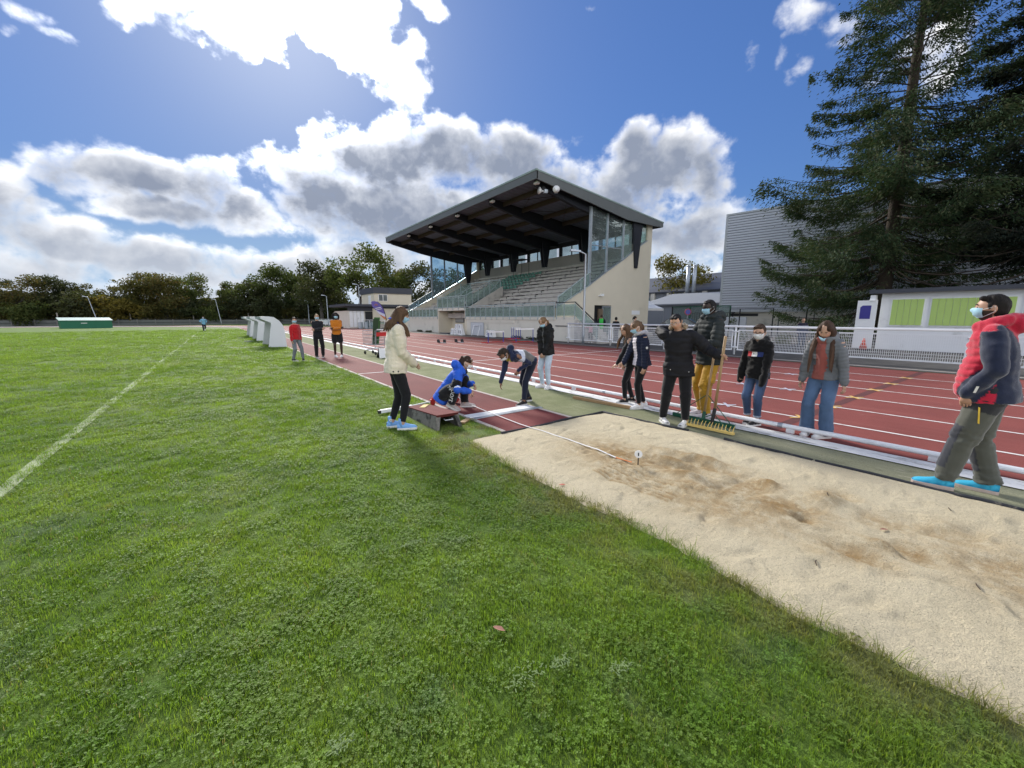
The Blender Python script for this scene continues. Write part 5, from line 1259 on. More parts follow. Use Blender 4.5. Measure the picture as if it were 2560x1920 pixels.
    def head_pt(s, x, y, z, off=0):
        """point of the head surface for a direction (own right, front, up)"""
        l = math.sqrt(x*x+y*y+z*z); x, y, z = x/l, y/l, z/l
        X, Y, Z = .0735*x, .093*y, .113*z
        if z < 0:
            q = -z; X *= 1-.27*q*q; Y *= (1-.04*q) if y > 0 else (1-.5*q)
        if y > 0:
            Y += .021*math.exp(-(x/.15)**2-((z+.16)/(.20 if z > -.16 else .09))**2) - .008*math.exp(-((abs(x)-.38)/.2)**2-((z-.07)/.12)**2)
            Y += .004*math.exp(-((z-.25)/.08)**2)+.008*math.exp(-((z+.86)/.16)**2-(x/.35)**2)+.005*math.exp(-((z+.50)/.08)**2-(x/.25)**2)
        k = s.hs; d = Vector((X, Y, Z))
        if off: d += Vector((x, y, z))*off
        return s.head+s.hx*d.x*k+s.hy*d.y*k+s.hz*d.z*k
    def headgrid(s, b, n=28, m=20):
        b0 = len(b.v)
        for j in range(m+1):
            t = PI*(j+.001)/(m+.002)
            for i in range(n):
                a = 2*PI*i/n; b.v.append(tuple(s.head_pt(math.sin(t)*math.cos(a), math.sin(t)*math.sin(a), math.cos(t))))
        for j in range(m):
            for i in range(n): b.f.append((b0+j*n+i, b0+(j+1)*n+i, b0+(j+1)*n+(i+1)%n, b0+j*n+(i+1)%n)); b.mi.append(0)
    def hl(s, x, y, z): return s.head+(s.hx*x+s.hy*y+s.hz*z)*s.hs       # head local metres to person space
    def hand(s, i, d, n, curl=.35, spread=.12, thumb=.5, size=1.0, offset=0):
        s.handspec.append((i, Vector(d).normalized(), Vector(n).normalized(), curl, spread, thumb, size, offset)); return s
    def _hand(s, b, i, d, n, curl, spread, thumb, size, offset):
        k = s.H/1.7*size; w0 = s.wr[i]+d*offset; n = (n-d*n.dot(d)).normalized(); th = d.cross(n) if i == 0 else n.cross(d)
        # th points to the thumb side: right hand, palm n, fingers d
        th = n.cross(d)*(1 if i == 0 else -1)
        P_ = [w0, w0+d*.03*k, w0+d*.06*k, w0+d*.09*k]
        b0 = len(b.v); N = 8
        for p, hw, ht in zip(P_, (.022,.032,.038,.038), (.016,.015,.014,.011)):
            for q in range(N): a = 2*PI*q/N; b.v.append(tuple(p+th*hw*k*math.cos(a)+n*ht*k*math.sin(a)))
        for j in range(3):
            for q in range(N): b.f.append((b0+j*N+q, b0+j*N+(q+1)%N, b0+(j+1)*N+(q+1)%N, b0+(j+1)*N+q)); b.mi.append(0)
        b.f.append(tuple(b0+q for q in range(N))); b.mi.append(0); b.f.append(tuple(b0+3*N+q for q in range(N))); b.mi.append(0)
        def finger(p, dd, L, r, c):
            pts = [p]; cur = dd.copy(); ax = dd.cross(n).normalized()
            for q, fl in enumerate((.42,.32,.26)):
                cur = Matrix.Rotation(c*(1.1 if q else .7), 3, ax) @ cur; pts.append(pts[-1]+cur*L*fl)
            b.path(pts, [r, r*.95, r*.85, r*.6], 6)
        for q, (o_, L) in enumerate(((.029,.068),(.010,.078),(-.010,.072),(-.028,.056))):
            finger(w0+d*.084*k+th*o_*k, (d+th*(o_*spread*9)).normalized(), L*k, .0088*k, curl*(1+.12*q))
        tb = w0+d*.022*k+th*.026*k; td = (th*.75+d*.65+n*thumb*.5).normalized(); pts = [tb, tb+td*.032*k, tb+td*.032*k+(td+d*.6+n*thumb*.3).normalized()*.028*k, tb+td*.032*k+(td+d*.6+n*thumb*.3).normalized()*.050*k]
        b.path(pts, [.012*k, .0105*k, .009*k, .006*k], 6)
    def body(s, skin, shin=True, brow=(.02,.014,.01), beard=None, lip=None, eyes=True, down=False):
        H = s.H; b = MB()
        s.torso(b, [(-.045,.05,.045),(-.02,.082,.06),(.02,.086,.062),(.07,.078,.056),(.12,.072,.052),(.19,.083,.058),(.25,.088,.056),(.285,.075,.046),(.31,.04,.038)])
        for i in range(2):
            limb(b, [s.sh[i], s.el[i], s.wr[i]], [.030*H, .023*H, .0155*H])
            limb(b, [s.hip[i], s.kn[i], s.kn[i].lerp(s.an[i], .3), s.an[i]], [.048*H, .031*H, .031*H, .020*H])
            b.path([s.an[i], s.an[i]+Vector((math.sin(-s.fy[i])*.05*H, math.cos(s.fy[i])*.05*H, -.028*H))], [.018*H, .012*H], 8)
        limb(b, [s.neck-s.u2*.02*H, s.nk2+s.hz*.01, s.head+s.hy*-.02-s.hz*.02], [.037*H, .032*H, .034*H])
        s.headgrid(b)
        for q in (1, -1):
            c = s.hl(.0735*q, -.012, -.006); b.ball(c, .011, .018, .029)
        v, nr, f = remesh(b, s.vox, 2, .4)
        hb = MB()
        for sp in s.handspec: s._hand(hb, *sp)
        v2 = np.array(hb.v).reshape(-1, 3); f2 = [tuple(len(v)+i for i in q) for q in hb.f]
        V = np.concatenate([v, v2]); col = np.tile(np.array(skin), (len(V), 1))
        loc = (V-np.array(s.head)) @ np.array([s.hx, s.hy, s.hz]).T/s.hs
        q = loc/np.array([.0735,.093,.113]); onh = (np.abs(q) < 1.35).all(1)
        lp = onh & (np.abs(q[:,0]) < .3) & (np.abs(q[:,2]+.52) < .10) & (q[:,1] > .4); col[lp] = np.array(lip or [c_*.75 for c_ in skin])*np.array((1.1,.75,.75))
        ck = onh & (np.abs(np.abs(q[:,0])-.55) < .2) & (np.abs(q[:,2]+.2) < .2) & (q[:,1] > .3); col[ck] *= np.array((1.08,.93,.93))
        if beard:
            bd_ = onh & (q[:,2] < -.18) & (q[:,1] > -.15) & ~((np.abs(q[:,0]) < .45) & (q[:,2] > -.42) & (q[:,1] > .3)); col[bd_] = np.array(beard)
        o = skin_obj('body', V, f+f2, col, M['skin'], s.root)
        if eyes:
            e = MB()
            for sd in (1, -1):
                p = s.head_pt(.37*sd, .9, .07); e.cur = 1; e.ball(p-s.hy*.004, .013*s.hs, .008, .005 if not down else .003, 8, 6); e.cur = 0; e.ball(p+s.hy*.0015, .0068*s.hs, .0055, .0055 if not down else .0035, 8, 6)
            e.build('eyes', [M['eye'], M['eyew']], s.root, world=False, smooth=True)
            e = MB()
            for sd in (1, -1): e.path([s.head_pt(x*sd, .9, z, .002) for x, z in ((.16,.25),(.36,.30),(.58,.24))], [.0030,.0038,.002], 6)
            eo = e.build('eyebrows', M['hairm'], s.root, world=False); me = eo.data; at = me.attributes.new('col', 'FLOAT_COLOR', 'POINT'); at.data.foreach_set('color', [c_ for _ in me.vertices for c_ in tuple(brow)+(1,)])
        return s
    def tcoord(s, V):
        """spine height, side and front coordinates, and whether a sleeve is nearer than the trunk"""
        d1 = V-np.array(s.pel); k = d1 @ np.array(s.u1)/s.H
        d2 = V-np.array(s.waist); t2 = .12+d2 @ np.array(s.u2)/s.H; t = np.where(k < .12, k, t2)
        a = np.where(k < .12, d1 @ np.array(s.sx0), d2 @ np.array(s.sx)); bb = np.where(k < .12, d1 @ np.array(s.fw1), d2 @ np.array(s.fw2))
        sl = np.full(len(V), 9.); along = np.zeros(len(V)); wh = np.zeros(len(V), int)
        for i in range(2):
            for A, B, o_ in ((s.sh[i], s.el[i], 0), (s.el[i], s.wr[i], s.la[0])):
                d, tt = seg_dist(V, A, B); m_ = d < sl; sl = np.where(m_, d, sl); along = np.where(m_, o_+tt*(Vector(B)-Vector(A)).length, along); wh = np.where(m_, i, wh)
        return t, a, bb, sl, along, wh
    def top(s, name, mat, colfn, hem=-.06, g=.018, sleeve=1.0, sr=(.042,.036,.028), quilt=0, qa=.008, collar=.012, hood=None, belly=0, flare=.0, wr_amp=.006, vox=None, neckr=.047, cuff=None):
        H = s.H; b = MB()
        prof = [(hem,.090+flare,.066+flare*.6),(max(hem, -.02)+.02,.090+flare*.7,.066+flare*.5),(.07,.083,.060),(.12,.080,.058),(.19,.090,.063),(.25,.092,.059),(.285,.078,.048),(.307,neckr,.044),(.307+collar,neckr-.004,.044)]
        s.torso(b, prof, g, belly=belly)
        for i in range(2):
            w_ = s.el[i].lerp(s.wr[i], sleeve)
            sr_ = [q*.88 for q in sr]; limb(b, [s.sh[i]-s.sx*(.014*H*(1 if i == 0 else -1)), s.sh[i].lerp(s.el[i], .5), s.el[i], s.el[i].lerp(w_, .55), w_], [sr_[0]*.90*H+g*.3, (sr_[0]*.5+sr_[1]*.5)*H+g*.3, sr_[1]*H+g*.3, (sr_[1]*.5+sr_[2]*.5)*H+g*.25, sr_[2]*H+g*.15], 12)
        if hood == 'down':
            c = s.neck+s.u2*.004*H; 
            for a in np.linspace(-2.6, 2.6, 13):
                p = c+s.sx*math.sin(a)*.058*H-s.fw2*(math.cos(a)*.058*H+.006*H)+s.u2*(.014*math.cos(a)+.002)*H; b.ball(p, .028*H)
            b.ball(c-s.fw2*.085*H-s.u2*.012*H, .058*H, .045*H, .050*H)
        v, nr, f = remesh(b, vox or .0115, 3)
        t, a, bb, sl, along, wh = s.tcoord(v); rt = np.sqrt((a/(.088*H*s.wide+g))**2+(bb/(.062*H*s.bulk+g+belly*.6))**2); sn = sl/(.040*H+g*.4); onsl = (sn < rt*1.02) & (sn < 1.45) & (t < .295)
        if quilt:
            ph = np.where(onsl, along, t*H); z = np.abs(np.sin(ph*PI/quilt))
            z = z**.6; v = v+nr*((z-.7)*qa)[:, None]
        if wr_amp:
            st = np.where(onsl, along, t*H); Q = v*np.array([1,1,1.0]); w_ = fbm(Q, 7, 3, 31)*.6+fbm(np.stack([a, bb, st*2.2], 1), 9, 2, 13); v = v+nr*(w_*wr_amp*1.5)[:, None]
        low = t < hem+.003; 
        info = dict(t=t, a=a, b=bb, sleeve=onsl, along=along, arm=wh, H=H)
        col = np.zeros((len(v), 3)); col[:] = colfn(info) if callable(colfn) else colfn
        o = skin_obj(name, v, f, col, mat, s.root); s.topobj = o; s.info = info
        return s
    def pants(s, name, mat, col, rad=(.058,.042,.030), hem=1.0, g=.008, waist=.06, wr_amp=.005, cargo=False, roll=None, bottoms=None, short=None):
        H = s.H; b = MB()
        s.torso(b, [(-.05,.052,.05),(-.025,.088,.066),(.02,.090,.066),(waist,.082,.060)], g)
        for i in range(2):
            k, a = s.kn[i], s.an[i]; 
            if short is not None:
                k2 = s.hip[i].lerp(k, short); limb(b, [s.hip[i], k2], [rad[0]*H+g, rad[1]*H+g], 12); continue
            e = k.lerp(a, hem); pts = [s.hip[i], s.hip[i].lerp(k, .5), k, k.lerp(e, .5), e]; rs = [rad[0]*H+g, (rad[0]+rad[1])/2*H+g, rad[1]*H+g, (rad[1]+rad[2])/2*H+g*.8, rad[2]*H+g*.6]
            b.path(pts, rs, 12); [b.ball(p, r_*.99, n=8, m=6) for p, r_ in zip(pts[:-1], rs[:-1])]
            if cargo: b.ball(s.hip[i].lerp(k, .72)+Vector((.05*H*(1 if i == 0 else -1), 0, 0)), .022*H, .04*H, .055*H)
            if roll: b.path([k.lerp(e, .93), e], [rs[-1]+.008]*2, 12)
        v, nr, f = remesh(b, .0115, 3)
        leg = np.full(len(v), 9.); tt = np.zeros(len(v)); which = np.zeros(len(v), int)
        for i in range(2):
            for A, B, o_ in ((s.hip[i], s.kn[i], 0), (s.kn[i], s.an[i], 1)):
                d, q = seg_dist(v, A, B); m_ = d < leg; leg = np.where(m_, d, leg); tt = np.where(m_, o_+q, tt); which = np.where(m_, i, which)
        fold = np.exp(-((tt-1)/.16)**2)+1.2*np.clip((tt-1.55)/.45, 0, 1)+np.exp(-((tt-.1)/.2)**2)*.6+.25
        if wr_amp:
            w_ = fbm(np.stack([v[:,0], v[:,1], v[:,2]*2.4], 1), 9, 3, 7); v = v+nr*(w_*fold*wr_amp*1.5)[:, None]
        C = np.zeros((len(v), 3)); C[:] = col(dict(tt=tt, leg=which, v=v, H=H, n=nr)) if callable(col) else col
        if roll: C[tt > 1+hem*.905] = np.array(roll)
        o = skin_obj(name, v, f, C, mat, s.root); s.pantsobj = o
        return s
    def shoes(s, col, sole='sole', high=0, accent=None, len_=.152, toe=None):
        H = s.H
        for i in range(2):
            L_ = len_*H; a = s.an[i]; R = Matrix.Rotation(s.fy[i], 3, 'Z') @ Matrix.Rotation(-s.fp[i], 3, 'X')
            def T(x, y, z): return a+R @ Vector((x, y, z-.047*H))
            sec = [(-.27,.028,.062),(-.2,.035,.078),(0,.038,.086),(.14,.040,.080),(.28,.042,.066),(.42,.046,.052),(.6,.045,.040),(.70,.036,.030),(.755,.016,.016)]
            k = L_/.26; b = MB(); n = 12; b0 = 0; so = .024*k
            for y, w_, h_ in sec:
                for q in range(n):
                    an = 2*PI*q/n; x = w_*k*math.cos(an); z = so+max(0, math.sin(an))**.8*h_*k*.95 if math.sin(an) > 0 else so
                    b.v.append(tuple(T(x, y*L_, z)))
            for j in range(len(sec)-1):
                for q in range(n): b.f.append((j*n+q, j*n+(q+1)%n, (j+1)*n+(q+1)%n, (j+1)*n+q)); b.mi.append(0)
            b.f.append(tuple(range(n))); b.mi.append(0); b.f.append(tuple((len(sec)-1)*n+q for q in range(n))); b.mi.append(0)
            top_ = .088*k+.014*H+high
            b.path([T(0, -.06*L_, .04*k), T(0, -.07*L_, top_*.8), T(0, -.075*L_, top_+.006)], [.036*k, .033*k, .031*k], 12)
            # laces / tongue
            nb = len(b.v)
            for q in range(4): b.box(0,0,0,0,0,0) if False else b.path([T(-.018*k, (.12+.07*q)*L_, (.066-.006*q)*k+so*.4), T(.018*k, (.12+.07*q)*L_, (.066-.006*q)*k+so*.4)], [.0035*k]*2, 5)
            C = np.tile(np.array(col), (len(b.v), 1)); V = np.array(b.v); C[nb:] = .7
            if accent:
                loc = (V-np.array(T(0,0,0))) @ np.array(R); y_ = loc[:,1]/L_; m_ = ((np.sin(y_*17) > .2) & (loc[:,2] < .05*k)); m_[nb:] = False; C[m_] = np.array(accent)
            if toe: m_ = ((V-np.array(T(0,0,0))) @ np.array(R))[:,1] > .52*L_; m_[nb:] = False; C[m_] = np.array(toe)
            so_ = skin_obj('shoe', V, b.f, C, M['shoe'], s.root)
            b = MB(); ring = [(y, w_) for y, w_, h_ in sec]; out_ = [(w_*k*1.07+.002, y*L_*1.01) for y, w_ in ring]+[(-w_*k*1.07-.002, y*L_*1.01) for y, w_ in reversed(ring)]
            m_ = len(out_); b.v = [tuple(T(x, y, -.0+.0)) for x, y in out_]+[tuple(T(x, y, so+.008*k)) for x, y in out_]
            b.f = [tuple(reversed(range(m_))), tuple(range(m_, 2*m_))]+[(q, (q+1)%m_, m_+(q+1)%m_, m_+q) for q in range(m_)]; b.mi = [0]*len(b.f)
            so2 = b.build('sole', M[sole], so_, world=False); ORG[so2.name] = None
            s.lastshoe = so_; s.shoeT = T; s.shoek = k; s.shoeL = L_
        return s
    def hair(s, col, style='short', vol=1.0, length=.3, tail=None, seed=1, amp=.004, front=None):
        b = MB(); r = random.Random(seed); k = s.hs
        def E(c, rx, ry, rz): 
            b0 = len(b.v); MBt = MB().ball((0,0,0), 1, n=16, m=12)
            for p in MBt.v: b.v.append(tuple(s.hl(c[0]+p[0]*rx, c[1]+p[1]*ry, c[2]+p[2]*rz)))
            for f_ in MBt.f: b.f.append(tuple(b0+i for i in f_)); b.mi.append(0)
        if style == 'afro':
            E((0,-.03,.02), .115*vol, .105*vol, .115*vol)
            for _ in range(60):
                a = r.uniform(0, 6.28); e = r.uniform(-.7, 1.4); rr = .122*vol
                p = (rr*math.cos(a)*math.cos(e), -.035+rr*.9*math.sin(a)*math.cos(e), .0+rr*1.0*math.sin(e))
                if p[1] > .045 and p[2] < .06: continue
                b.ball(s.hl(*p), .026*k)
            for sd in (1,-1):
                for q in range(8): b.ball(s.hl(sd*(.085+.02*r.random()), -.02+r.uniform(-.05,.03), -.04-.012*q), .027*k)
        else:
            E((0,-.017,.020), .0775*vol, .0925*vol, .102*vol)
            E((0,-.030,-.015), .072*vol, .075*vol, .075)
            if style == 'short':
                for _ in range(26):
                    x = r.uniform(-.05,.05); y = r.uniform(-.05,.075); b.ball(s.hl(x, y, .105*vol-.55*(x*x)/.08-.35*y*y/.09), .014*k)
                if front:
                    for x in np.linspace(-.045,.05,7): b.ball(s.hl(x, .068-.3*abs(x)**1.3, .084+.010*r.random()), .013*k)
                for sd in (1,-1): b.ball(s.hl(sd*.070, .012, .012), .012, .016, .03)
            if style in ('long', 'tied'):
                for sd in (1,-1): E((sd*.045,.02,.052), .036, .058, .045)
            if style == 'long':
                Lh = length
                for q in range(18):
                    a = -PI/2+(q-8.5)/8.5*2.15; x, y = math.cos(a), math.sin(a)
                    p0 = s.hl(.072*x, .080*y-.012, .03); p1 = s.hl(.088*x, .088*y-.018, -.075)
                    down = Vector((0,0,-1)); out_ = (p1-s.head); out_.z = 0; out_.normalize(); fwd_lock = y > .05
                    q_ = Lh*r.uniform(.8,1.08); drop = (s.u2*-.55+down*.6).normalized()
                    ob_ = (s.fw2*(.055*s.H) if fwd_lock else -s.fw2*(.028*s.H)*max(0, -y)); p2 = p1+drop*q_*.42+out_*.030+ob_*.8; p3 = p1+drop*q_+out_*.042+ob_*1.25
                    b.path([p0, p1, p2, p3], [.022, .025, .024, .010], 8, flat=.7)
            if style == 'tied':
                tp = tail or (0,-.105,.03); E(tp, .026, .03, .026); p = s.hl(*tp); d = (-s.hy*.6+Vector((0,0,-1))).normalized()
                b.path([p, p+d*.07, p+d*.09+Vector((0,0,-length*.6)), p+d*.08+Vector((0,0,-length))], [.022,.027,.022,.008], 8)
        v, nr, f = remesh(b, .0085 if style != 'afro' else .011, 2)
        w_ = fbm(np.stack([v[:,0]*3, v[:,1]*3, v[:,2]*.8], 1), 14, 2, seed); v = v+nr*(w_*amp*(3 if style == 'afro' else 1))[:, None]
        loc = (v-np.array(s.head))[:,2]; C = np.tile(np.array(col), (len(v), 1))*(1+.25*fbm(np.stack([v[:,0]*4, v[:,1]*4, v[:,2]*.5], 1), 9, 2, seed+3))[:, None]
        if style == 'long': C *= (1+np.clip((-.12-loc)/.25, 0, 1)*.9)[:, None]      # lighter tips
        skin_obj('hair', v, f, np.clip(C, 0.002, 1), M['hairm'], s.root); return s
    def mask(s, m='mask_b', dz=0, dy=0, loops=True):
        b = MB(); n, m_ = 13, 9
        for j in range(m_+1):
            z = .13-1.10*j/m_
            for i in range(n+1):
                a = (i/n-.5)*2*1.08; mid = math.cos(a*1.1); zz = z-(.06*(1-mid) if j < 3 else -.25*(1-mid)*(j/m_))
                x, y = math.sin(a), math.cos(a); q = Vector(s.head_pt(x*.96, y, min(max(zz*.9-.08, -.95), .5), .006))
                q += s.hy*(.012*mid*math.exp(-((j-3.5)/3.5)**2)+(.0022 if j % 2 else 0))+s.hz*dz+s.hy*dy; b.v.append(tuple(q))
        for j in range(m_):
            for i in range(n): b.f.append((j*(n+1)+i, j*(n+1)+i+1, (j+1)*(n+1)+i+1, (j+1)*(n+1)+i)); b.mi.append(0)
        ob = b.build('face_mask', M[m], s.root, world=False, smooth=True)
        if loops:
            b = MB()
            for sd, i in ((1, n), (-1, 0)):
                ear = s.hl(sd*.080, -.018, .016); ear2 = s.hl(sd*.080, -.020, -.028)
                v_ = ob.data.vertices; b.path([v_[(n+1)*1+i].co, ear, ear2, v_[(n+1)*(m_-1)+i].co], [.0022]*4, 5)
            b.build('ear_loop', M['cord'], s.root, world=False)
        return s
    def glasses(s, col='black', up=0):
        b = MB()
        for sd in (1, -1):
            gr = .0016 if col == 'galv' else .0022; c = [s.hl(sd*.033+.026*math.cos(a), .102-.25*abs(sd*.033+.026*math.cos(a))**1.5+(-.05 if up else 0), .010+.019*math.sin(a)+up) for a in [2*PI*q/12 for q in range(13)]]
            b.path(c, [gr]*13, 5); b.path([s.hl(sd*.058, .088+(-.05 if up else 0), .013+up), s.hl(sd*.078, -.01, .012+up*.6)], [.0022]*2, 5)
        b.path([s.hl(-.008, .104+(-.05 if up else 0), .014+up), s.hl(.008, .104+(-.05 if up else 0), .014+up)], [.0022]*2, 5)
        b.build('glasses', M[col], s.root, world=False); return s
    def stick(s, name, target, mat, polys, origin, right, up, normal, off=.004, dist=.25, parent=None):
        """print: flat outlines laid on a garment along its surface"""
        me = target.data; bvh = BVHTree.FromPolygons([v_.co for v_ in me.vertices], [tuple(p.vertices) for p in me.polygons])
        o_ = Vector(origin); r_ = Vector(right).normalized(); u_ = Vector(up).normalized(); n_ = Vector(normal).normalized(); b = MB()
        for poly, mi in polys:
            b.cur = mi; vs = []
            for x, y in poly:
                p = o_+r_*x+u_*y+n_*dist; h = bvh.ray_cast(p, -n_, dist*2.5)
                vs.append((h[0]+n_*off) if h[0] is not None else None)
            if any(v_ is None for v_ in vs): continue
            b.add(vs, [tuple(range(len(vs)))])
        if not b.v: return None
        ob = b.build(name, mat, parent or target, world=False); ORG[ob.name] = None; return ob
def quad_grid(x0, x1, y0, y1, nx, ny, mi=0):
    return [([(x0+(x1-x0)*i/nx, y0+(y1-y0)*j/ny), (x0+(x1-x0)*(i+1)/nx, y0+(y1-y0)*j/ny), (x0+(x1-x0)*(i+1)/nx, y0+(y1-y0)*(j+1)/ny), (x0+(x1-x0)*i/nx, y0+(y1-y0)*(j+1)/ny)], mi) for i in range(nx) for j in range(ny)]
def text_polys(txt, size):
    cu = bpy.data.curves.new('t', 'FONT'); cu.body = txt; cu.size = size; cu.align_x = 'CENTER'; cu.align_y = 'CENTER'; cu.resolution_u = 3
    o = bpy.data.objects.new('t', cu); COL.objects.link(o); dg = bpy.context.evaluated_depsgraph_get(); me = bpy.data.meshes.new_from_object(o.evaluated_get(dg))
    pl = [([(me.vertices[i].co.x, me.vertices[i].co.y) for i in p.vertices], 0) for p in me.polygons]
    bpy.data.objects.remove(o); bpy.data.meshes.remove(me); return pl
def bow(polys, s=1.0): return polys
def disc(r, n=14, x=0, y=0, mi=0): return [([(x+r*math.cos(2*PI*q/n), y+r*math.sin(2*PI*q/n)) for q in range(n)], mi)]

SKA = (.48,.29,.20); SKB = (.50,.29,.19); SKD = (.035,.018,.012); SKM = (.22,.11,.065); BLK = (.010,.010,.012); DBL = (.012,.016,.032)
# ---- woman in the cream jacket, standing on the grass beside the ramp box
p = Person('woman with long brown hair in a cream jacket and light blue high-top trainers', (1.93,5.27), 1.69, 97, lean=2, lean2=4, head=(-8,24,0), hands=[(.04,.135,.535), (-.02,.145,.53)], elbow=[(.7,-.9,-.1), (-.7,-.9,-.1)], feet=[(.045,.025), (-.06,-.045)], footyaw=(-6, 10), z0=.012)
p.hand(0, (-.7,.6,-.2), (-.3,-.6,-.5), .6).hand(1, (.7,.6,-.2), (.3,-.6,-.5), .6)
p.body(SKA, down=True)
def cf(i):
    c = np.tile((.70,.62,.48), (len(i['t']), 1)); return c
p.top('jacket', M['fleece'], cf, hem=-.055, g=.028, sr=(.050,.043,.034), wr_amp=.007, collar=.01, flare=.012)
p.stick('button', p.topobj, M['black'], disc(.011, 8, -.055, 0)+disc(.011, 8, .01, 0), p.spine(-.035)+Vector((.0,.0,0)), (0,1,0), (0,0,1), (1,0,0), .004, .4)
hb = MB(); c = p.neck
for a in np.linspace(-2.4, 2.4, 11): hb.ball(c+p.sx*math.sin(a)*.068-p.fw2*(math.cos(a)*.075+.012)+p.u2*(.04+.02*math.cos(a)), .036, .036, .03)
v, nr, f = remesh(hb, .012, 3); skin_obj('blue_hood', v+nr*(.004*fbm(v, 22, 2, 3))[:, None], f, np.tile((.035,.07,.42), (len(v), 1)), M['cloth'], p.root)
p.pants('jeans', M['denim'], BLK, rad=(.050,.034,.024), hem=.90, wr_amp=.004); p.shoes((.19,.38,.70), high=.045, toe=(.2,.4,.7))
p.stick('ankle_patch', p.lastshoe, [M['sole'], M['eye']], disc(.019, 14)+[([(.010*math.cos(PI/2+2*PI*q/10)*(1 if q % 2 == 0 else .45), .010*math.sin(PI/2+2*PI*q/10)*(1 if q % 2 == 0 else .45)) for q in range(10)], 1)], p.an[1]+Vector((0,-.015,.035)), (0,1,0), (0,0,1), (1,0,0), .003, .12)
p.hair((.085,.048,.026), 'long', 1.0, .19, seed=2).mask('mask_b')
# ---- woman in blue crouching on the runway with the tape
p = Person('woman in a bright blue hooded jacket crouching on the runway with the tape reel', (3.12,5.98), 1.66, 78, hip=.150, hipoff=(0,-.075), lean=34, lean2=4, head=(0,26,0), hands=[(.09,.20,.20), (-.03,.22,.26)], elbow=[(.8,-.2,-.7), (-.8,-.2,-.7)], feet=[(.075,.02,.075), (-.085,.12,.047)], footyaw=(-12, 8), footpitch=(24, 0), knee=[(.55,1,.5), (-.30,1,.9)])
p.hand(0, (-.4,.7,-.5), (-.6,-.3,-.5), .8).hand(1, (.4,.6,-.6), (.4,-.4,-.6), .8)
p.body(SKA, down=True)
def cf(i):
    c = np.tile((.025,.11,.56), (len(i['t']), 1)); t, a, b_ = i['t'], i['a'], i['b']
    c[(t > .288) & (b_ > -.05) & (np.abs(a) < .085) & ~i['sleeve']] = (.014,.018,.04)
    c[(~i['sleeve']) & (np.abs(a) < .035) & (b_ > .04)] = (.03,.03,.045)
    st = i['sleeve'] & (np.abs(i['along']-.26) < .012); c[st] = (.78,.80,.84); return c
p.top('rain_jacket', M['puffer'], cf, hem=-.075, g=.022, sr=(.048,.042,.030), hood='down', wr_amp=.006, flare=.008)
p.pants('track_pants', M['cloth'], BLK, rad=(.062,.050,.038), hem=.98, wr_amp=.006)
for txt, fr, side_, sz in (('sport', .60, 1, .135), ('10', .14, 1, .085)):
    k, h = p.kn[0], p.an[0]; ax = (h-k).normalized() if txt == 'sport' else (p.kn[0]-p.hip[0]).normalized(); n_ = Vector((1,.0,.25))
    o_ = (k.lerp(h, .45) if txt == 'sport' else p.hip[0].lerp(k, .74)); n_ = (n_-ax*n_.dot(ax)).normalized(); up_ = n_.cross(ax)
    pl = text_polys(txt, sz); p.stick('lettering', p.pantsobj, M['cord'], pl, o_, ax if txt == 'sport' else ax, up_ if txt == 'sport' else up_, n_, .005, .2)
p.shoes((.46,.40,.38)); p.hair((.040,.022,.014), 'tied', 1.0, .12, (0,-.105,.045), 3).mask('mask_w').glasses('white_pl', .072)
tape_hand = p.root.matrix_basis @ p.wr[0]
# ---- boy bending over the board
p = Person('boy in a navy and grey jacket bending over the takeoff board', (4.36,5.56), 1.50, -52, hip=.505, hipoff=(0,-.08), lean=52, lean2=36, head=(0,58,0), hands=[(.07,.30,.25), (-.06,.14,.42)], elbow=[(.3,-1,.6), (-.3,-.6,.3)], feet=[(.085,-.13,.05), (-.06,.055,.047)], footyaw=(-10, 6), knee=[(.1,1,0), (-.1,1,0)])
p.hand(1, (.2,.3,-.8), (.8,.0,0), .9).hand(0, (0,.15,-1), (-.6,-.6,0), .30)
p.body(SKM, down=True)
def cf(i):
    t, a, b_ = i['t'], i['a'], i['b']; c = np.tile((.016,.022,.055), (len(t), 1))
    c[(~i['sleeve']) & (t < .20) & (t > .03)] = (.16,.155,.15); c[(~i['sleeve']) & (t > .19) & (t < .255) & (b_ < .02)] = (.50,.52,.60)
    c[(~i['sleeve']) & (np.abs(t-.185) < .012)] = (.62,.64,.7); c[i['sleeve'] & (i['along'] > .05) & (i['along'] < .13)] = (.52,.54,.62)
    c[(t > .292) & (b_ > .02) & (np.abs(a) < .07) & ~i['sleeve']] = (.45,.36,.06); return c
p.top('sports_jacket', M['cloth'], cf, hem=-.02, g=.016, sr=(.040,.034,.026), hood='down', wr_amp=.006)
p.pants('trousers', M['cloth'], DBL, rad=(.050,.036,.026), hem=.93, wr_amp=.004); p.shoes((.018,.016,.018), accent=(.10,.09,.1)); p.hair((.035,.024,.018), 'short', 1.02, seed=4, front=1).mask('mask_w')
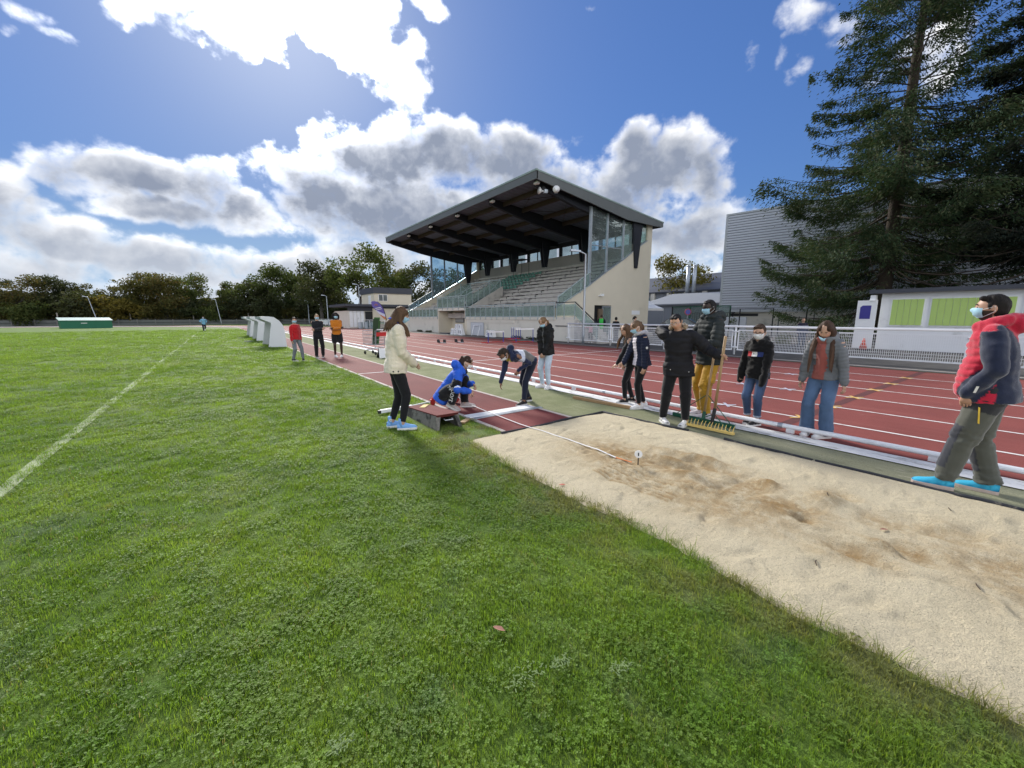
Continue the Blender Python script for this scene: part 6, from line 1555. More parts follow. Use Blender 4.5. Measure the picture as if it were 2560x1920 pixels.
# ---- girl in the black coat by the rail
p = Person('girl in a black coat and pale jeans standing beside the rail with joined hands', (5.76,6.58), 1.57, -33, lean=3, lean2=6, head=(-6,36,0), hands=[(.025,.11,.445), (-.03,.12,.45)], elbow=[(.8,-.9,0), (-.8,-.9,0)], feet=[(.06,.0), (-.06,.03)], footyaw=(-22, 12))
p.hand(0, (-.6,.5,-.6), (-.2,-.8,0), .5).hand(1, (.6,.5,-.6), (.2,-.8,0), .5); p.body(SKA, down=True)
p.top('coat', M['puffer'], lambda i: np.where((np.abs(i['a']) < .007) & (i['b'] > .03) & ~i['sleeve'], .10, .009)[:, None]*np.ones(3), hem=-.05, g=.028, sr=(.046,.040,.032), wr_amp=.008, hood='down', flare=.008)
fb = MB(); c = p.neck
for a in np.linspace(-1.6, 1.6, 9): fb.ball(c+p.sx*math.sin(a)*.085-p.fw2*(math.cos(a)*.145-.02)+p.u2*(-.045+.02*math.cos(a)), .026)
v, nr, f = remesh(fb, .011, 2); skin_obj('fur_trim', v+nr*(.014*vnoise(v, 70, 3))[:, None], f, np.tile((.52,.45,.36), (len(v), 1)), M['fleece'], p.root)
p.pants('jeans', M['denim'], (.47,.55,.64), rad=(.050,.036,.026), hem=.95, wr_amp=.005); p.shoes((.74,.72,.71)); p.hair((.17,.105,.055), 'tied', 1.0, .20, (-.05,-.085,-.03), 5).mask('mask_b')
# ---- girl in the navy puffer with the grey hood
def G2(i):
    t, a, b_ = i['t'], i['a'], i['b']; c = np.tile((.012,.017,.040), (len(t), 1)); c[(~i['sleeve']) & (b_ > .035) & (np.abs(a) < .055) & (t < .29)] = (.70,.64,.68)
    return c
p = Person('girl in a navy quilted jacket over a pale hooded top, hair tied back, looking down', (5.74,4.14), 1.50, -62, lean=4, lean2=5, head=(-4,30,0), hands=[(.12,.16,.50), (-.145,.04,.40)], elbow=[(.4,-1,0), (-.5,-1,0)], feet=[(.05,-.08), (-.05,.03)], footyaw=(-8, 6))
p.hand(0, (.0,.9,-.5), (-1,0,0), .3).hand(1, (0,.25,-1), (1,0,0), .55); p.body(SKA, down=True)
p.top('quilted_jacket', M['puffer'], G2, hem=-.03, g=.026, sr=(.046,.040,.030), quilt=.048, qa=.011, wr_amp=.003, flare=.016, collar=0)
hb = MB(); c = p.neck
for a in np.linspace(-2.9, 2.9, 14): hb.ball(c+p.sx*math.sin(a)*.066-p.fw2*(math.cos(a)*.066+.004)+p.u2*(.014+.012*math.cos(a)), .033)
hb.ball(c-p.fw2*.095-p.u2*.01, .07, .05, .05)
v, nr, f = remesh(hb, .012, 3); skin_obj('grey_hood', v+nr*(.006*fbm(v, 20, 2, 3))[:, None], f, np.tile((.42,.41,.44), (len(v), 1)), M['cloth'], p.root)
p.stick('round_badge', p.topobj, M['sole'], disc(.021, 16), p.sh[1].lerp(p.el[1], .62), (0,1,0), (0,0,1), (-1,0,0), .006, .2)
p.pants('leggings', M['cloth'], BLK, rad=(.050,.034,.023), hem=.93, wr_amp=.003); p.shoes((.78,.77,.77), high=.01); p.hair((.13,.080,.048), 'tied', 1.0, .17, (0,-.10,.03), 6).mask('mask_b')
# ---- girl half hidden behind her
p = Person('girl in dark clothes and black canvas trainers half hidden behind the navy jacket', (5.95,4.52), 1.42, -80, lean=4, lean2=8, head=(30,20,0), hands=[(.13,.06,.46), (-.10,.20,.46)], elbow=[(.4,-1,0), (-.5,-.8,-.2)], feet=[(.05,-.05), (-.06,.06)], footyaw=(-6, 8))
p.hand(0, (0,.2,-1), (-1,0,0), .4).hand(1, (.1,.8,-.6), (.4,-.2,-.8), .25); p.body(SKA)
p.top('jacket', M['cloth'], BLK, hem=-.05, g=.02, wr_amp=.006); p.pants('leggings', M['cloth'], BLK, rad=(.048,.034,.024), hem=.93); p.shoes((.02,.02,.022), high=.02, toe=(.7,.7,.7)); p.hair((.10,.058,.035), 'long', 1.0, .25, seed=7)
# ---- boy in the black parka holding the rake
p = Person('boy in a black parka with one hand behind his head, holding the yellow rake', (5.30,3.20), 1.60, -2, lean=2, lean2=3, side=4, head=(-14,22,10), hands=[(.04,-.10,.85), (-.315,.12,.635)], elbow=[(1,.25,-.30), (-.5,-.6,-.8)], feet=[(.105,.0), (-.085,.045)], footyaw=(26, -18), wide=1.12, hs=1.0)
p.hand(0, (-.95,-.3,.1), (-.2,.9,.1), .3).hand(1, (-.55,.55,.25), (.0,.25,-.2), 1.15, .02, .9); p.body(SKB, down=True, brow=(.012,.01,.01))
def cf(i):
    c = np.tile((.0085,.0085,.011), (len(i['t']), 1)); return c
p.top('parka', M['puffer'], cf, hem=-.075, g=.034, sr=(.052,.046,.034), quilt=.085, qa=.010, wr_amp=.006, flare=.012, collar=.018)
fb = MB(); c = p.neck+p.u2*.035
for a in np.linspace(-2.0, 2.0, 13): fb.ball(c+p.sx*math.sin(a)*.098-p.fw2*(math.cos(a)*.085+.01)+p.u2*(.012+.012*math.cos(a)), .032)
v, nr, f = remesh(fb, .011, 2); skin_obj('fur_trim', v+nr*(.016*vnoise(v, 65, 3))[:, None], f, np.array((.22,.16,.10))*(1+.5*vnoise(v, 30, 4))[:, None], M['fleece'], p.root)
p.stick('snap', p.topobj, M['cord'], disc(.006, 6, .10, -.03)+disc(.006, 6, -.14, -.05), p.spine(.0), (1,0,0), (0,0,1), (0,1,0), .004, .4)
p.pants('joggers', M['cloth'], (.0075,.0075,.009), rad=(.056,.044,.030), hem=.97, wr_amp=.005); p.shoes((.70,.69,.67), accent=(.015,.015,.018), high=.02); p.hair((.010,.009,.010), 'short', 1.0, seed=8, front=1).glasses('galv')
rake_grip = p.root.matrix_basis @ (p.wr[1]+Vector((-.03,.06,.02)))
# ---- tall boy with mustard trousers
p = Person('tall boy in a dark green quilted jacket and mustard cargo trousers', (5.98,3.12), 1.82, -52, lean=1, lean2=3, head=(2,14,0), hands=[(.10,.17,.62), (-.06,.19,.60)], elbow=[(.7,-.8,-.4), (-.7,-.8,-.4)], feet=[(.075,-.03), (-.075,.05)], footyaw=(-14, -30), wide=1.05)
p.hand(0, (-.7,.5,0), (0,-.8,-.4), .5).hand(1, (.6,.6,0), (0,-.8,-.4), .6); p.body(SKD, down=True)
p.top('quilted_jacket', M['puffer'], (.022,.027,.027), hem=-.06, g=.034, sr=(.048,.042,.030), quilt=.070, qa=.013, wr_amp=.004, hood='down', flare=.006)
p.pants('cargo_trousers', M['cloth'], (.44,.245,.028), rad=(.055,.048,.034), hem=.95, wr_amp=.011, cargo=True); p.shoes((.55,.52,.56), accent=(.04,.04,.06)); p.hair((.010,.009,.009), 'short', .985, seed=9).mask('mask_b')
# ---- boy with glasses
p = Person('boy with glasses in a black hooded top with a tricolour chest panel', (6.20,2.52), 1.43, -27, lean=2, lean2=4, head=(14,14,0), hands=[(.165,.02,.42), (-.10,.10,.40)], elbow=[(.8,-.8,0), (-.8,-.7,0)], feet=[(.055,.0), (-.06,.045)], footyaw=(18, -14), hs=1.03)
p.hand(0, (0,.1,-1), (-1,0,0), .8, size=.8).hand(1, (.1,.2,-1), (.5,-.5,0), .8, size=.8); p.body(SKA)
p.top('hooded_top', M['cloth'], (.006,.006,.007), hem=-.05, g=.024, sleeve=1.38, sr=(.046,.040,.032), wr_amp=.010, hood='down', flare=.004)
p.stick('chest_panel', p.topobj, [pm('panel_red', (.42,.02,.03), .8, .1, 20, 0), M['cord'], pm('panel_blue', (.02,.035,.14), .8, .1, 20, 0), M['eye']], quad_grid(-.105,-.045,-.035,.03,3,3,0)+quad_grid(-.045,.03,-.035,.03,3,3,1)+quad_grid(.03,.105,-.035,.03,3,3,2)+[([(-.025,-.012),(-.014,-.012),(-.014,.012),(-.025,.008)],3), ([(-.006,-.012),(.004,-.012),(.0,.008)],3), ([(.010,-.012),(.022,-.008),(.018,.010)],3)], p.spine(.195), (-1,0,0), (0,0,1), (0,1,0), .006, .4)
p.pants('jeans', M['denim'], lambda i: np.array((.030,.050,.098))*(1+1.6*np.exp(-((i['tt']-.7)/.35)**2)*np.clip(i['n'][:,1], 0, 1))[:, None], rad=(.050,.036,.030), hem=.82, wr_amp=.006, roll=(.27,.31,.38)); p.shoes((.012,.012,.014), high=.03, accent=(.3,.3,.31)); p.hair((.045,.027,.017), 'short', 1.02, seed=10, front=1).mask('mask_w').glasses('black')
# ---- girl in the grey jacket
p = Person('girl with long brown hair in a grey quilted jacket and flared jeans', (6.22,1.74), 1.52, -24, lean=4, lean2=8, head=(10,36,-4), hands=[(.150,.05,.44), (-.165,.03,.42)], elbow=[(.7,-1,0), (-.7,-1,0)], feet=[(.075,.02), (-.065,.01)], footyaw=(14, -22))
p.hand(0, (.15,.2,-1), (-1,0,0), .35).hand(1, (-.2,.1,-1), (1,0,0), .35); p.body(SKA, down=True, lip=(.35,.16,.13))
def cf(i):
    t, a, b_ = i['t'], i['a'], i['b']; c = np.tile((.145,.155,.165), (len(t), 1)); op = (~i['sleeve']) & (b_ > .02) & (a > -.045) & (a < .062+.03*(t < .1)); c[op] = (.27,.085,.07)
    return c
p.top('quilted_jacket', M['puffer'], cf, hem=-.02, g=.024, sr=(.044,.039,.033), quilt=.044, qa=.009, wr_amp=.005, hood='down', flare=.006)
sb_ = MB(); p.torso(sb_, [(-.005,.052,.068),(.05,.054,.070),(.12,.054,.070),(.19,.050,.073),(.25,.040,.068),(.285,.026,.058)], .020)
v, nr, f = remesh(sb_, .0115, 3); skin_obj('blouse', v+nr*(.007*fbm(np.stack([v[:,0]*3, v[:,1], v[:,2]*.5], 1), 14, 2, 3))[:, None], f, np.tile((.30,.085,.07), (len(v), 1)), M['cloth'], p.root)
p.pants('flared_jeans', M['denim'], lambda i: np.array((.070,.118,.205))*(1+.35*np.exp(-((i['tt']-.6)/.35)**2))[:, None], rad=(.055,.041,.054), hem=1.08, wr_amp=.005); p.shoes((.72,.71,.70)); p.hair((.050,.028,.018), 'long', 1.03, .42, seed=11).mask('mask_b', -.062, -.012, False)
# ---- man in the red gilet
p = Person('bearded man in a red hooded gilet with navy sleeves standing at the pit edge', (5.28,.34), 1.735, -88, lean=4, lean2=4, hip=.525, hipoff=(0,-.02), head=(0,-1,0), hands=[(.092,.062,.515), (-.098,.060,.515)], elbow=[(.6,-1,0), (-.6,-1,0)], feet=[(.05,-.07), (-.055,.085)], footyaw=(-4, 4), vox=.008, wide=1.06, bulk=1.12, knee=[(.1,1,0), (-.1,1,0)])
p.hand(0, (-.1,-.05,-1), (-.8,-.4,0), .3).hand(1, (.15,-.05,-1), (.9,-.3,0), .35); p.body((.44,.25,.17), brow=(.02,.014,.012), beard=(.030,.022,.018))
def cf(i):
    t, a, b_ = i['t'], i['a'], i['b']; nav = (.018,.024,.050); red = (.47,.018,.045); c = np.tile(nav, (len(t), 1))
    c[(~i['sleeve']) & (b_ > -.018)] = red; c[(t > .268) & (np.abs(a) < .105) & (~i['sleeve'])] = red; c[(t > .235) & (np.abs(a) < .10) & (~i['sleeve'])] = red; c[t > .318] = red
    c[(~i['sleeve']) & (np.abs(a) < .010) & (b_ > .05)] = (.62,.56,.57); return c
p.top('hooded_gilet', M['knit'], cf, hem=-.05, g=.026, sr=(.048,.041,.030), wr_amp=.005, hood='down', belly=.075, flare=.010, collar=.022)
me = p.topobj.data; i_ = p.info; v = np.array([x.co for x in me.vertices]); nr = np.array([x.normal for x in me.vertices]); fr = (~i_['sleeve']) & (i_['b'] > -.018) & (i_['t'] < .27)
v = v+nr*np.where(fr, .013*(np.abs(np.sin(i_['t']*i_['H']*PI/.062))**.55-.55), 0)[:, None]; me.vertices.foreach_set('co', v.ravel())
p.stick('pocket_zip', p.topobj, M['cord'], quad_grid(-.008,.008,-.03,.03,1,3), p.spine(.02)+p.fw1*.09, (0,1,0), (0,-.2,1), (-1,0,0), .006, .35)
def pc(i):
    v = i['v']; c = np.tile((.085,.088,.072), (len(v), 1)); fr = i['n'][:,1] > .35; c[fr & (i['tt'] > .75) & (i['tt'] < 1.7)] = (.035,.038,.048); c[(i['tt'] < .38) & (i['n'][:,0] < .3)] = (.026,.027,.030); return c
p.pants('walking_trousers', M['cloth'], pc, rad=(.060,.046,.040), hem=1.0, wr_amp=.009, g=.012)
ax = (p.kn[1]-p.hip[1]).normalized(); p.stick('thigh_zip', p.pantsobj, M['yellow'], quad_grid(-.07,.07,-.006,.006,5,1), p.hip[1].lerp(p.kn[1], .45), ax+Vector((0,-.35,0)), Vector((0,1,.4)), (-1,0,0), .005, .3)
p.shoes((.05,.44,.66), 'sole_gum', accent=(.02,.20,.40)); T, k, L_ = p.shoeT, p.shoek, p.shoeL
p.stick('white_stroke', p.lastshoe, M['cord'], [([(-.075,.004),(-.03,-.020),(.015,-.016),(.085,.026),(.012,.004),(-.027,.004)], 0)], T(0,.22*L_,.046), (0,1,0), (0,0,1), (-1,0,0), .004, .15)
p.hair((.013,.010,.009), 'short', 1.0, seed=12, front=1).mask('mask_b')
# ---- three at the runway and the runner
p = Person('boy in a red sweater and grey jeans on the grass by the nearest dugout', (2.30,15.95), 1.53, 38, head=(-32,6,0), hands=[(.13,.04,.45), (-.12,.02,.47)], feet=[(.075,-.03), (-.09,.08)], footyaw=(20,-30))
p.hand(0, (0,.2,-1), (-1,0,0), .4).hand(1, (0,.2,-1), (1,0,0), .4); p.body(SKA); p.top('sweater', M['knit'], (.42,.012,.018), hem=-.03, g=.022, wr_amp=.007); p.pants('jeans', M['denim'], (.15,.165,.185), rad=(.048,.037,.027)); p.shoes((.02,.02,.022)); p.hair((.022,.013,.010), 'short', 1.05, seed=13, front=1).mask('mask_b')
for lab, loc, H_, phi, ck in (('fair haired boy in black with folded arms, a mask on his face, on the runway', (3.20,16.85), 1.66, 8, 0), ('girl in an orange sweater and black shorts with folded arms on the runway', (3.82,16.6), 1.70, 6, 1)):
    p = Person(lab, loc, H_, phi, head=(0,4,0), hands=[(-.07,.115,.655), (.07,.125,.64)], elbow=[(1,-.2,-.9), (-1,-.2,-.9)], feet=[(.06,0), (-.075,.02)], footyaw=(14,-16))
    p.hand(0, (-1,.1,.3), (0,-1,0), .4).hand(1, (1,.1,.2), (0,-1,0), .4); p.body(SKA if ck == 0 else SKD)
    if ck == 0: p.top('tracksuit_top', M['cloth'], (.012,.013,.018), hem=-.05, g=.022, wr_amp=.006); p.pants('trousers', M['cloth'], BLK, rad=(.052,.042,.034)); p.shoes((.07,.055,.05)); p.hair((.22,.16,.085), 'short', 1.0, seed=14, front=1).mask('mask_b')
    else: p.top('sweater', M['knit'], (.47,.155,.016), hem=-.01, g=.024, wr_amp=.006); p.pants('shorts', M['cloth'], BLK, rad=(.060,.056,.05), short=.62, g=.012); p.shoes((.75,.74,.73)); p.hair((.010,.008,.008), 'afro', 1.0, seed=15).mask('mask_b')
p = Person('runner in a light blue jacket coming down the grass towards the camera', (-.76,54.9), 1.62, 4, lean=10, lean2=4, hands=[(.12,.10,.62), (-.13,-.04,.56)], elbow=[(.8,-1,-.3), (-.8,-1,-.3)], feet=[(.05,.10,.05), (-.05,-.22,.16)], footpitch=(0,50), group='pupils and teachers at the long jump')
p.hand(0, (0,.6,.6), (-1,0,0), .9).hand(1, (0,.6,.4), (1,0,0), .9); p.body(SKA); p.top('jacket', M['puffer'], (.20,.42,.62), hem=-.05, g=.026, wr_amp=.006); p.pants('leggings', M['cloth'], DBL); p.shoes((.75,.75,.74)); p.hair((.10,.05,.03), 'short', 1.04, seed=16, front=1).mask('mask_b')
# ---- people behind the barrier
bg_ = 'people behind the barrier'
p = Person('child in a pink shirt and dark patterned leggings leaning on the barrier', (17.85,16.5), 1.22, 172, lean=22, lean2=10, hands=[(.12,.20,.76), (-.12,.20,.76)], head=(0,10,0), feet=[(.06,.02), (-.07,.0)], group=bg_, z0=.02)
p.hand(0, (0,1,-.3), (0,-.3,-1), .9).hand(1, (0,1,-.3), (0,-.3,-1), .9); p.body(SKA); p.top('shirt', M['cloth'], (.50,.22,.27), hem=-.03, g=.018, sleeve=.4); p.pants('leggings', M['cloth'], lambda i: np.where(vnoise(i['v'], 22, 3) > .42, .5, .012)[:, None]*np.ones(3), hem=.5, rad=(.055,.04,.035)); p.shoes((.7,.7,.7)); p.hair((.012,.01,.01), 'tied', 1.05, .1, seed=17)
p = Person('man in a green sports shirt seen from behind near the stand door', (19.6,17.25), 1.72, 176, hands=[(.12,.10,.56), (-.12,.10,.56)], head=(0,12,0), group=bg_)
p.hand(0, (0,1,-.3), (-1,0,0), .5).hand(1, (0,1,-.3), (1,0,0), .5); p.body(SKM); p.top('sports_shirt', M['cloth'], lambda i: np.where((i['sleeve'] | (np.abs(i['a']) > .125))[:, None], np.array((.012,.013,.02)), np.array((.05,.42,.07))), hem=-.05, g=.02); p.pants('trousers', M['cloth'], (.09,.11,.09)); p.shoes((.2,.2,.2)); p.hair((.05,.03,.02), 'short', .99, seed=18)
p = Person('woman in black with grey leggings and tied hair walking behind the barrier', (19.3,15.85), 1.54, 158, hands=[(.12,.08,.54), (-.12,.06,.50)], feet=[(.05,-.06), (-.06,.06)], head=(20,8,0), group=bg_)
p.hand(0, (0,.6,-.6), (-1,0,0), .5).hand(1, (0,.3,-1), (1,0,0), .5); p.body(SKA); p.top('jacket', M['cloth'], BLK, hem=-.06, g=.026); p.pants('leggings', M['denim'], (.10,.105,.12)); p.shoes((.3,.3,.3)); p.hair((.012,.010,.010), 'tied', 1.08, .06, (0,-.09,.07), 19)
p = Person('woman with a dark bun passing behind the girl in navy', (19.6,14.75), 1.60, 95, head=(8,0,0), group=bg_)
p.hand(0, (0,.2,-1), (-1,0,0), .5).hand(1, (0,.2,-1), (1,0,0), .5); p.body(SKA); p.top('jacket', M['cloth'], (.06,.04,.035), hem=-.05, g=.022); p.pants('trousers', M['cloth'], BLK); p.shoes((.2,.2,.2)); p.hair((.014,.011,.010), 'tied', 1.04, .10, (0,-.09,.06), 20)
p = Person('man in a striped dark sweater standing before the hall wall', (23.6,7.75), 1.50, 12, head=(0,0,0), group=bg_, wide=1.08)
p.hand(0, (0,.2,-1), (-1,0,0), .5).hand(1, (0,.2,-1), (1,0,0), .5); p.body(SKA); p.top('sweater', M['cloth'], lambda i: np.where(((i['t'] > .17) & (i['t'] < .235))[:, None], np.array((.25,.25,.30)), np.where((i['t'] > .235)[:, None], np.array((.02,.02,.035)), np.array((.09,.10,.14)))), hem=-.03, g=.022); p.pants('trousers', M['denim'], (.03,.05,.09)); p.shoes((.1,.1,.1)); p.hair((.03,.02,.015), 'short', 1.0, seed=21)

# ------------------------------------------------------------------ things round the pit
RB = thing('ramp_box', 'weathered concrete ramp box with a red rubber top and an open end', 'box', (2.5, 5.4, 0))
M['oldc'] = pm('stained_concrete', (.20,.19,.17), .95, .25, 5, .6, 40, grime=((.05,.048,.045), 6, .45, .62), bd=.01)
for sx_ in (-1, 1):
    cx = 2.52; x0, x1 = cx+sx_*.20, cx+sx_*.155; x2, x3 = cx+sx_*.17, cx+sx_*.10
    MB().hexa([(x0,4.90,0),(x1,4.90,0),(x1,6.0,0),(x0,6.0,0),(x2,4.96,.185),(x3,4.96,.185),(x3,6.0,.12),(x2,6.0,.12)]).build('side_wall', M['oldc'], RB)
MB().hexa([(2.36,4.96,.16),(2.68,4.96,.16),(2.68,6.0,.10),(2.36,6.0,.10),(2.345,4.93,.205),(2.695,4.93,.205),(2.69,6.02,.135),(2.35,6.02,.135)]).build('rubber_top', M['runway'], RB)
MB().box(2.36, 2.68, 5.5, 5.53, .0, .1).build('inner_plate', M['rubber'], RB)
MB().path([(2.46,4.94,.135),(2.46,4.905,.125),(2.58,4.905,.125),(2.58,4.94,.135)], [.008]*4, 6).build('handle', M['galv'], RB)
tag(MB().hexa([(2.44,5.72,.158),(2.50,5.66,.161),(2.66,5.86,.150),(2.60,5.92,.146),(2.44,5.72,.164),(2.50,5.66,.167),(2.66,5.86,.156),(2.60,5.92,.152)]).build('paper_strip', pm('pale_yellow', (.66,.52,.22), .8, .08, 8)), 'pale yellow strip lying on the red ramp box', 'strip')
tag(MB().hexa([(2.74,5.02,.012),(2.80,4.96,.012),(2.98,5.10,.012),(2.93,5.16,.012),(2.74,5.02,.034),(2.80,4.96,.034),(2.98,5.10,.034),(2.93,5.16,.034)]).build('wood_offcut', M['wood']), 'small wooden offcut in the grass beside the ramp box', 'wood piece')
MR = thing('measuring_bar', 'white aluminium bar lying in the grass behind the woman', 'bar', (2.3, 6.5, 0))
MB().beam((2.02,6.28,.05), (2.55,6.30,.06), .055, .05).build('bar', M['white'], MR); MB().beam((1.98,6.277,.045), (2.02,6.279,.045), .05, .05).build('end_cap', M['black'], MR); MB().beam((2.55,6.30,.07), (2.95,6.40,.08), .016, .016).build('rod', M['white'], MR)
FG = thing('red_marker', 'small red marker flag standing at the end of the white rod', 'marker', (2.97, 6.41, 0))
MB().hexa([(2.94,6.39,.02),(3.0,6.36,.02),(3.01,6.42,.02),(2.95,6.44,.02),(2.93,6.38,.11),(3.01,6.35,.11),(3.02,6.43,.11),(2.94,6.45,.11)]).prism([(2.95,.11),(3.0,.11),(2.975,.145)], 'y', 6.38, 6.43).build('marker_flag', M['red'], FG); MB().tube((2.975,6.405,0),(2.975,6.405,.03), .02).build('base', M['red'], FG)
RL = thing('tape_reel', 'red tape reel held low by the crouching woman', 'tape reel', (3.38, 6.35, 0))
MB().path([(3.36,6.32,.085),(3.40,6.35,.085)], [.075,.075], 18).build('reel', M['red'], RL, smooth=False); MB().path([(3.35,6.313,.085),(3.41,6.357,.085)], [.03,.03], 10).build('hub', M['white_pl'], RL)
TP = thing('measuring_tape', 'white measuring tape stretched from the reel into the sand', 'tape', (3.4, 4.4, 0))
pts = [(3.40,6.33,.15),(3.43,6.2,.09),(3.45,6.0,.05),(3.44,5.4,.026)]+[(3.44-.125*k/10, 5.2-2.55*k/10, (.024 if 5.2-2.55*k/10 > 4.3 else sand_z(3.44-.125*k/10, 5.2-2.55*k/10)+.012)) for k in range(0, 11)]
b = MB()
for a, c in zip(pts, pts[1:]): b.beam(a, c, .017, .003)
b.build('tape', M['cord'], TP)
b = MB(); zz = sand_z(3.31, 2.5); b.beam(pts[-1], (3.305,2.44,sand_z(3.305,2.44)+.02), .018, .004); b.build('tape_end', pm('tape_orange', (.65,.20,.05), .6), TP)
DM = thing('distance_marker', 'small round white marker on a spike in the sand at the tape end', 'marker', (3.30, 2.36, 0)); zz = sand_z(3.30, 2.36)
MB().tube((3.30,2.36,zz-.03),(3.30,2.36,zz+.12), .006).build('spike', M['black'], DM)
ddir = Vector((3.3, 2.36, 0)).normalized()
MB().path([Vector((3.30,2.36,zz+.115))-ddir*.004, Vector((3.30,2.36,zz+.115))-ddir*.010], [.038,.038], 18).build('disc', M['white_pl'], DM)
MB().path([Vector((3.30,2.36,zz+.098))-ddir*.0115, Vector((3.30,2.36,zz+.130))-ddir*.0115], [.006,.006], 5).build('numeral', M['black'], DM)
# rakes
M['rake_y'] = pm('pale_yellow_paint', (.72,.52,.16), .55, .12, 8, .1, 60)
RK = thing('sand_rake', 'yellow toothed rake with a wooden handle held by the boy in the parka', 'rake', (5.3, 2.7, 0))
MB().beam((5.29,3.08,.035), (5.315,2.37,.035), .045, .030).build('rake_head', M['rake_y'], RK)
tooth = MB().path([(0,0,0),(.02,0,.045),(.045,0,.075)], [.006,.005,.003], 5).mesh('tooth', M['rake_y'])
for k in range(15): put('tooth', tooth, RK, (5.29+.025*k/14, 3.05-.66*k/14, .045), (0, .1*math.sin(k*3), .2*math.sin(k*7)))
B_ = Vector((5.50, 2.74, .20)); Gp = Vector(rake_grip); T_ = B_+(Gp-B_)*1.30
MB().path([B_, T_], [.0185,.0175], 10).build('handle', M['wood'], RK, smooth=True)
MB().path([(5.45,2.74,.07), B_+(T_-B_).normalized()*.09], [.024,.024], 10).build('socket', M['black'], RK)
b = MB()
for y in (3.02, 2.43): b.tube(B_, (5.31,y,.045), .007)
b.tube((5.45,2.74,.07), (5.31,2.74,.045), .009); b.build('brace', M['green_m'], RK)
LV = thing('sand_leveller', 'green bar leveller with a wooden handle leaning by the tall boy', 'leveller', (5.66, 3, 0))
MB().beam((5.665,3.46,.040), (5.655,2.52,.040), .03, .055).build('leveller_bar', M['green_m'], LV)
MB().path([(5.655,2.97,.06), (5.84,2.96,1.22)], [.018,.017], 10).build('handle', M['wood'], LV, smooth=True); MB().path([(5.65,2.97,.05),(5.675,2.97,.17)], [.024,.024], 8).build('socket', M['green_m'], LV)
b = MB()
for y in (3.4, 2.58): b.tube((5.715,2.965,.42), (5.66,y,.06), .006)
b.build('brace', M['green_m'], LV)
tag(MB().beam((5.40,5.36,.03), (5.53,4.16,.03), .07, .045).build('wood_plank', M['wood']), 'narrow wooden plank lying on the turf beside the rail', 'plank')
# dry leaves and bits lying about
def leaf(x, y, z, s, a, m, label):
    b = MB(); c, sn = math.cos(a), math.sin(a)
    for q in (0, 1):
        P_ = [(0,-1,0),(.42*(1 if q else -1),-.2,.16),(.30*(1 if q else -1),.55,.10),(0,1.05,.02)]
        b.add([(x+(u*c-v_*sn)*s, y+(u*sn+v_*c)*s, z+w_*s) for u, v_, w_ in P_], [(0,1,2,3)])
    return tag(b.build('dry_leaf', m), label, 'leaf', 'leaves lying on the ground')
lb = pm('leaf_brown', (.30,.14,.10), .7, .2, 20, 0); lc = pm('leaf_cream', (.55,.47,.38), .7, .15, 20, 0)
leaf(.98, 1.44, .035, .034, .5, lb, 'reddish brown dry leaf lying on the grass in the foreground')
leaf(-.555, 1.20, .034, .018, 1.2, lc, 'cream petal sized leaf near the lower left corner')
leaf(3.72, .58, sand_z(3.72,.58)+.008, .03, .9, lb, 'brown leaf in the sand beyond the last heel marks')
leaf(2.46, -.02, .03, .03, 2.2, lb, 'small brown leaf at the grass edge low on the right'); leaf(13.6, 4.25, .01, .09, .3, lc, 'yellowish leaf on the outer lanes near the kerb'); leaf(2.42, 2.52, .03, .03, .8, pm('leaf_red', (.5,.05,.05), .7), 'red scrap at the pit edge below the tread marks')
# ------------------------------------------------------------------ kit along the runway and track
CT = thing('shopping_cart', 'shopping trolley of kit standing on the turf beside the rail', 'cart', (5.3, 17.0, 0))
def C_(u, v, z): return (5.38+u*-.35+v*.94, 17.0+u*.94+v*.35, z)          # u along the trolley, v across
b = MB()
for v in (-.24, .24):
    for z in (.42, .56, .70, .84, .98): b.tube(C_(-.42+.12*(.98-z), v*(1 if z > .6 else .9), z), C_(.45, v, z), .007, n=4)
    for k in range(12): b.tube(C_(-.36+.073*k, v*.9, .40), C_(-.42+.078*k, v, .99), .006, n=4)
for u in (-.42, .45):
    for z in (.45, .62, .80, .98): b.tube(C_(u, -.24, z), C_(u, .24, z), .007, n=4)
for k in range(9): b.tube(C_(-.36, -.21+.053*k, .41), C_(.44, -.21+.053*k, .41), .006, n=4)
b.build('basket', M['galv'], CT); b = MB()
for v in (-.23, .23): b.path([C_(-.42,v,1.02), C_(-.30,v,.30), C_(.40,v*.8,.16), C_(.42,v*.8,.12)], [.013]*4, 6)
b.tube(C_(-.3,-.23,.3), C_(-.3,.23,.3), .012).tube(C_(.40,-.18,.16), C_(.40,.18,.16), .012); b.build('chassis', M['galv'], CT)
for u in (-.28, .40):
    for v in (-.2, .2):
        p = Vector(C_(u,v,.065)); a = Vector((.94,.35,0))*.015; MB().path([p-a, p+a], [.065,.065], 12).build('wheel', M['black'], CT)
MB().tube(C_(-.5,-.25,1.03), C_(-.5,.25,1.03), .02, n=8).build('push_bar', M['white_pl'], CT); MB().hexa([C_(-.445,-.24,.76),C_(-.43,-.24,.76),C_(-.43,.24,.76),C_(-.445,.24,.76),C_(-.455,-.24,.92),C_(-.44,-.24,.92),C_(-.44,.24,.92),C_(-.455,.24,.92)]).build('red_panel', M['red'], CT)
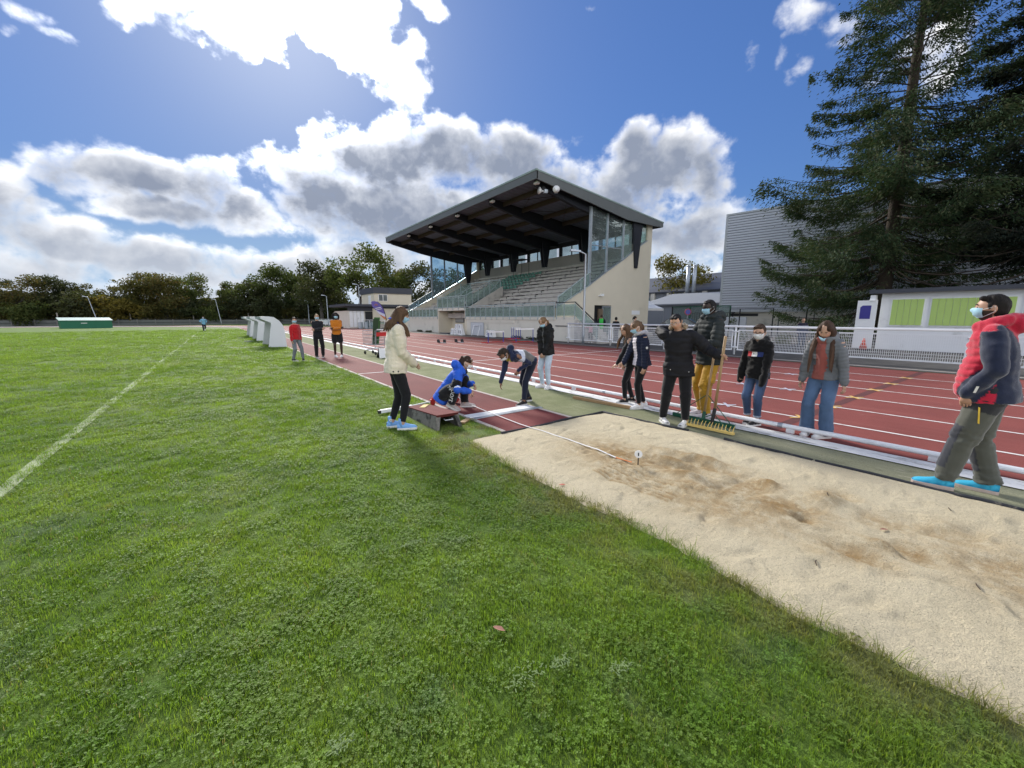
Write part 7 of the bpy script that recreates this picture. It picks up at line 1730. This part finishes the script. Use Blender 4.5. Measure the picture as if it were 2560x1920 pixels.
for k, (u, v, w_, h_, m_) in enumerate(((-.25,-.14,.03,1.46,'mat_dark'),(-.15,.0,.04,1.52,'mat_green'),(-.05,.08,.035,1.50,'mat_light'),(.02,.16,.04,1.38,'mat_dark'))):
    if m_ not in M: M[m_] = pm(m_, {'mat_dark': (.03,.06,.03), 'mat_green': (.05,.14,.04), 'mat_light': (.14,.23,.07)}[m_], .9, .1, 5, .1, 40)
    tag(MB().hexa([C_(u-.06+.1,v-.11,.43),C_(u-.06+.1+w_,v-.11,.43),C_(u-.06+.1+w_,v+.11,.43),C_(u-.06+.1,v+.11,.43),C_(u-.1,v-.13,h_),C_(u-.1+w_,v-.13,h_),C_(u-.1+w_,v+.13,h_),C_(u-.1,v+.13,h_)]).build('foam_mat', M[m_]), ['dark foam mat at the push bar end of the trolley', 'tallest green foam mat standing in the trolley', 'light green foam mat in the middle of the trolley', 'short dark foam mat leaning out of the trolley'][k], 'mat', 'foam mats in the trolley')
AS = thing('floor_sign', 'small white folding sign standing beside the trolley', 'sign', (5.1, 15.3, 0))
MB().hexa([(4.93,15.10,0),(5.27,15.25,0),(5.27,15.27,0),(4.93,15.12,0),(4.96,15.22,.36),(5.24,15.34,.36),(5.24,15.36,.36),(4.96,15.24,.36)]).build('sign_board', M['white_pl'], AS); MB().hexa([(4.93,15.44,0),(5.27,15.59,0),(5.27,15.61,0),(4.93,15.46,0),(4.96,15.26,.36),(5.24,15.38,.36),(5.24,15.40,.36),(4.96,15.28,.36)]).build('back_board', M['black'], AS)
# flag
FL = thing('feather_flag', 'purple teardrop advertising flag with orange tip by the clubhouse', 'flag', (18.9, 53.4, 0))
fr = Vector((.806,-.592,0)); f0 = Vector((18.9,53.4,0)); ol = [(880,720),(905,703),(950,700),(1010,715),(1080,770),(1130,860),(1160,960),(1178,1050),(1188,1110),(1140,1080),(1060,1000),(1010,945),(960,880),(905,820),(882,765)]
def fp(x, y, off=0): return tuple(f0+fr*((x-1235)*.1085/1008*57)+Vector((-.592*off,-.806*off,(1290-y)*.1085/1008*57)))
def clip(poly, c, sign):
    r = []
    for (x0, y0), (x1, y1) in zip(poly, poly[1:]+poly[:1]):
        d0, d1 = sign*(y0-.45*x0-c), sign*(y1-.45*x1-c)
        if d0 >= 0: r.append((x0, y0))
        if d0*d1 < 0: k = d0/(d0-d1); r.append((x0+(x1-x0)*k, y0+(y1-y0)*k))
    return r
rest = ol
for c, nm, col_ in ((455, 'purple_cloth', (.14,.11,.36)), (510, 'white_band', (.55,.55,.68)), (560, 'orange_band', (.55,.20,.10)), (9999, 'yellow_tip', (.6,.42,.12))):
    a = clip(rest, c, -1) if c < 9000 else rest; rest = clip(rest, c, 1) if c < 9000 else []
    if len(a) > 2: MB().add([fp(x, y, .015) for x, y in a]+[fp(x, y, -.015) for x, y in a], [tuple(range(len(a))), tuple(reversed(range(len(a), 2*len(a))))]+[(i, (i+1) % len(a), len(a)+(i+1) % len(a), len(a)+i) for i in range(len(a))]).build(nm, pm(nm, col_, .8, .08, 2), FL)
for (xa, ya, xb, yb, w_) in ((960,855,1080,835,14),(975,890,1100,862,10)): MB().beam(fp(xa,ya,.05), fp(xb,yb,.05), .02, w_*.0061).build('lettering_bar', M['cord'], FL)
MB().path([fp(950,790,.04), fp(985,760,.05), fp(1000,800,.05), fp(1020,770,.05)], [.05,.05,.05,.03], 5).build('emblem', pm('emblem_orange', (.55,.22,.12), .7), FL)
MB().path([fp(1010,712), fp(1084,768), fp(1134,858), fp(1164,958), fp(1192,1110), fp(1235,1290)], [.03,.035,.04,.04,.045,.05], 6).build('pole', M['black'], FL)
# starting blocks
for x, y, l in ((10.9, 21.9, 'starting blocks on the middle lanes, the pair nearer the rail'), (11.95, 21.65, 'starting blocks on the middle lanes, the pair nearer the stand')):
    sb_ = thing('starting_blocks', l, 'starting blocks', (x, y, 0), 0, 'starting blocks on the track')
    MB().box(x-.03, x+.03, y-.45, y+.45, .012, .05).build('rail', M['galv'], sb_)
    for s_, yy in ((-1, .1), (1, -.22)): MB().hexa([(x+s_*.05,y+yy,.04),(x+s_*.19,y+yy,.04),(x+s_*.19,y+yy+.16,.04),(x+s_*.05,y+yy+.16,.04),(x+s_*.05,y+yy+.10,.22),(x+s_*.19,y+yy+.10,.22),(x+s_*.19,y+yy+.15,.22),(x+s_*.05,y+yy+.15,.22)]).build('foot_pad', M['black'], sb_)
# hurdles
def hurdle(x, y, a, h, label):
    t_ = thing('hurdle', label, 'hurdle', (x, y, 0), a, 'hurdles by the stand'); 
    for s_ in (-.56, .56):
        MB().box(s_-.018,s_+.018,-.018,.018,.03,h).build('upright', M['blue'], t_, world=False); MB().box(s_-.025,s_+.025,-.02,.66,.012,.05).build('foot', M['red'], t_, world=False)
    MB().box(-.6,.6,-.03,-.018,h-.07,h).build('top_bar', M['white_pl'], t_, world=False); MB().box(-.53,.53,.62,.66,.012,.05).build('cross_bar', M['red'], t_, world=False)
hurdle(13.5, 20.0, .05, .70, 'hurdle with red feet standing alone on the outer lanes'); hurdle(15.2, 19.4, -.25, .86, 'taller hurdle on the outermost lane nearest the stand stairs')
hurdle(16.9, 22.4, .5, .84, 'front one of two hurdles stacked against the stand wall'); hurdle(17.1, 22.9, .5, .84, 'back one of two hurdles stacked against the stand wall')
# lane number boxes
def numbox(x, y, z, dg, label, a=0):
    t_ = thing('lane_box', label, 'lane marker', (x, y, z), a, 'lane number boxes by the stand')
    MB().hexa([(-.17,-.23,0),(.17,-.23,0),(.17,.23,0),(-.17,.23,0),(-.11,-.15,.52),(.11,-.15,.52),(.11,.15,.52),(-.11,.15,.52)]).build('box_body', M['white_pl'], t_, world=False)
    pl = text_polys(dg, .40); b = MB()
    for poly, mi in pl: b.add([(-.146+(.06*(v_/.52))-.004+.0, -u, .25+v_) for u, v_ in poly], [tuple(range(len(poly)))])
    b.build('numeral', M['black'], t_, world=False)
numbox(17.45, 32.75, .003, '7', 'white lane box numbered 7 at the left of its heap'); numbox(17.5, 32.15, .003, '2', 'white lane box numbered 2, second from the left in the lower row'); numbox(17.55, 31.6, .003, '8', 'white lane box numbered 8, third from the left in the lower row'); numbox(17.35, 30.95, .003, '6', 'white lane box numbered 6 at the right of its heap', .15)
numbox(17.75, 32.5, .40, '3', 'white lane box numbered 3 perched on the lower row'); numbox(17.78, 31.9, .40, '9', 'white lane box perched beside the box numbered 3')
numbox(17.5, 26.95, .003, '5', 'white lane box numbered 5, left one of the pair near the hurdles'); numbox(17.5, 26.35, .003, '4', 'white lane box numbered 4, right one of the pair near the hurdles')
WF = thing('small_goal', 'small white tubular goal leaning against the pale hatch of the stand', 'goal', (17.7, 29.2, 0))
MB().tube((17.6,28.75,.003),(17.85,28.75,.85), .03).tube((17.6,29.75,.003),(17.85,29.75,.85), .03).tube((17.85,28.72,.85),(17.85,29.78,.85), .03).build('goal_tube', M['white'], WF)
tag(MB().box(17.2, 17.7, 33.4, 34.9, .003, .10).build('dark_pad', M['darkgrey']), 'flat dark pad on the ground before the niche', 'pad')
# small weeds along the foot of the stand wall
for k, (y, l) in enumerate(((38.3, 'weeds at the foot of the stand wall left of the niche'), (40.5, 'weeds at the foot of the stand wall at its far left'), (23.2, 'weeds at the foot of the stand wall right of the hurdles'), (21.4, 'weeds at the foot of the wall under the stand corner'))):
    o = leafy('weed_patch', l, 'weeds', [((17.85, y+.25*q, .06), .14) for q in range(5)], 260, .05, M['leaf_dark']); tag(o, l, 'weeds', 'weeds along the stand wall')

# pale clippings left on the lawn
cm = pm('dry_clippings', (.15,.21,.08), .95, .25, 20, 0)
for x, y, r_, l in ((.93,1.16,.10,'pale clump of dry clippings low in the picture, right of the middle'), (.22,1.34,.05,'small grey clump of clippings at the bottom, left of the middle'), (1.10,1.13,.05,'small clump of clippings between two larger ones near the bottom'), (1.29,.95,.06,'clump of clippings low in the picture nearest the pit'), (.93,2.42,.06,'pale clump of clippings on the open lawn before the woman in cream'), (1.25,2.26,.05,'grey clump of clippings on the lawn left of the pit edge')):
    b = MB(); r = random.Random(int(x*100))
    for k in range(46):
        a = r.uniform(0, 6.28); q = r_*math.sqrt(r.random()); u = r.uniform(0, 6.28); L_ = r.uniform(.004,.013); p = Vector((x+q*math.cos(a), y+.6*q*math.sin(a), .022+r.uniform(0,.012))); d = Vector((math.cos(u), math.sin(u), r.uniform(-.2,.3)))*L_; w_ = Vector((-math.sin(u), math.cos(u), r.uniform(-.3,.3)))*.0022
        b.add([p-d-w_, p-d+w_, p+d+w_, p+d-w_], [(0,1,2,3)])
    tag(b.build('grass_clump', cm), l, 'grass clump', 'clumps of clippings on the lawn')
tw = pm('twig_dark', (.07,.05,.035), .9, .2, 20, 0)
for k, (x, y, l) in enumerate(((3.95,.98,'dark twig in the sand near the right heel marks'), (2.86,.72,'thin dry stalk in the sand by the grass edge'), (4.5,.35,'dark bit of bark in the sand before the man'), (3.3,.1,'thin stalk low in the sand at the right'))):
    zz = sand_z(x, y)+.006; tag(MB().path([(x-.03,y-.01,zz),(x,y+.008,zz+.006),(x+.035,y+.012,zz)], [.003,.0035,.002], 5).build('twig', tw), l, 'twig', 'twigs in the sand')
